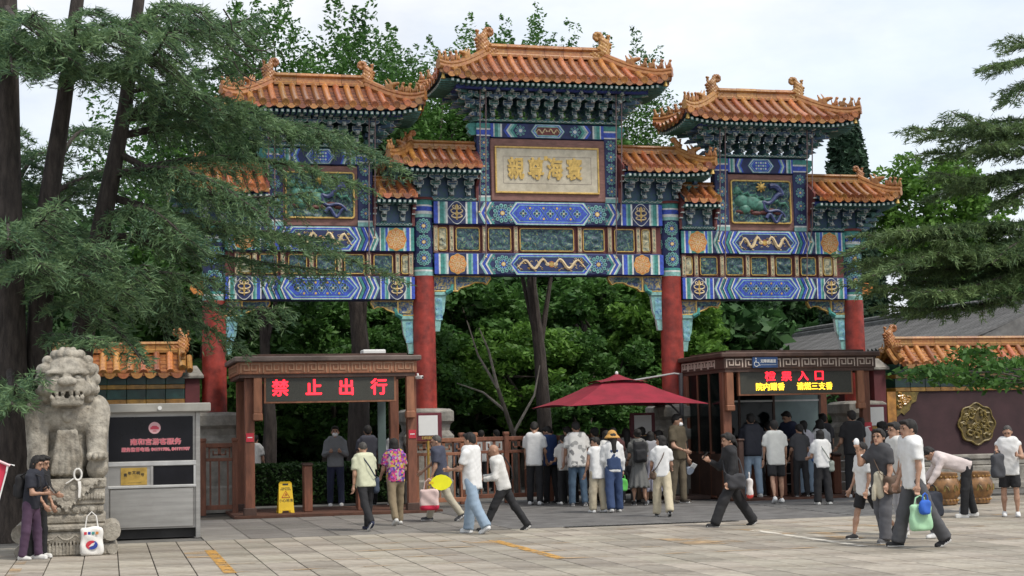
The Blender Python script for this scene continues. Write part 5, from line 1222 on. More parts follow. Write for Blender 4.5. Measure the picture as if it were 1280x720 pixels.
# clipped hedge inside the gate
def leafcloud(pts, size, rng, up=.3):
    n = len(pts); d = rng.normal(size=(n, 3)); d[:, 2] *= .6; d /= np.linalg.norm(d, axis=1)[:, None]
    e = np.cross(d, rng.normal(size=(n, 3))); e /= np.linalg.norm(e, axis=1)[:, None]; s = (size*rng.uniform(.6, 1.3, n))[:, None]
    V = np.stack([pts-d*s, pts+e*s*.45, pts+d*s, pts-e*s*.45], 1).reshape(-1, 3); return V, np.arange(4*n).reshape(-1, 4)
M_hedge = leafmat('hedge leaves', (.05, .11, .025), (.015, .04, .012), .2, 2.)
def hedge(x0, x1, y0, y1, h, label, n=9000):
    t = thing('hedge', label, 'hedge'); P = RNG.uniform((x0, y0, .05), (x1, y1, h), (n, 3)); f = RNG.integers(0, 3, n); P[f == 0, 1] = y0+RNG.uniform(-.05, .05, (f == 0).sum()); P[f == 1, 2] = h+RNG.uniform(-.06, .05, (f == 1).sum())
    V, F = leafcloud(P, .055, RNG); o = link('foliage', npmesh('foliage', V, F, [M_hedge]), t); b = MB()
    b.box(x0+.1, x1-.1, y0+.1, y1-.1, 0, h-.1, mat('hedge core', (.012, .02, .008), .9, .3, 5.)); b.build('twigs', t)
hedge(-7.6, -2.6, 2.2, 3.0, .95, 'low clipped hedge inside the exit gate')
# tote leaning on the plinth
def tote(name, label, x, y, z, w_, h, mats, rz=0, handle=.25, logo=None, d=.1):
    t = thing(name, label, 'bag', (x, y, z), rz); pr = [('b', (0, 0, h*.5), (w_/2, d/2, h/2), .045)]
    V, F, M = sculpt(pr, .018, .01, noise=lambda P: .014*np.sin(P[..., 0]*23+P[..., 2]*9)*np.sin(P[..., 2]*17)+.05*np.clip((P[..., 2]-h*.5), 0, 1)*np.abs(P[..., 1])*4)
    mi = (V[F[:, 0], 2] < h*.22).astype(int) if len(mats) > 1 else np.zeros(len(F), int)
    link('pouch', npmesh('pouch', V, F, mats, True, mi), t)
    if handle:
        b = MB(); b.tube([(-w_*.28, 0, h-.02), (-w_*.2, 0, h+handle*.7), (0, 0, h+handle), (w_*.2, 0, h+handle*.7), (w_*.28, 0, h-.02)], .011, 6, mats[0]); b.build('handle', t, True)
    if logo: logo(t, w_, h, d)
    return t
def lg(t, w_, h, d):
    A, B_ = mat('logo red', (.55, .03, .05), .6, .1, 5.), mat('logo blue', (.02, .05, .3), .6, .1, 5.); b = MB(); yy = -d/2-.008
    for m, a0 in ((A, 60), (B_, 240)):
        pts = [(.085*math.cos(R(a0+i*15)), .065*math.sin(R(a0+i*15))) for i in range(13)]; b.prism([(p, h*.38+q) for p, q in pts], yy-.004, yy, m)
    b.prism([(-.05, h*.38-.03), (.02, h*.38-.01), (.05, h*.38+.035), (.0, h*.38+.02)], yy-.007, yy-.003, M_cloth); b.build('emblem', t)
    b = MB()
    for i, m in enumerate((A, B_, M_teal, M_orng)): b.box(-.11+.055*i, -.07+.055*i, yy-.003, yy, h*.74, h*.74+.04, m)
    b.build('print', t)
tote('tote_bag', 'white tote bag with red and blue emblem leaning on the lion plinth', -10.52, -12.19, 0, .33, .42, [M_cloth], 3, .22, lg)
# small red pennant on a white stick at the left edge
t = thing('pennant', 'red pennant with a white hem on a stick at the left edge', 'flag', (-12.02, -13.1, 0)); t.location = (-11.64, -13.1, 0); t.scale = (1, 1, .925); b = MB(); b.tube([(-.35, .0, 0), (.0, 0, 1.5), (.08, 0, 1.47)], .012, 6, M_paper); b.build('stick', t); 
b = MB(); M_pk = mat('pennant red', (.55, .03, .07), .7, .1, 4.); vs = []
for i in range(7):
    for j in range(5): u, v = i/6, j/4; vs.append((.0-.34*u-.10*v, .02*math.sin(u*7+v*2), 1.48+.16*u-.40*v*(1)))
b.add(vs, [(i*5+j, i*5+j+1, (i+1)*5+j+1, (i+1)*5+j) for i in range(6) for j in range(4)], M_pk); b.build('cloth', t, True)
b = MB(); b.tube([(.02, -.01, 1.47), (-.34, -.01, 1.65)], .022, 6, mat('pink hem', (.72, .5, .52), .7, .1, 4.)); b.tube([(-.02, -.012, 1.46), (-.03, -.012, 1.38)], .012, 5, M_paper); b.build('hem', t)
# ================================================================== TREES
def AT(x, y, Y):
    d = FWD+RT*((x-640)/FPX)+UPV*((360-y)/FPX); return CAM+d*((Y-CAM.y)/d.y)
M_bark = mat('dark cedar bark', (.055, .044, .038), .95, .35, 4., bump=1., bscale=22, stretch=(3, 3, .7))
M_bark2 = mat('grey bark', (.10, .085, .07), .95, .3, 4., bump=.8, bscale=18, stretch=(3, 3, .7))
M_ced = leafmat('cedar needles', (.185, .285, .125), (.045, .105, .06), .32, 1.6)
M_ced2 = leafmat('yellowish cedar needles', (.17, .25, .09), (.045, .09, .042), .22, 1.2)
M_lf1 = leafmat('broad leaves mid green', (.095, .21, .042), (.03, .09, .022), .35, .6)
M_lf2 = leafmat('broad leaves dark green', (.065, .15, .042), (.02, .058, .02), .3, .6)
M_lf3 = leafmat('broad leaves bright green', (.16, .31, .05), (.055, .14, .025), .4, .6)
M_cyp = leafmat('cypress foliage', (.05, .10, .055), (.018, .042, .026), .15, 1.)

def broad_proto(seed, n, kind):
    """unit crown: height about 1, radius about .5, returned as leaf mesh data plus limbs"""
    rg = np.random.default_rng(seed); cl = []
    if kind == 'round':
        for i in range(110):
            d = rg.normal(size=3); d /= np.linalg.norm(d); r = rg.uniform(.45, 1.0)**.6; c = d*r*np.array([.46, .46, .44])*(1+.18*math.sin(5*d[0]+seed)*math.cos(4*d[2])); cl.append((c+[0, 0, .5], rg.uniform(.06, .12)))
    elif kind == 'poplar':
        for k in range(16):
            bx, by = rg.uniform(-.5, .5, 2); top = rg.uniform(.8, 1.03); lean = rg.uniform(-.1, .1, 2)
            for i in range(20): t = i/19; w_ = .2*(1-t)**.5+.012; cl.append((np.array([bx+lean[0]*t+rg.normal()*w_*.6, by+lean[1]*t+rg.normal()*w_*.6, .12+(top-.12)*t]), w_*.75+.012))
    elif kind == 'cypress':
        for i in range(150):
            t = rg.uniform(0, 1)**.8; a = rg.uniform(0, 6.28); w_ = .30*(1-t)**.65+.03; cl.append((np.array([math.cos(a)*w_*.8, math.sin(a)*w_*.8, .05+.95*t+rg.uniform(0, .03)]), rg.uniform(.035, .075)))
    w_ = np.array([c[1]**(1.15 if kind == 'poplar' else 2) for c in cl]); w_ /= w_.sum(); ix = rg.choice(len(cl), n, p=w_); C = np.array([c[0] for c in cl])[ix]; Rr = np.array([c[1] for c in cl])[ix]
    d = rg.normal(size=(n, 3)); d /= np.linalg.norm(d, axis=1)[:, None]; P = C+d*(Rr*rg.uniform(.35, 1.05, n)**.5)[:, None]*np.array([1, 1, .75])
    return P, cl
def tree(name, label, x, y, h, r_, z0, proto, m, leaf, trunk=.16, barkm=None, group=None, rz=0, cat='tree', limbs=9):
    P, cl = proto; t = thing(name, label, cat, (x, y, 0), 0, group)
    c, s = math.cos(rz), math.sin(rz); S = np.array([2*r_, 2*r_, h-z0]); Q = P*S; Q = np.stack([Q[:, 0]*c-Q[:, 1]*s, Q[:, 0]*s+Q[:, 1]*c, Q[:, 2]+z0], -1)
    V, F = leafcloud(Q, leaf, np.random.default_rng(int(abs(x*7+y*3)))); link('crown', npmesh('crown', V, F, [m]), t)
    b = MB(); bm = barkm or M_bark2; zt = z0+(h-z0)*.7; k = random.Random(int(x*10)); pts = [(k.uniform(-.1, .1)*i, k.uniform(-.1, .1)*i, zt*i/5) for i in range(6)]; b.tube(pts, [trunk*(1.25 if i == 0 else 1-.15*i) for i in range(6)], 9, bm); b.build('trunk', t, True)
    for i in range(limbs):
        q = cl[(i*11) % len(cl)][0]*S; q = Vector((q[0]*c-q[1]*s, q[0]*s+q[1]*c, q[2]+z0)); p0 = Vector(pts[2+i % 3]); b = MB(); mid = p0.lerp(q, .5)+Vector((0, 0, -.12*(q-p0).length*.4)); b.tube([p0, mid, q], [trunk*.38, trunk*.22, trunk*.07], 6, bm); b.build('limb', t, True)
    return t
RP = [broad_proto(3, 24000, 'round'), broad_proto(5, 24000, 'round'), broad_proto(9, 17000, 'round')]; PP = broad_proto(4, 30000, 'poplar'); PP2 = broad_proto(14, 30000, 'poplar'); CP = broad_proto(6, 22000, 'cypress')
g1 = 'leafy trees in the court behind the archway'
tree('leafy_tree', 'dark leafy tree behind the left bay, nearest the exit booth', -7.6, 8.5, 8.4, 3.2, 1.2, RP[0], M_lf1, .13, .2, group=g1)
for k, (x, y, h, r_, z0, m, lab) in enumerate(((2.9, 7.0, 3.5, 1.7, .2, M_lf1, 'leafy bush low at the right behind the middle arch'),
        (-4.2, 9.3, 5.0, 2.2, 1.4, M_lf1, 'leafy tree rising behind the left inner column'), (-1.3, 9.8, 5.3, 2.2, 1.6, M_lf1, 'leafy tree just left of centre behind the middle arch'), (1.7, 9.6, 5.2, 2.2, 1.6, M_lf3, 'brightest leafy tree right of centre behind the middle arch'), (4.3, 9.4, 5.4, 2.0, 1.4, M_lf1, 'leafy tree rising behind the right inner column'),
        (-3.0, 12.4, 7.0, 2.8, 2.4, M_lf1, 'taller leafy tree at the left deeper behind the middle arch'), (1.0, 12.8, 7.2, 2.9, 2.4, M_lf1, 'taller leafy tree at the centre deeper behind the middle arch'), (4.8, 12.5, 7.2, 2.8, 2.4, M_lf1, 'taller leafy tree at the right deeper behind the middle arch'))):
    tree('leafy_tree', lab, x, y, h, r_, z0, (RP[k % 2][0][k % 2::2], RP[k % 2][1]), m, .105 if y < 11 else .13, .12, group=g1, rz=k*1.3, limbs=5)
tree('leafy_tree', 'bright green tree showing just right of the third column', 6.4, 10.0, 6.6, 2.3, 1.2, RP[2], M_lf3, .14, .14, group=g1, rz=3)
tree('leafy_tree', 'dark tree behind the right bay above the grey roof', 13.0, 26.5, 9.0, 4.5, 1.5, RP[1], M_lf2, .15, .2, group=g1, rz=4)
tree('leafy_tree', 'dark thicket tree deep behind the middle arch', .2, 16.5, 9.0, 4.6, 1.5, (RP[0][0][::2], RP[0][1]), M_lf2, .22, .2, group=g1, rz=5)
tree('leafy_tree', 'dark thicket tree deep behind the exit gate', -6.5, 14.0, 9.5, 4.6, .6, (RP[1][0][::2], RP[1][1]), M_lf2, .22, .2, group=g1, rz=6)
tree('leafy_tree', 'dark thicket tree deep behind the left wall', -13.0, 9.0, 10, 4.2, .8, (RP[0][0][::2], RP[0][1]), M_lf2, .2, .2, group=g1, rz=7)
tree('leafy_tree', 'tall bright tree rising over the left roof', -4.5, 15.5, 16.4, 2.6, 7.0, PP, M_lf1, .10, .22, group=g1, rz=2.5)
tree('leafy_tree', 'tall tree beside the bare dead limbs over the left roof', -7.2, 16.5, 14.0, 3.0, 5.5, PP2, M_lf1, .10, .22, group=g1, rz=.7)
tree('leafy_tree', 'tall leafy tree far left behind the cedar trunks', -13.5, 17, 9.0, 4.4, 2.0, (RP[1][0][::2], RP[1][1]), M_lf1, .2, .22, group=g1, rz=1.7)
tree('leafy_tree', 'leafy tree filling the gap between middle and right roofs', 6.2, 17, 12.4, 3.3, 6.0, RP[2], M_lf1, .13, .2, group=g1, rz=2.2)
tree('leafy_tree', 'leafy tree filling the gap between left and middle roofs', -1.2, 16, 12.0, 2.6, 5.5, RP[2], M_lf1, .15, .2, group=g1, rz=3.9)
for i, (x, y, h, lab) in enumerate(((-16, 22, 9, 'far left'), (-9.5, 21, 8.5, 'left'), (-3.5, 22, 9, 'middle'), (3.5, 22, 9, 'right'), (9.5, 18, 7.5, 'far right'), (17, 30, 10, 'farthest right'))):
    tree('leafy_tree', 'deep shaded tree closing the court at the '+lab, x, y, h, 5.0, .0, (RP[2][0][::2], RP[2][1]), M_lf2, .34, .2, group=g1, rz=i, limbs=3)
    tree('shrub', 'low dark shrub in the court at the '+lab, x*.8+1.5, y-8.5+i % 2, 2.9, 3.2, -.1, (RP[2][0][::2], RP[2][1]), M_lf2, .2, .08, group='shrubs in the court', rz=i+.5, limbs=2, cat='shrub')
g2 = 'poplars above the middle roof'
tree('poplar_tree', 'feathery poplar above the left half of the middle roof', 1.6, 19, 16.2, 2.3, 8., PP, M_lf1, .085, .16, group=g2)
tree('poplar_tree', 'feathery poplar above the centre of the middle roof', 4.6, 19.5, 17.0, 2.3, 8., PP2, M_lf1, .085, .16, group=g2, rz=1.2)
tree('poplar_tree', 'feathery poplar above the right half of the middle roof', 7.6, 20, 16.4, 2.2, 8., PP, M_lf1, .085, .16, group=g2, rz=2.6)
tree('poplar_tree', 'feathery poplar in the gap between left and middle roofs', -1.3, 18.5, 15.6, 2.3, 7.5, PP2, M_lf1, .085, .16, group=g2, rz=3.3)
for x, y, h, r_, lab, k in ((.2, 21.5, 14.8, 2.6, 'full crown rising behind the left half of the middle roof', 0), (3.4, 22, 15.8, 2.9, 'full crown rising behind the centre of the middle roof', 1), (6.8, 22, 15.4, 2.7, 'full crown rising behind the right half of the middle roof', 0), (-3.2, 20.5, 14.6, 2.6, 'full crown rising in the gap right of the left roof', 1)):
    tree('leafy_tree', lab, x, y, h, r_, 8.5, (RP[k][0][::2], RP[k][1]), M_lf1, .13, .2, group=g1, rz=x, limbs=4)
tree('cypress_tree', 'dark cypress standing behind the right roof', 18.0, 20, 13.4, 2.6, 1.5, CP, M_cyp, .15, .2)
tree('leafy_tree', 'round bright tree behind the cedar at the right', 21.9, 20, 12.6, 3.0, 5.6, RP[2], M_lf3, .15, .2, rz=1.4)
tree('leafy_tree', 'low dark tree behind the grey roofed hall at the right', 22, 14, 8.5, 4.5, 1.0, RP[0], M_lf2, .16, .2, rz=2.4)

# ---------------- himalayan cedars: flat drooping sprays
def curve(p0, p1, rise, n):
    p0, p1 = np.array(p0), np.array(p1); t = np.linspace(0, 1, n)[:, None]; L_ = np.linalg.norm(p1-p0)
    return p0+(p1-p0)*t+np.array([0, 0, 1])*(rise*L_*np.sin(np.pi*t)-.0*t)
def spray(p0, p1, rg, width=.8, dens=1., rise=.10, start=.22, droop=.6):
    n = 24; A = curve(p0, p1, rise, n); L_ = np.linalg.norm(A[-1]-A[0]); ax = (A[-1]-A[0])/L_; side = np.cross(ax, [0, 0, 1]); side /= np.linalg.norm(side); out = []; tw = []
    nb = int(L_*9*dens)
    for i in range(nb):
        t = start+(1-start)*(i+rg.uniform())/nb; q = t*(n-1); k = min(int(q), n-2); p = A[k]+(A[k+1]-A[k])*(q-k); s = 1 if i % 2 else -1
        ln = width*(.35+.65*math.sin(math.pi*min(1, (t-start)/(1-start)*.75+.22)))*rg.uniform(.6, 1.2)
        f = rg.uniform(.35, .9); d = side*s*rg.uniform(.6, 1)+ax*f+np.array([0, 0, rg.uniform(-.15, .2)]); d /= np.linalg.norm(d)
        m = max(6, int(ln/.028)); u = np.linspace(.08, 1, m)[:, None]; B = p+d*u*ln+np.array([0, 0, -1])*(u**2)*ln*droop*rg.uniform(.6, 1.2); tw.append((p, B[-1]))
        for rep in range(3):
            C = B+rg.normal(size=B.shape)*.028; nd = d*.75+rg.normal(size=B.shape)*.42+np.array([0, 0, -.22-.5*droop*0])*u; nd /= np.linalg.norm(nd, axis=1)[:, None]; out.append((C, nd, .05+.035*rg.uniform(size=m)))
    C = np.concatenate([o[0] for o in out]); D = np.concatenate([o[1] for o in out]); S = np.concatenate([o[2] for o in out])[:, None]
    E = np.cross(D, rg.normal(size=D.shape)); E /= np.linalg.norm(E, axis=1)[:, None]
    V = np.stack([C-D*S*.4, C+E*S*.17+D*S*.5, C+D*S*1.8, C-E*S*.17+D*S*.5], 1).reshape(-1, 3); return A, V, tw
def cedar(label, trunk, rad, tips, seed, m, group=None, twigs=0, droop=.6, dens=1.):
    """trunk: list of points, tips: (px, py, Y, width, origin height)"""
    t = thing('cedar_tree', label, 'tree', tuple(trunk[0]), 0, group); o = Vector(trunk[0]); rg = np.random.default_rng(seed)
    b = MB(); b.tube([Vector(p)-o for p in trunk], rad, 12, M_bark); b.build('trunk', t, True); allV = []; lim = []
    Z = [p[2] for p in trunk]
    for px_, py_, Y, wd, zo in tips:
        zo = zo+rg.uniform(-.35, .5); tip = np.array(AT(px_, py_, Y)); k = max(0, min(len(Z)-2, next((i for i in range(len(Z)-1) if Z[i+1] >= zo), len(Z)-2))); f = (zo-Z[k])/(Z[k+1]-Z[k]); p0 = np.array(trunk[k])*(1-f)+np.array(trunk[k+1])*f
        A, V, tw = spray(p0, tip, rg, wd, dens, rise=rg.uniform(-.11, .14), start=rg.uniform(.03, .16), droop=droop); allV.append(V); L_ = np.linalg.norm(tip-p0)
        b = MB(); r0 = min(.075, .018+.014*L_); b.tube([Vector(a)-o for a in A[::3]]+[Vector(A[-1])-o], [r0*(1-.85*i/8) for i in range(len(A[::3])+1)], 7, M_bark)
        for p, q in tw[::2]: b.tube([Vector(p)-o, Vector((p+q)/2+[0, 0, .02])-o, Vector(q)-o], [.009, .006, .002], 4, M_bark)
        b.build('limb', t, True)
    V = np.concatenate(allV)-np.array(o); F = np.arange(len(V)).reshape(-1, 4); link('crown', npmesh('crown', V, F, [m]), t)
    for i in range(twigs):
        p = Vector(AT(random.uniform(150, 330), random.uniform(10, 110), random.uniform(-9.5, -7)))-o; b = MB(); pts = [p]
        for k in range(5): pts.append(pts[-1]+Vector((random.uniform(-.05, .22), random.uniform(-.1, .1), random.uniform(-.2, .06))))
        b.tube(pts, [.016, .013, .010, .007, .005, .003], 5, M_bark)
        for q in pts[1:]: b.tube([q, q+Vector((random.uniform(-.1, .25), 0, random.uniform(-.25, .05)))], [.006, .002], 4, M_bark)
        b.build('twig', t)
    return t
gc = 'cedars at the left'
cedar('thick dark cedar trunk at the left edge of the picture', [(-11.95, -8.2, 0), (-11.9, -8.2, 2.4), (-11.98, -8.2, 6), (-12.05, -8.2, 11)], [.40, .29, .24, .17],
      [(20, 55, -11, .8, 8.3), (45, 15, -12, .8, 9), (70, 45, -11, .8, 8.6), (15, 90, -11.5, .7, 7.8), (90, 75, -11, .7, 8.2), (75, 250, -11.5, .7, 5.2), (55, 330, -11.8, .7, 4.2), (20, 480, -12.6, .5, 3.0), (45, 465, -12.4, .45, 3.0), (15, 505, -12.8, .4, 2.6), (10, 300, -12, .7, 4.8), (100, 300, -5, .9, 5), (0, 400, -6, .9, 4.2), (60, 190, -5.5, .75, 5.6), (30, 235, -5.5, .75, 5.0), (15, 160, -6, .7, 6.2)], 21, M_ced, gc)
cedar('leaning middle cedar trunk behind the stone lion', [(-11.25, -8.0, 0), (-11.45, -8, 3.3), (-11.35, -8, 5.5), (-11.05, -8, 7.6), (-10.7, -8, 10.5)], [.32, .22, .18, .14, .10],
      [(95, 25, -11, .8, 8.8), (150, 40, -11.5, .8, 8.6), (120, 10, -9, .8, 9.4), (165, 75, -10.5, .8, 8.2), (200, 50, -10, .8, 8.8), (60, 85, -10.5, .7, 8.3), (185, 100, -10, .6, 8.0), (130, 305, -11, .75, 4.8), (180, 330, -10.6, .75, 4.6), (165, 360, -10.4, .7, 4.2), (110, 345, -11, .7, 4.0), (130, 425, -11.2, .4, 3.6), (120, 165, -5.5, .75, 6.3), (105, 230, -5.5, .75, 5.4), (150, 205, -5.5, .7, 6.0)], 22, M_ced, gc)
cedar('cedar whose long drooping boughs hang over the left bay of the archway', [(-10.95, -7.6, 0), (-10.75, -7.6, 3.4), (-10.4, -7.6, 5.5), (-10.0, -7.6, 7.6), (-9.65, -7.6, 10.5)], [.32, .21, .17, .13, .09],
      [(435, 170, -6.5, .8, 7.2), (330, 140, -8, .9, 7.2), (250, 115, -9, .9, 7.4), (455, 235, -7, .75, 6.6), (390, 240, -9, .8, 6.4), (330, 270, -9.5, .85, 6.0), (500, 212, -5.2, .8, 6.7), (300, 75, -8, .6, 7.9), (325, 18, -9, .9, 9.2), (250, 15, -10, .9, 9.2), (210, 40, -11, .9, 8.8), (290, 30, -7, .8, 9.3), (430, 340, -6, .55, 5.4), (505, 352, -5.5, .4, 5.2), (360, 385, -7.4, .6, 4.9), (305, 435, -7.2, .6, 4.6), (420, 300, -7, .6, 5.8), (235, 300, -10, .9, 5.3), (270, 350, -9, .9, 4.9), (180, 455, -10, .4, 3.6)], 23, M_ced, gc, twigs=22, droop=.8, dens=1.35)
cedar('cedar reaching in from the right edge with layered yellowish boughs', [(10.4, -5.2, 0), (10.35, -5.2, 4), (10.5, -5.2, 8), (10.55, -5.2, 12)], [.36, .28, .2, .1],
      [(1138, 160, -6, .9, 8.1), (1150, 192, -5, .8, 7.6), (1190, 140, -7, .8, 8.6), (1235, 85, -6, .7, 9.6), (1262, 45, -6, .7, 10.3), (1200, 235, -6, .8, 7.1), (1058, 318, -6, .85, 5.9), (1075, 295, -5, .9, 6.1), (1090, 345, -7, .9, 5.5), (1060, 352, -6.5, .7, 5.3), (1125, 330, -4, .9, 6.0), (1100, 382, -6, .8, 5.0), (1150, 365, -7, .9, 5.3), (1180, 300, -6.5, .9, 6.3), (1240, 330, -7, .9, 5.6), (1250, 260, -6, .8, 7), (1230, 180, -7, .8, 8), (1160, 250, -4.5, .8, 7.0), (1120, 290, -6.5, .9, 6.4), (1210, 360, -5, .9, 5.6), (1085, 330, -5, .8, 5.7), (1265, 130, -6, .8, 9), (1070, 330, -6, .9, 5.6), (1130, 350, -5.5, .9, 5.4), (1200, 330, -5.5, .9, 6), (1250, 350, -6, .9, 5.4), (1170, 215, -6, .8, 7.6), (1210, 160, -5, .8, 8.4)], 24, M_ced2, droop=.25, dens=1.4)
# leafy low bough in front of the right wall
t = thing('leafy_bough_tree', 'small broadleaf tree at the right edge with a bright bough before the wall', 'tree', (9.6, -7.5, 0)); b = MB(); b.tube([(0, 0, 0), (.1, 0, 1.8), (.3, 0, 3.6)], [.12, .1, .05], 9, M_bark2); b.build('trunk', t, True); P = []
rg = np.random.default_rng(8)
for x, y, Y in ((1155, 468, -7), (1178, 462, -7.5), (1212, 452, -7), (1240, 458, -7.5), (1272, 452, -7), (1200, 474, -7.2), (1232, 480, -7.4), (1262, 478, -7), (1220, 440, -6.8), (1290, 470, -7)):
    q = np.array(AT(x, y, Y))-np.array((9.6, -7.5, 0)); b = MB(); b.tube([(.1, 0, 2.2), Vector(q)*.6+Vector((0, 0, 1.0)), Vector(q)], [.03, .02, .006], 6, M_bark2); b.build('limb', t, True); P.append(q+rg.normal(size=(170, 3))*np.array([.28, .3, .065]))
V, F = leafcloud(np.concatenate(P), .085, rg); link('crown', npmesh('crown', V, F, [M_lf1]), t)
# trunks seen inside the gate
for x, y, r_, h, lab in ((-3.9, 4.6, .34, 7.5, 'thick old tree trunk seen inside the exit gate'), (-6.2, 6., .2, 7.5, 'slimmer tree trunk at the left inside the exit gate'), (1.15, 5.2, .24, 7.0, 'tree trunk standing behind the red parasol')):
    tree('court_tree', lab, x, y, h+3.4, 1.7, 7.4, (RP[2][0][::3], RP[2][1]), M_lf2, .14, r_, M_bark, rz=x)
# pale bare limbs behind the middle arch
t = thing('bare_tree', 'pale bare forked limbs among the leaves behind the middle arch', 'tree', (.2, 4.2, 0)); b = MB(); b.tube([(0, 0, 0), (-.1, 0, 1.6), (-.5, 0, 2.8)], [.1, .07, .05], 8, M_bark2); b.build('trunk', t, True)
for pts in (((-.5, 0, 2.8), (-1.0, .1, 3.7), (-1.3, 0, 4.6)), ((-.5, 0, 2.8), (-.75, -.1, 3.8), (-1.0, -.1, 4.4)), ((-.1, 0, 1.6), (.5, 0, 2.6), (.7, .1, 3.4)), ((-.3, 0, 2.2), (-.9, 0, 2.7), (-1.6, 0, 2.95))): b = MB(); b.tube(pts, [.045, .03, .012], 6, mat('pale dead bark', (.22, .2, .17), .9, .2, 6.)); b.build('limb', t, True)

# ---------------- grey tiled hall running back on the right
M_gt = mat('grey pan tile', (.105, .105, .105), .8, .25, 5., rand=.2, dirt=.3); M_gt2 = mat('grey ridge tile', (.17, .17, .165), .8, .2, 5., dirt=.3)
hl = thing('grey_hall', 'hall with grey tiled roof behind the right bay', 'building'); xr, xe, zr, ze, ya, yb = 15.4, 12.6, 4.98, 3.85, 2.5, 23.2
b = MB(); b.box(xe+.7, 18.1, ya+.5, yb-.7, 0, 3.85, M_wred); b.build('wall', hl)
P = lambda t, y: Vector((xr-(xr-xe)*t, y, zr-(zr-ze)*(1.25*t-.25*t*t)))
ro = link('roof', None, hl); q = MB()
for k in range(6): a, c = k/6, (k+1)/6; q.add([P(a, ya), P(c, ya)+Vector((0, 0, .03)), P(c, yb)+Vector((0, 0, .03)), P(a, yb)], [(0, 1, 2, 3)], M_gt)
q.add([(xr, ya, zr), (xr, yb, zr), (18.2, yb, ze), (18.2, ya, ze)], [(0, 1, 2, 3)], M_gt); q.add([(xe, ya, ze-.05), (18.2, ya, ze-.05), (18.2, yb, ze-.05), (xe, yb, ze-.05)], [(0, 1, 2, 3)], M_woodd); q.add([(xe, ya, ze-.04), (18.2, ya, ze-.04), (xr, ya, zr)], [(0, 1, 2)], M_gt2); q.build('tile_bed', ro)
q = MB(); pth = [P(i/5, 0) for i in range(6)]; q.tube([p+Vector((0, 0, .04)) for p in pth], .075, 6, M_gt); me = q.mesh('tile_row', True)
for i in range(int((yb-ya)/.26)): link('tile_row', me, ro, (0, ya+.13+.26*i, 0))
q = MB(); q.box(xr-.14, xr+.14, ya, yb, zr, zr+.18, M_gt2, bev=.04); q.box(xr-.09, xr+.09, ya, yb, zr+.18, zr+.34, M_gt2, bev=.04); q.build('ridge', ro)
q = MB(); q.tube([P(t_, yb-.1)+Vector((0, 0, .12)) for t_ in (0, .35, .7, 1.0)], [.13, .12, .11, .1], 8, M_gt2)
for i in range(5): p = P(.45+.12*i, yb-.1); q.ball((p.x, p.y, p.z+.3), (.07, .07, .13), 6, M_gt2)
q.ball((xr, yb-.1, zr+.5), (.14, .2, .3), 8, M_gt2); q.build('hip_ridge', ro, True)
q = MB()
for i in range(60): y = ya+.15+i*(yb-ya-.3)/59; q.box(xe-.02, xe+.1, y-.06, y+.06, ze-.14, ze-.02, M_gt2)
tag(q.build('eave_tiles', ro), kind='stuff')
# ================================================================== PEOPLE
M_skin = mat('skin', (.42, .24, .16), .55, .12, 10.); M_skin2 = mat('tanned skin', (.33, .18, .115), .55, .12, 10.)
M_hair = mat('black hair', (.012, .010, .009), .75, .4, 40., stretch=(8, 8, 1)); M_hairb = mat('light brown hair', (.22, .13, .06), .5, .3, 40.); M_hairg = mat('cropped grey hair', (.06, .055, .05), .7, .3, 40.)
M_eye = mat('eye dark', (.012, .009, .008), .3, .1, 5.); M_lip = mat('lips', (.30, .10, .085), .5, .1, 5.); M_maskw = mat('white face mask', (.76, .77, .78), .8, .05, 8.)
FAB = {}
def fab(c, pattern=None):
    k = (c, pattern)
    if k in FAB: return FAB[k]
    if pattern is None: m = mat('cloth %s' % (c if isinstance(c, str) else '%.2f %.2f %.2f' % c), c, .88, .05, 7., bump=.32, bscale=11)
    else:
        m = mat('cloth %s' % pattern, c, .88, .1, 7., bump=.1, bscale=24); t = m.node_tree; b = t.nodes['Principled BSDF']; co = t.nodes.new('ShaderNodeTexCoord'); v = t.nodes.new('ShaderNodeTexVoronoi'); v.inputs['Scale'].default_value = 26 if pattern == 'floral' else 12
        r = t.nodes.new('ShaderNodeValToRGB'); r.color_ramp.interpolation = 'CONSTANT'; e = r.color_ramp.elements; t.links.new(co.outputs['Object'], v.inputs['Vector'])
        cs = [(0, (.22, .03, .16)), (.2, (.45, .3, .04)), (.38, (.05, .05, .2)), (.55, (.5, .06, .2)), (.72, (.40, .33, .3)), (.86, (.28, .08, .4))] if pattern == 'floral' else [(0, (.62, .61, .58)), (.55, (.30, .30, .29)), (.68, (.60, .59, .57)), (.9, (.2, .2, .2))] if pattern == 'leafprint' else [(0, (.09, .09, .085)), (.5, (.16, .155, .145)), (.75, (.06, .06, .058))]
        e[0].color = (*cs[0][1], 1); e[1].position = cs[1][0]; e[1].color = (*cs[1][1], 1)
        for p, q in cs[2:]: k2 = e.new(p); k2.color = (*q, 1)
        s = t.nodes.new('ShaderNodeSeparateColor'); t.links.new(v.outputs['Color'], s.inputs[0]); t.links.new(s.outputs[0], r.inputs['Fac']); t.links.new(r.outputs['Color'], b.inputs['Base Color'])
    FAB[k] = m; return m
W1 = (.70, .70, .69); W2 = (.62, .61, .58); BLK = (.016, .016, .018); NAVY = (.022, .028, .06); GREY = (.10, .10, .105); BEIGE = (.46, .40, .29); OLIVE = (.085, .068, .042); JEAN = (.25, .33, .42); JEAN2 = (.06, .10, .15); DENIM = (.03, .055, .13); PURP = (.075, .04, .075); KHAKI = (.22, .17, .105)
def dirv(a, b=0, side=1): return np.array([side*math.sin(R(b)), -math.sin(R(a))*math.cos(R(b)), -math.cos(R(a))*math.cos(R(b))])
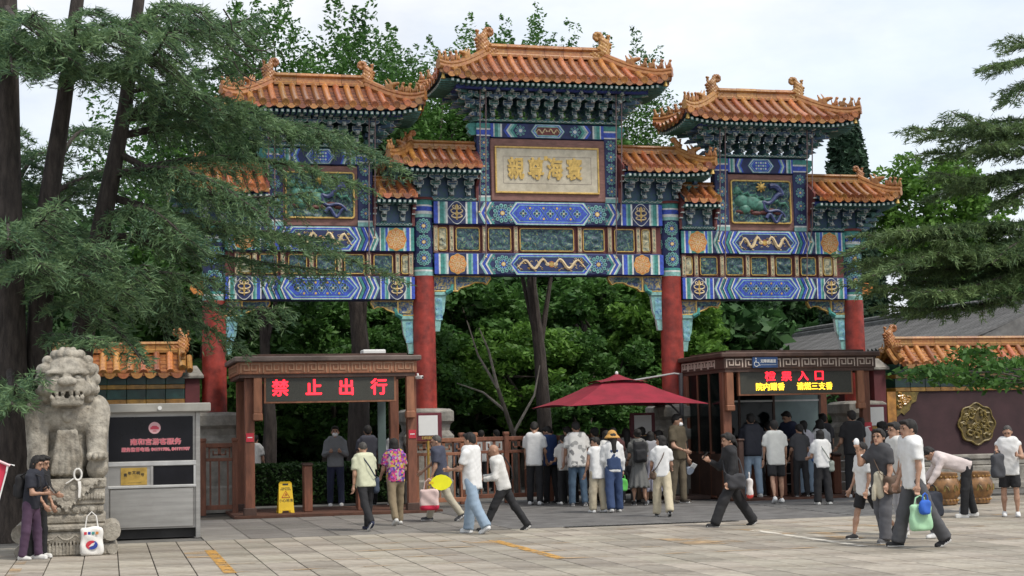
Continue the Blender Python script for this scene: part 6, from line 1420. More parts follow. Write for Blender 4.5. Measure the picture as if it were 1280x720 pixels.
def person(label, x, y, face, H=1.7, top=W1, bottom=BLK, shoe=W1, hair='short', L=(4, 4), Rr=(-4, 4), aL=(5, 8, 15, 0), aR=(5, 8, 15, 0), lean=3, head=(0, 0), sleeve='short', pants='long', bulk=1., z=0., mask=False, hairm=None, skin=None, toppat=None, over=None, group='visitors in front of the gate', hat=None, topl=.0, female=False, glasses=False, vest=None):
    vx = 1.15 if y < -10 else 1.35 if y < -5 else 1.7; s = H/1.72; t = thing('person', label, 'person', (x, y, z), face, group); skin = skin or M_skin; hairm = hairm or M_hair; rg = random.Random(label)
    V3 = lambda *a: np.array(a, float)
    hw = .092*s; th, sh = .43*s, .42*s; out = {}
    legs = []
    for sd, (h, k) in ((1, L), (-1, Rr)):
        d1 = dirv(h, 3, sd); d2 = dirv(h-k, 1, sd); legs.append((sd, d1, d2, h-k))
    low = min(float((d1*th+d2*sh)[2]) for _, d1, d2, _ in legs); hz = -low+.075*s
    hip = V3(0, 0, hz); upd = V3(0, -math.sin(R(lean)), math.cos(R(lean))); fwd_ = V3(0, -math.cos(R(lean)), -math.sin(R(lean)))
    rot = np.stack([V3(1, 0, 0), -fwd_, upd], 1)
    chest = hip+upd*.478*s; neck = hip+upd*.565*s; shw = (.168 if female else .185)*s*bulk**.5
    hcen = neck+(upd*.7+V3(0, -.15, .45))*.0+upd*.10*s+V3(0, -.02*s, .045*s)
    body = [('b', tuple(hip+upd*.26*s), (.13*s*bulk, .085*s*bulk, .30*s), .07*s, {'rot': rot}), ('c', tuple(neck-upd*.05*s), tuple(hcen-V3(0, -.01, .03*s)), .056*s, .052*s)]
    ub = []; pan = []; hands = []; shoes = []
    wt = .012*s
    tb = .180*s*bulk if not female else .163*s*bulk
    lowz = .10+topl
    tc_ = hip+upd*(.55-lowz-.06)*.5*s+upd*(.0)
    ub.append(('b', tuple(hip+upd*(.255-topl*.5)*s), (tb, (.126 if not female else .116)*s*bulk, (.375+topl*.5)*s), .085*s, {'rot': rot, 'clip': [(tuple(hip-upd*(.06+topl)*s), tuple(-upd))]}))
    ub.append(('e', tuple(hip+upd*.40*s+fwd_*.02), (tb*1.05, .125*s*bulk, .15*s), {'rot': rot}))
    joints = {}
    for sd, (fa, ab, el, inw), nm in ((1, aL, 'L'), (-1, aR, 'R')):
        S = chest+V3(sd*shw, 0, .0)+upd*.0; d1 = dirv(fa, ab, sd); E_ = S+d1*.28*s
        d2 = dirv(fa+el, ab*.4, sd); d2 = d2+V3(-sd*math.sin(R(inw)), 0, 0); d2 /= np.linalg.norm(d2); Wp = E_+d2*.245*s
        body += [('c', tuple(S), tuple(E_), .052*s*bulk, .043*s), ('c', tuple(E_), tuple(Wp), .043*s, .029*s)]
        ub.append(('c', tuple(chest+upd*.045*s), tuple(S+upd*.002), .066*s, .064*s*bulk**.5))
        if sleeve == 'short': e2 = S+d1*.19*s; ub.append(('c', tuple(S), tuple(e2+d1*.06), .070*s*bulk**.4, .082*s*bulk**.4, {'clip': [(tuple(e2), tuple(d1))]}))
        elif sleeve == 'long': ub += [('c', tuple(S), tuple(E_), .068*s*bulk**.4, .062*s), ('c', tuple(E_), tuple(Wp+d2*.04), .062*s, .046*s, {'clip': [(tuple(Wp-d2*.01), tuple(d2))]})]
        # hand: palm, four unequal curled fingers, thumb off the side
        n = np.cross(d2, V3(0, 0, 1)); n = n/np.linalg.norm(n) if np.linalg.norm(n) > .1 else V3(1, 0, 0); w_ = np.cross(n, d2); 
        if abs(d2[2]) > .8: w_ = V3(0, -1, 0)-d2*np.dot(V3(0, -1, 0), d2); w_ /= np.linalg.norm(w_); n = np.cross(d2, w_)*sd
        pc = Wp+d2*.05*s; hp = [('c', tuple(Wp-d2*.02), tuple(Wp+d2*.03*s), .027*s, .03*s), ('c', tuple(pc+w_*.018*s), tuple(pc-w_*.018*s), .030*s, .028*s), ('c', tuple(pc+d2*.03*s+w_*.02*s), tuple(pc+d2*.03*s-w_*.022*s), .022*s, .02*s)]
        for i, ln in enumerate((.066, .075, .07, .055)):
            b0 = pc+d2*.045*s+w_*(.030-.020*i)*s; m1 = b0+(d2*.8+n*-.35*sd)*ln*.5*s; m2 = m1+(d2*.45-n*.8*sd)*ln*.55*s; hp += [('c', tuple(b0), tuple(m1), .0095*s, .009*s, {'k': .004}), ('c', tuple(m1), tuple(m2), .009*s, .0075*s, {'k': .004})]
        tb0 = pc-d2*.015*s+w_*.032*s; tm = tb0+(d2*.6+w_*.7)*.032*s; hp += [('c', tuple(tb0), tuple(tm), .012*s, .011*s, {'k': .006}), ('c', tuple(tm), tuple(tm+(d2*.9+w_*.1-n*.3*sd)*.03*s), .0105*s, .008*s, {'k': .004})]
        hands.append(hp); joints[nm] = pc+d2*.05*s
    for sd, d1, d2, ang in legs:
        Hp = hip+V3(sd*hw, 0, 0); K = Hp+d1*th; A = K+d2*sh
        body += [('c', tuple(Hp), tuple(K), .078*s*bulk**.5, .052*s), ('c', tuple(K), tuple(K*.65+A*.35), .052*s, .056*s), ('c', tuple(K*.65+A*.35), tuple(A), .056*s, .034*s)]
        if pants in ('long', 'wide', 'slim'):
            r0, r1, r2 = {'long': (.098, .078, .070), 'wide': (.105, .094, .094), 'slim': (.09, .062, .05)}[pants]; e = A+d2*(.02 if pants != 'slim' else -.02)*s
            pan += [('c', tuple(Hp), tuple(K), r0*s*bulk**.5, r1*s), ('c', tuple(K), tuple(e+d2*.05), r1*s, r2*s, {'clip': [(tuple(e), tuple(d2))]})]
        elif pants == 'shorts': e = Hp+d1*.36*s; pan.append(('c', tuple(Hp), tuple(e+d1*.08), .10*s*bulk**.5, .10*s, {'clip': [(tuple(e), tuple(d1))]}))
        pitch = max(-10, min(55, -ang if ang < 0 else 0)); fd = V3(0, -math.cos(R(pitch)), -math.sin(R(pitch))*1.0); az = A+V3(0, 0, -.0)
        toe = az+fd*.13*s+V3(0, 0, -.04*s); heel = az+V3(0, .045*s, 0)-fd*0+V3(0, 0, -.035*s)+V3(0, .0, math.sin(R(pitch))*.02)
        sl_ = -fd if False else None; gz = max(0.0, min(float(toe[2]), float(heel[2]))-.04*s)
        shoes.append([('c', tuple(heel), tuple(toe), .043*s, .042*s), ('c', tuple(az+V3(0, 0, -.01)), tuple(heel*.5+toe*.5), .046*s, .045*s), ('b', tuple((heel+toe)/2+V3(0, 0, -.032*s)), (.048*s, .125*s, .014*s), .012*s, {'m': 1, 'k': .004, 'rot': np.stack([V3(1, 0, 0), -fd, np.cross(V3(1, 0, 0), -fd)], 1)})])
    pan.append(('b', tuple(hip+V3(0, 0, .03*s)), (.146*s*bulk, .098*s*bulk, .14*s), .08*s)); 
    wr = lambda k, a: (lambda P, k=k, a=a: a*(np.sin(P[..., 2]*41*k+4*np.sin(P[..., 0]*19+rg.random()*0+x)+2*np.sin(P[..., 1]*23))*.6+.4*np.sin(P[..., 2]*73+P[..., 0]*38)))
    # head in its own frame
    hp = [('e', (0, .008, .022), (.076, .094, .10)), ('e', (0, -.022, -.055), (.060, .070, .066)), ('c', (0, -.088, .005), (0, -.104, -.026), .011, .016, {'k': .012}), ('e', (.079, .012, -.01), (.012, .024, .032), {'k': .006}), ('e', (-.079, .012, -.01), (.012, .024, .032), {'k': .006}), ('e', (0, -.084, -.062), (.024, .012, .010), {'k': .008}), ('e', (0, -.082, -.105), (.026, .02, .016), {'k': .02}), ('c', (-.045, -.076, .032), (.045, -.076, .032), .016, .016, {'k': .015}), ('c', (0, .02, -.05), (0, .03, -.13), .05, .05)]
    for sd in (-1, 1): hp.append(('e', (sd*.032, -.096, .010), (.018, .012, .011), {'cut': 1, 'k': .01}))
    hv, hf, hm = sculpt(hp, .0115*vx, .02); Hm = Matrix.Rotation(R(head[0]), 4, 'Z') @ Matrix.Rotation(R(head[1]+lean*.6), 4, 'X'); hr = np.array(Hm.to_3x3())
    tohead = lambda v: (v*s*1.04)@hr.T+hcen
    parts = [sculpt(body, .029*vx, .03)]+[sculpt(h_, .0085*vx, .01) for h_ in hands]+[(tohead(hv), hf, hm)]
    V, F, M_ = joinnp([(a, b, np.zeros(len(b), int)) for a, b, c in parts]); link('body', npmesh('body', V, F, [skin], True), t)
    tm = fab(top, toppat)
    v, f, m = sculpt(ub, .018*vx, .035, wr(.8, .0042)); link('shirt', npmesh('shirt', v, f, [tm], True), t)
    if vest: v, f, m = sculpt([(q[0], q[1], tuple(np.array(q[2])*1.06), *q[3:]) if q[0] in 'be' else q for q in ub[:2]], .02, .03, wr(1, .004)); link('vest', npmesh('vest', v, f, [fab(vest)], True), t)
    bm = fab(bottom)
    if pants in ('skirt', 'dress'):
        hz2 = (.32 if pants == 'skirt' else .42)*s; c0 = hip+V3(0, 0, .14*s); c1 = V3(0, 0, hz2-.1); v, f, m = sculpt([('c', tuple(c0), tuple(c1), .13*s, .27*s, {'clip': [((0, 0, hz2), (0, 0, -1)), (tuple(c0), (0, 0, 1))]})], .02, .03, lambda P: .018*np.sin(np.arctan2(P[..., 1], P[..., 0])*11)*np.clip((hz-P[..., 2])*2.5, 0, 1)); link('skirt', npmesh('skirt', v, f, [bm], True), t)
    else: v, f, m = sculpt(pan, .0205*vx, .035, wr(.6, .006)); link('trousers' if pants != 'shorts' else 'shorts', npmesh('trousers', v, f, [bm], True), t)
    for q in shoes: v, f, m = sculpt(q, .013*vx, .02, clip=[((0, 0, .002), (0, 0, -1))]); link('shoe', npmesh('shoe', v, f, [fab(shoe), fab((.62, .61, .59) if shoe != W1 else (.5, .5, .5))], True, m), t)
    if over:                                                # dungaree bib and straps
        bb = hip+upd*.30*s; b = MB(); v, f, m = sculpt([('b', tuple(hip+upd*.12*s), (.16*s, .122*s, .17*s), .08*s, {'rot': rot}), ('b', tuple(hip+upd*.32*s-fwd_*.095*s), (.085*s, .022*s, .10*s), .02*s, {'rot': rot}), ('b', tuple(hip+upd*.32*s+fwd_*.10*s), (.1*s, .022*s, .10*s), .02*s, {'rot': rot})]+[('c', tuple(hip+upd*.40*s-fwd_*.115*s+V3(sd*.07*s, 0, 0)), tuple(chest+upd*.075*s+V3(sd*.08*s, 0, 0)), .02*s, .02*s) for sd in (-1, 1)]+[('c', tuple(chest+upd*.075*s+V3(sd*.08*s, 0, 0)), tuple(hip+upd*.40*s+fwd_*.125*s+V3(sd*.07*s, 0, 0)), .02*s, .02*s) for sd in (-1, 1)], .014, .02); link('bib', npmesh('bib', v, f, [fab(over)], True), t)
    # hair
    hh = None; cut = {'clip': [((0, -.055, .05), (0, -.85, -.55))]}
    if hair == 'short': hh = [('e', (0, .016, .034), (.088, .104, .104), {'clip': [((0, -.050, .045), (0, -.80, -.60))]}), ('e', (0, -.06, .098), (.066, .045, .030)), ('e', (0, .085, -.02), (.06, .03, .05))]
    elif hair == 'crop': hh = [('e', (0, .014, .030), (.081, .099, .100), {'clip': [((0, -.045, .055), (0, -.80, -.60))]})]
    elif hair in ('bob', 'long', 'bun', 'pony'):
        hh = [('e', (0, .018, .034), (.092, .106, .106), {'clip': [((0, -.050, .045), (0, -.80, -.60))]}), ('e', (0, -.055, .098), (.068, .045, .03))]
        if hair == 'bob': hh += [('e', (0, .045, -.05), (.092, .07, .10)), ('c', (.078, -.0, .02), (.082, .0, -.09), .022, .02), ('c', (-.078, 0, .02), (-.082, 0, -.09), .022, .02)]
        if hair == 'long': hh += [('c', (0, .07, .0), (0, .10, -.30), .085, .06), ('c', (.075, .0, .02), (.085, .03, -.16), .025, .02), ('c', (-.075, 0, .02), (-.085, .03, -.16), .025, .02)]
        if hair == 'bun': hh += [('e', (0, .115, .05), (.05, .045, .05)), ('e', (0, .08, -.02), (.07, .04, .05))]
        if hair == 'pony': hh += [('c', (0, .11, .03), (0, .15, -.14), .04, .018), ('e', (0, .08, -.02), (.07, .04, .05))]
    elif hair == 'curly': hh = [('e', (0, .03, .03), (.12, .12, .12), {'clip': [((0, -.05, .045), (0, -.80, -.60))]})]+[('e', (.10*math.cos(i*2.4), .03+.09*math.sin(i*2.4), .09-.03*(i % 6)), (.04, .04, .04)) for i in range(16)]
    if hh: v, f, m = sculpt(hh, .0125*vx, .012, lambda P: .007*np.sin(P[..., 0]*120+P[..., 2]*40)*np.sin(P[..., 1]*90)); link('hair', npmesh('hair', tohead(v), f, [hairm], True), t)
    if hat:
        kind, hc = hat; q = [('e', (0, .01, .055), (.10, .11, .095), {'clip': [((0, 0, .03), (0, 0, -1))]})]
        if kind == 'bucket': q += [('c', (0, .01, .06), (0, .01, -.01), .10, .165, {'clip': [((0, 0, -.03), (0, 0, -1)), ((0, 0, .05), (0, 0, 1))], 'k': .01}), ('c', (0, .01, .05), (0, .01, -.06), .06, .13, {'cut': 1, 'k': .005})]
        else: q += [('e', (0, -.13, .045), (.075, .08, .012))]
        v, f, m = sculpt(q, .012, .012); link('hat', npmesh('hat', tohead(v), f, [fab(hc)], True), t)
    if mask: v, f, m = sculpt([('e', (0, -.050, -.052), (.066, .068, .05), {'clip': [((0, -.06, 0), (0, 1, 0))]})], .01, .01); link('face_mask', npmesh('face_mask', tohead(v), f, [M_maskw], True), t)
    if abs(((face+head[0]+180) % 360)-180) < 125:
        for sd in (-1, 1):
            b = MB(); b.ball((sd*.032, -.087, .010), (.016, .007, .0085), 8, M_eye); b.tube([(sd*.015, -.094, .034), (sd*.034, -.093, .038), (sd*.05, -.084, .033)], [.005, .006, .003], 5, hairm if hair != 'bald' else M_hairg); me = b.mesh('eye'); co = np.empty(len(me.vertices)*3, np.float32); me.vertices.foreach_get('co', co); me.vertices.foreach_set('co', tohead(co.reshape(-1, 3)).astype(np.float32).ravel()); link('eye', me, t)
        if not mask: b = MB(); b.ball((0, -.095, -.062), (.022, .006, .006), 8, M_lip); me = b.mesh('mouth'); co = np.empty(len(me.vertices)*3, np.float32); me.vertices.foreach_get('co', co); me.vertices.foreach_set('co', tohead(co.reshape(-1, 3)).astype(np.float32).ravel()); link('mouth', me, t)
    if glasses:
        b = MB()
        for sd in (-1, 1): b.tube([(sd*.033+.022*math.cos(a), -.103, .008+.018*math.sin(a)) for a in [i*.785 for i in range(9)]], .0035, 4, M_eye, caps=False); b.tube([(sd*.055, -.1, .012), (sd*.082, .01, .008)], .003, 4, M_eye)
        me = b.mesh('glasses'); co = np.empty(len(me.vertices)*3, np.float32); me.vertices.foreach_get('co', co); me.vertices.foreach_set('co', tohead(co.reshape(-1, 3)).astype(np.float32).ravel()); link('glasses', me, t)
    rz_ = np.array(Matrix.Rotation(R(face), 3, 'Z')); wld = lambda p: Vector(rz_@np.array(p)+np.array((x, y, z)))
    return dict(L=wld(joints['L']), R=wld(joints['R']), back=wld(hip+upd*.30*s-fwd_*.16*s), hipL=wld(hip+V3(.2*s, 0, -.02)), hipR=wld(hip+V3(-.2*s, 0, -.02)), chest=wld(chest), shL=wld(chest+V3(.1*s, 0, .06*s)), shR=wld(chest+V3(-.1*s, 0, .06*s)), s=s, face=face, front=wld(hip+upd*.25*s+fwd_*.16*s), fr=lambda p: wld(p))
def hang(p, hand, name, label, w_, h, mats, rz=0, handle=.14, logo=None, d=.10): q = p[hand]; return tote(name, label, q.x, q.y, q.z-h-handle*.8, w_, h, mats, rz, handle, logo, d)
def backpack(p, label, col, w_=.27, h=.40, d=.14):
    q = p['back']; t = thing('backpack', label, 'backpack', tuple(q), p['face']); v, f, m = sculpt([('b', (0, d*.45, .0), (w_/2, d/2, h/2), .065), ('b', (0, d*.95, -h*.15), (w_*.38, d*.3, h*.26), .035, {'k': .01})], .018, .01, lambda P: .004*np.sin(P[..., 2]*37)*np.sin(P[..., 0]*31)); link('pack', npmesh('pack', v, f, [fab(col)], True), t)
    for sd in (-1, 1): b = MB(); b.tube([(sd*.09, .02, h*.42), (sd*.10, -.12, h*.62), (sd*.11, -.31, h*.40), (sd*.12, -.32, 0), (sd*.12, -.1, -h*.4)], .018, 6, fab(col), flat=.5); b.build('strap', t, True)
def sling(p, label, col, side, w_=.24, h=.17, d=.08, strapcol=None):
    """cross-body bag at one hip with a strap over the opposite shoulder"""
    q = p['hipL' if side > 0 else 'hipR']; t = thing('shoulder_bag', label, 'bag', tuple(q), p['face']); v, f, m = sculpt([('b', (0, 0, 0), (d/2+.02, w_/2, h/2), .055)], .016, .01, lambda P: .008*np.sin(P[..., 1]*29+P[..., 2]*21)*np.sin(P[..., 2]*17)); link('pouch', npmesh('pouch', v, f, [fab(col)], True), t); s = p['s']
    for k in (-1, 1):
        b = MB(); pts = [(0, k*w_*.4, h*.45), (-side*.08*s, k*.17*s, .18*s), (-side*.2*s, k*.155*s, .38*s), (-side*.30*s, k*.02, .60*s)]; b.tube(pts, .014, 6, fab(strapcol or col), flat=.5); b.build('strap', t, True)
def phone(p, hand, label):
    q = p[hand]; b = MB(); b.box(-.036, .036, -.005, .005, -.075, .075, M_eye, bev=.006); o = b.build('phone'); o.location = q+Vector((0, 0, .05)); o.rotation_euler = (R(-40), 0, R(p['face'])); tag(o, label, 'phone')

# ---- by the lion
a = person('short visitor in dark top and purple trousers by the stone lion', -11.36, -12.5, 62, 1.45, (.018, .02, .03), PURP, W2, 'bob', L=(6, 2), Rr=(-4, 4), aL=(20, 8, 60, 20), aR=(15, 8, 75, 20), lean=8, head=(0, 15), female=True)
backpack(a, 'black backpack worn by the visitor in purple trousers', BLK, .26, .36, .12); phone(a, 'R', 'phone held by the visitor in purple trousers')
person('dark dressed companion half hidden beside the stone lion', -11.27, -12.30, 64, 1.45, BLK, BLK, W2, 'bob', aL=(6, 4, 20, 10), aR=(6, 4, 25, 10), lean=6, head=(0, 12), female=True)
# ---- exit gate
person('gate attendant in grey polo and white mask behind the turnstile', -5.24, -.2, -8, 1.78, (.20, .21, .22), NAVY, W1, 'short', aL=(22, 10, 85, 40), aR=(22, 10, 85, 40), lean=0, sleeve='long', mask=True, z=.045, group='staff at the gate')
person('man in dark shirt seen from behind inside the exit gate', -4.32, .8, 175, 1.83, (.05, .052, .07), BLK, BLK, 'short', z=.0)
person('woman in pale shirt looking out of the exit gate', -3.86, -.1, -25, 1.76, (.42, .43, .44), BLK, W1, 'bob', aL=(15, 8, 30, 0), aR=(30, 6, 70, 20), sleeve='long', female=True)
a = person('older man in pale yellow tee walking towards the exit gate', -5.88, -8.63, 200, 1.53, (.55, .56, .40), BLK, NAVY, 'crop', L=(-22, 18), Rr=(14, 4), aL=(-8, 8, 15, 0), aR=(8, 8, 10, 0), lean=8, head=(0, 12), hairm=M_hairg, bulk=1.08)
sling(a, 'slate blue bag slung on the man in pale yellow tee', (.04, .055, .085), -1, .22, .30, .07)
a = person('woman in colourful floral top and khaki trousers seen from behind', -5.11, -7.3, 190, 1.56, KHAKI, KHAKI, W2, 'bob', L=(-14, 16), Rr=(10, 4), aL=(10, 12, 45, 10), aR=(10, 12, 50, 10), lean=6, toppat='floral', bulk=1.12, female=True)
a = person('man in navy polo and cream trousers walking left with a tote', -4.10, -6.6, 250, 1.64, (.055, .06, .09), (.42, .38, .29), (.06, .06, .065), 'crop', L=(-22, 14), Rr=(22, 6), aL=(8, 8, 12, 0), aR=(38, 8, 15, 0), lean=6, hairm=M_hairg, bulk=1.08, head=(0, 8))
tote('tote_bag', 'pink and white tote with red bottom carried by the man in navy', a['L'].x-.02, a['L'].y-.06, .22, .36, .40, [fab((.62, .47, .44)), fab((.55, .02, .06))], -15, .2)
b = MB(); q = a['L']; b.prism([(.20*math.cos(i*.52)*(1+.12*math.cos(i*1.04)), .15*math.sin(i*.52)) for i in range(12)], -.008, .008, mat('yellow fan', (.75, .72, .01), .6, .05, 5.)); b.box(-.25, -.16, -.01, .01, -.02, .02, M_yel); o = b.build('hand_fan'); o.location = (q.x+.22, q.y-.06, q.z+.02); o.rotation_euler = (0, 0, R(10)); tag(o, 'bright yellow hand fan held by the man in navy', 'fan')
a = person('young man in white tee and pale jeans walking left', -4.37, -10.47, 225, 1.65, W1, JEAN, W1, 'short', L=(-16, 16), Rr=(16, 8), aL=(18, 8, 70, 15), aR=(18, 6, 70, 15), lean=2, topl=.08, pants='wide', head=(0, 5)); phone(a, 'R', 'phone held by the young man in pale jeans')
a = person('bald man in white jacket striding left', -3.74, -10.11, 255, 1.52, W2, BLK, BLK, 'bald', L=(28, 4), Rr=(-28, 6), aL=(10, 8, 70, 25), aR=(15, 6, 75, 25), lean=14, sleeve='long', head=(0, 14), bulk=1.08, skin=M_skin2); sling(a, 'thin dark bag slung on the bald man in white', BLK, -1, .2, .14, .06)
# ---- behind the fence
for i, (x, y, f, lab, c) in enumerate(((-.4, 5.8, 160, 'left visitor in white seen through the fence', W1), (.25, 6.6, 200, 'right visitor in white seen through the fence', W2), (-1.5, 4.8, 20, 'grey shirted visitor behind the fence left of those in white', (.2, .2, .22)), (-6.6, 5.2, 150, 'dim visitor in white inside the exit gate beyond the hedge', W2))): person(lab, x, y, f, 1.66, c, BLK, BLK, 'short', group='visitors beyond the fence')
# ---- crowd under the parasol
person('man in white polo and black trousers at the left of the parasol queue', -.90, -1.62, 150, 1.82, W1, BLK, W1, 'short', aL=(5, 6, 12, 0), aR=(12, 6, 25, 5), lean=3, head=(10, 22), topl=.04)
a = person('man in blue vest over black sleeves looking down at a phone', -.42, -1.25, 210, 1.72, BLK, BLK, BLK, 'short', aL=(15, 6, 80, 20), aR=(15, 6, 75, 20), lean=5, head=(20, 24), sleeve='long', vest=(.025, .055, .16)); phone(a, 'L', 'phone held by the man in blue vest')
a = person('small visitor in black trousers with a pale pink backpack', -.30, -2.0, 185, 1.52, W2, BLK, W1, 'short', aL=(15, 6, 60, 0), aR=(15, 6, 60, 0), head=(0, 15)); backpack(a, 'pale pink backpack between the blue vest and the printed shirt', (.55, .45, .42), .28, .38, .14)
person('man in white leaf print shirt and blue jeans seen from behind', -.28, -2.93, 178, 1.80, W1, JEAN2, GREY, 'short', L=(3, 2), Rr=(-4, 4), aL=(5, 9, 20, 0), aR=(0, 10, 12, 0), lean=3, head=(0, 18), toppat='leafprint', bulk=1.12, topl=.05, skin=M_skin2)
person('light haired woman in dark clothes under the parasol', .62, -1.4, 170, 1.62, BLK, BLK, BLK, 'long', hairm=M_hairb, female=True)
a = person('child in white sleeveless top and beige trousers in the queue', -.66, -5.6, 195, 1.48, W1, BEIGE, W1, 'short', aL=(8, 8, 15, 0), aR=(20, 10, 40, 0), sleeve='none', pants='wide', head=(60, 5), topl=.08); hang(a, 'R', 'carry_bag', 'brown paper bag held by the child in the sleeveless top', .22, .22, [fab((.30, .17, .10))], 40, .06)
a = person('woman in orange bucket hat and denim dungarees', -.36, -5.75, 178, 1.60, W1, DENIM, W2, 'long', L=(-8, 8), Rr=(6, 4), aL=(8, 10, 20, 0), aR=(4, 10, 10, 0), sleeve='long', pants='wide', over=DENIM, female=True, hat=('bucket', (.50, .27, .07))); hang(a, 'R', 'carry_bag', 'bright green bag held by the woman in dungarees', .22, .26, [fab((.10, .42, .08))], 20, .08)
a = person('woman in grey patterned dress with a black backpack', .98, -3.4, 172, 1.62, GREY, (.13, .13, .125), BLK, 'bun', aL=(15, 6, 40, 0), aR=(15, 6, 40, 0), pants='dress', female=True, toppat='speckle'); backpack(a, 'black backpack on the woman in the grey dress', BLK, .30, .46, .16)
person('woman in long lavender grey skirt in the queue', 1.38, -3.1, 165, 1.56, (.30, .30, .32), (.24, .24, .30), W1, 'bob', pants='skirt', female=True)
person('visitor in black at the back of the queue near the guard', 1.5, -2.2, 180, 1.66, BLK, (.20, .13, .09), BLK, 'short')
person('visitor in black cap in the middle of the queue', .35, -2.3, 185, 1.66, (.03, .03, .035), BLK, W1, 'short', hat=('cap', BLK))
person('visitor in dark blue deep in the queue beside the fence', .95, -1.1, 190, 1.66, NAVY, BLK, BLK, 'bob', female=True)
person('visitor in charcoal deep in the queue left of the parasol pole', 1.75, -1.3, 170, 1.64, (.04, .04, .045), GREY, BLK, 'short')
a = person('small woman in white tee and cream trousers walking right', -.02, -7.7, 165, 1.50, W1, (.55, .48, .34), BLK, 'bob', L=(10, 6), Rr=(-14, 14), aL=(8, 10, 25, 0), aR=(10, 10, 60, 0), pants='wide', lean=3, female=True, head=(70, 0)); sling(a, 'brown crossbody bag on the small woman in cream trousers', (.10, .065, .045), 1, .22, .16, .07)
a = person('tall guard in olive tee and white mask beside the parasol pole', 2.02, -3.05, 35, 1.92, OLIVE, (.13, .105, .07), (.05, .04, .03), 'short', aL=(4, 8, 12, 0), aR=(12, 8, 55, 30), lean=0, mask=True, head=(20, 10), group='staff at the gate', topl=.0)
b = MB(); q = a['L']; b.lathe([(.10, 0), (.10, .02), (.075, .05), (.06, .11), (.02, .13)], 16, fab((.35, .40, .48)), (0, 0, 0)); b.box(-.08, .08, -.19, -.06, .0, .014, fab(W1), bev=.006); o = b.build('cap'); o.location = (q.x+.02, q.y, q.z-.18); o.rotation_euler = (R(-60), R(20), R(30)); tag(o, 'white and grey cap held by the guard in olive', 'cap')
for i, (x, y, f, H, c, bt, hr, lab, fem) in enumerate(((.30, -3.3, 182, 1.60, W2, JEAN2, 'bob', 'woman in off white tee between the printed shirt and the child', True), (.55, -3.0, 170, 1.66, (.10, .04, .04), BLK, 'short', 'visitor in dark maroon behind the bucket hat', False), (-.05, -1.5, 190, 1.70, (.12, .12, .13), BLK, 'short', 'visitor in charcoal tee close behind the printed shirt', False), (1.15, -2.1, 176, 1.64, (.30, .28, .26), GREY, 'long', 'long haired visitor in taupe deep in the queue', True), (1.72, -2.75, 195, 1.58, (.04, .045, .06), (.16, .14, .12), 'bob', 'visitor in dark slate right beside the guard', True))):
    person(lab, x, y, f, H, c, bt, W1 if i % 2 else BLK, hr, aL=(12, 8, 30, 0), aR=(15, 8, 50, 0), head=(random.uniform(-25, 25), 10), female=fem)
# ---- right of centre
a = person('woman dressed in black walking left with raised phone', -.02, -11.2, 268, 1.62, BLK, BLK, BLK, 'pony', L=(30, 6), Rr=(-26, 8), aL=(6, 8, 15, 0), aR=(25, 6, 95, 10), lean=3, sleeve='long', pants='wide', topl=.12, female=True, head=(0, 10)); phone(a, 'R', 'phone held by the woman dressed in black'); sling(a, 'large black bag on the woman dressed in black', (.035, .036, .042), 1, .34, .26, .1)
tote('carry_bag', 'red and white shopping bag behind the woman dressed in black', .30, -11.2, .46, .24, .34, [fab((.62, .58, .56)), fab((.60, .06, .05))], 70, .1)
# ---- entry booth
person('visitor in black top and pale jeans at the ticket booth', 4.06, -2.45, 172, 1.86, (.02, .022, .03), JEAN, W2, 'short', aL=(15, 10, 70, 20), aR=(15, 10, 40, 0), bulk=1.1, z=.045)
person('man in white tee and black shorts at the ticket booth', 3.78, -4.4, 172, 1.74, (.66, .66, .62), BLK, W1, 'short', L=(-12, 14), Rr=(4, 2), aL=(4, 9, 8, 0), aR=(4, 9, 12, 0), pants='shorts', topl=.06, bulk=1.05)
a = person('visitor in pale lilac tee and pale jeans at the ticket booth', 5.42, -2.35, 172, 1.68, (.62, .60, .66), JEAN, BLK, 'pony', L=(3, 2), Rr=(-5, 6), aL=(8, 8, 30, 0), aR=(8, 8, 40, 0), pants='wide', female=True, z=.045); sling(a, 'sky blue crossbody bag on the visitor in lilac', (.12, .26, .58), -1, .34, .22, .12, (.05, .09, .2))
person('ticket clerk in navy leaning over the booth counter', 5.62, -1.2, -60, 1.92, NAVY, BLK, BLK, 'short', aL=(30, 8, 60, 10), aR=(30, 8, 60, 10), lean=12, head=(-10, 20), z=.045, group='staff at the gate')
a = person('woman in white tee and black trousers waiting at the ticket booth', 4.30, -5.6, 178, 1.52, W1, BLK, W2, 'bob', aL=(12, 10, 70, 10), aR=(12, 10, 70, 10), bulk=1.12, female=True, pants='wide'); sling(a, 'grey green crossbody bag on the woman waiting at the booth', (.25, .28, .25), -1, .24, .24, .1)
person('tall visitor in black tee right of the white tee woman', 6.24, -3.2, 176, 1.93, BLK, BLK, W1, 'short', aL=(10, 9, 50, 0), aR=(8, 9, 30, 0), bulk=1.08)
person('visitor with white cap between turnstiles of the ticket booth', 4.6, -1.4, 180, 1.56, (.1, .1, .11), BLK, BLK, 'short', hat=('cap', W1), z=.045)
person('grey shirted visitor ahead of the lilac one at the booth', 4.98, -1.3, 175, 1.66, (.25, .26, .27), BLK, BLK, 'short', z=.045)
person('dark haired visitor nearest the right booth post', 6.3, -1.55, 185, 1.84, (.03, .03, .035), BLK, BLK, 'short', z=.045)
person('visitor in black behind the jeans visitor at the booth', 3.78, -1.1, 180, 1.84, BLK, BLK, BLK, 'short', z=.045)
person('curly haired visitor in dark clothes right of the entry booth', 7.3, -2.6, 190, 1.66, BLK, BLK, BLK, 'curly', female=True)
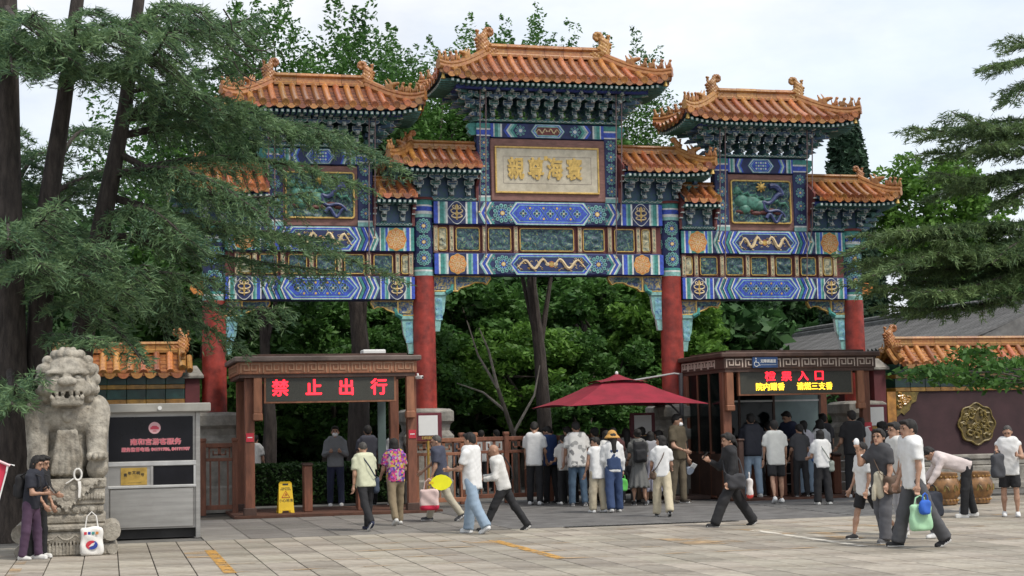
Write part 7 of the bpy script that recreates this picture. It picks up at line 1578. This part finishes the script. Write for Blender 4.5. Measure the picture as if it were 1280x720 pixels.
for i, (x, y, f, H, c, bt, hr, lab, fem) in enumerate(((4.35, -2.0, 185, 1.70, (.42, .43, .44), BLK, 'short', 'visitor in light grey shirt right of the jeans visitor', False), (5.9, -2.2, 170, 1.70, W1, GREY, 'bob', 'woman in white beside the turnstile at the right post', True), (5.05, -2.9, 168, 1.60, (.06, .06, .07), BLK, 'pony', 'small visitor in dark tee behind the tall queue post', True), (6.62, -2.9, 190, 1.72, (.5, .5, .5), BLK, 'short', 'visitor in pale grey by the right booth post', False))):
    person(lab, x, y, f, H, c, bt, W1 if i % 2 else BLK, hr, aL=(12, 8, 30, 0), aR=(15, 8, 50, 0), head=(random.uniform(-25, 25), 10), female=fem, z=.045)
# ---- right foreground group
person('boy in glasses, white tee and black shorts walking left', .52, -15.05, 275, 1.40, W1, BLK, BLK, 'short', L=(-28, 18), Rr=(16, 4), aL=(5, 8, 15, 0), aR=(8, 8, 20, 0), pants='shorts', glasses=True, topl=.05)
a = person('woman in dark grey top wiping her face', .40, -15.8, 292, 1.58, (.055, .055, .06), (.10, .10, .11), GREY, 'bun', L=(10, 4), Rr=(-10, 8), aL=(6, 8, 20, 0), aR=(48, 14, 118, 8), pants='wide', lean=1, head=(15, -4), female=True, topl=.02)
b = MB(); v, f, m = sculpt([('c', (0, 0, .12), (.02, 0, -.16), .06, .075), ('c', (.05, .01, .1), (.09, .0, -.20), .05, .04), ('c', (-.04, 0, .1), (-.10, .01, -.22), .045, .03)], .016, .02, lambda P: .008*np.sin(P[..., 0]*60+P[..., 2]*14)); q = a['front']; o = link('tied_jacket', npmesh('tied_jacket', v, f, [fab((.55, .50, .38))], True), None, (q.x+.06, q.y-.03, q.z-.22)); tag(o, 'cream jacket tied at the waist of the woman wiping her face', 'jacket')
q = a['R']; b = MB(); b.ball((0, 0, 0), (.045, .03, .06), 8, M_maskw); o = b.build('tissue', None, True); o.location = (q.x, q.y, q.z+.01); tag(o, 'white tissue held to the face of the woman in grey', 'tissue')
sling(a, 'brown patterned bag at the side of the woman wiping her face', (.10, .065, .035), 1, .28, .26, .09)
a = person('man in white tee and grey cargo trousers carrying shopping bags', .42, -16.7, 262, 1.72, W1, (.075, .075, .08), (.02, .02, .022), 'short', L=(-20, 10), Rr=(16, 2), aL=(-2, 8, 10, 0), aR=(8, 8, 15, 0), lean=2, pants='wide', topl=.04, head=(0, 0))
b = MB(); q = a['fr']((-.0, -.135, 1.26)); b.box(-.018, .018, -.006, .006, -.05, .05, M_eye); o = b.build('shirt_print', None); o.location = q; o.rotation_euler = (0, R(12), R(262)); tag(o, 'small dark badge on the chest of the man carrying bags', 'badge')
q = a['L']; tote('carry_bag', 'pale green shopping bag carried by the man in white tee', q.x+.02, q.y-.03, q.z-.52, .34, .36, [fab((.36, .60, .38))], 8, .12); tote('carry_bag', 'blue plastic bag carried beside the pale green bag', q.x+.05, q.y-.12, q.z-.30, .20, .20, [fab((.03, .12, .50))], 20, .09, None, .08)
person('man in white shirt behind the woman wiping her face', 1.42, -14.4, 275, 1.66, W2, (.4, .4, .42), W2, 'short', aL=(5, 8, 15, 0), aR=(5, 8, 15, 0))
person('man in white half hidden behind the man carrying bags', 1.15, -15.3, 270, 1.70, W1, GREY, W1, 'short', L=(-14, 10), Rr=(12, 4))
a = person('man in pale pink shirt bending over to tie bags', 4.42, -11.2, 250, 1.66, (.60, .52, .50), BLK, W2, 'short', L=(8, 4), Rr=(-6, 6), aL=(25, 6, 10, 0), aR=(30, 6, 15, 0), lean=72, head=(0, 20), sleeve='long', bulk=1.05)
tote('carry_bag', 'dark plastic bag under the hands of the bending man', 3.85, -11.0, .02, .36, .44, [fab((.03, .035, .05))], 20, .12, None, .2)
tote('carry_bag', 'crumpled pale bag between the feet of the bending man', 4.5, -10.95, 0, .18, .2, [fab((.5, .52, .56))], 20, .05, None, .12)
a = person('man in white sleeveless top and black shorts opening a bag at the right edge', 5.12, -11.45, -30, 1.56, W1, BLK, W1, 'crop', aL=(22, 12, 80, 30), aR=(30, 12, 80, 10), sleeve='none', pants='shorts', head=(-8, 24), lean=3, hairm=M_hairg, bulk=1.05, topl=.06); hang(a, 'R', 'carry_bag', 'dark bag opened by the man at the right edge', .26, .42, [fab((.05, .052, .06))], 10, .06, None, .12)
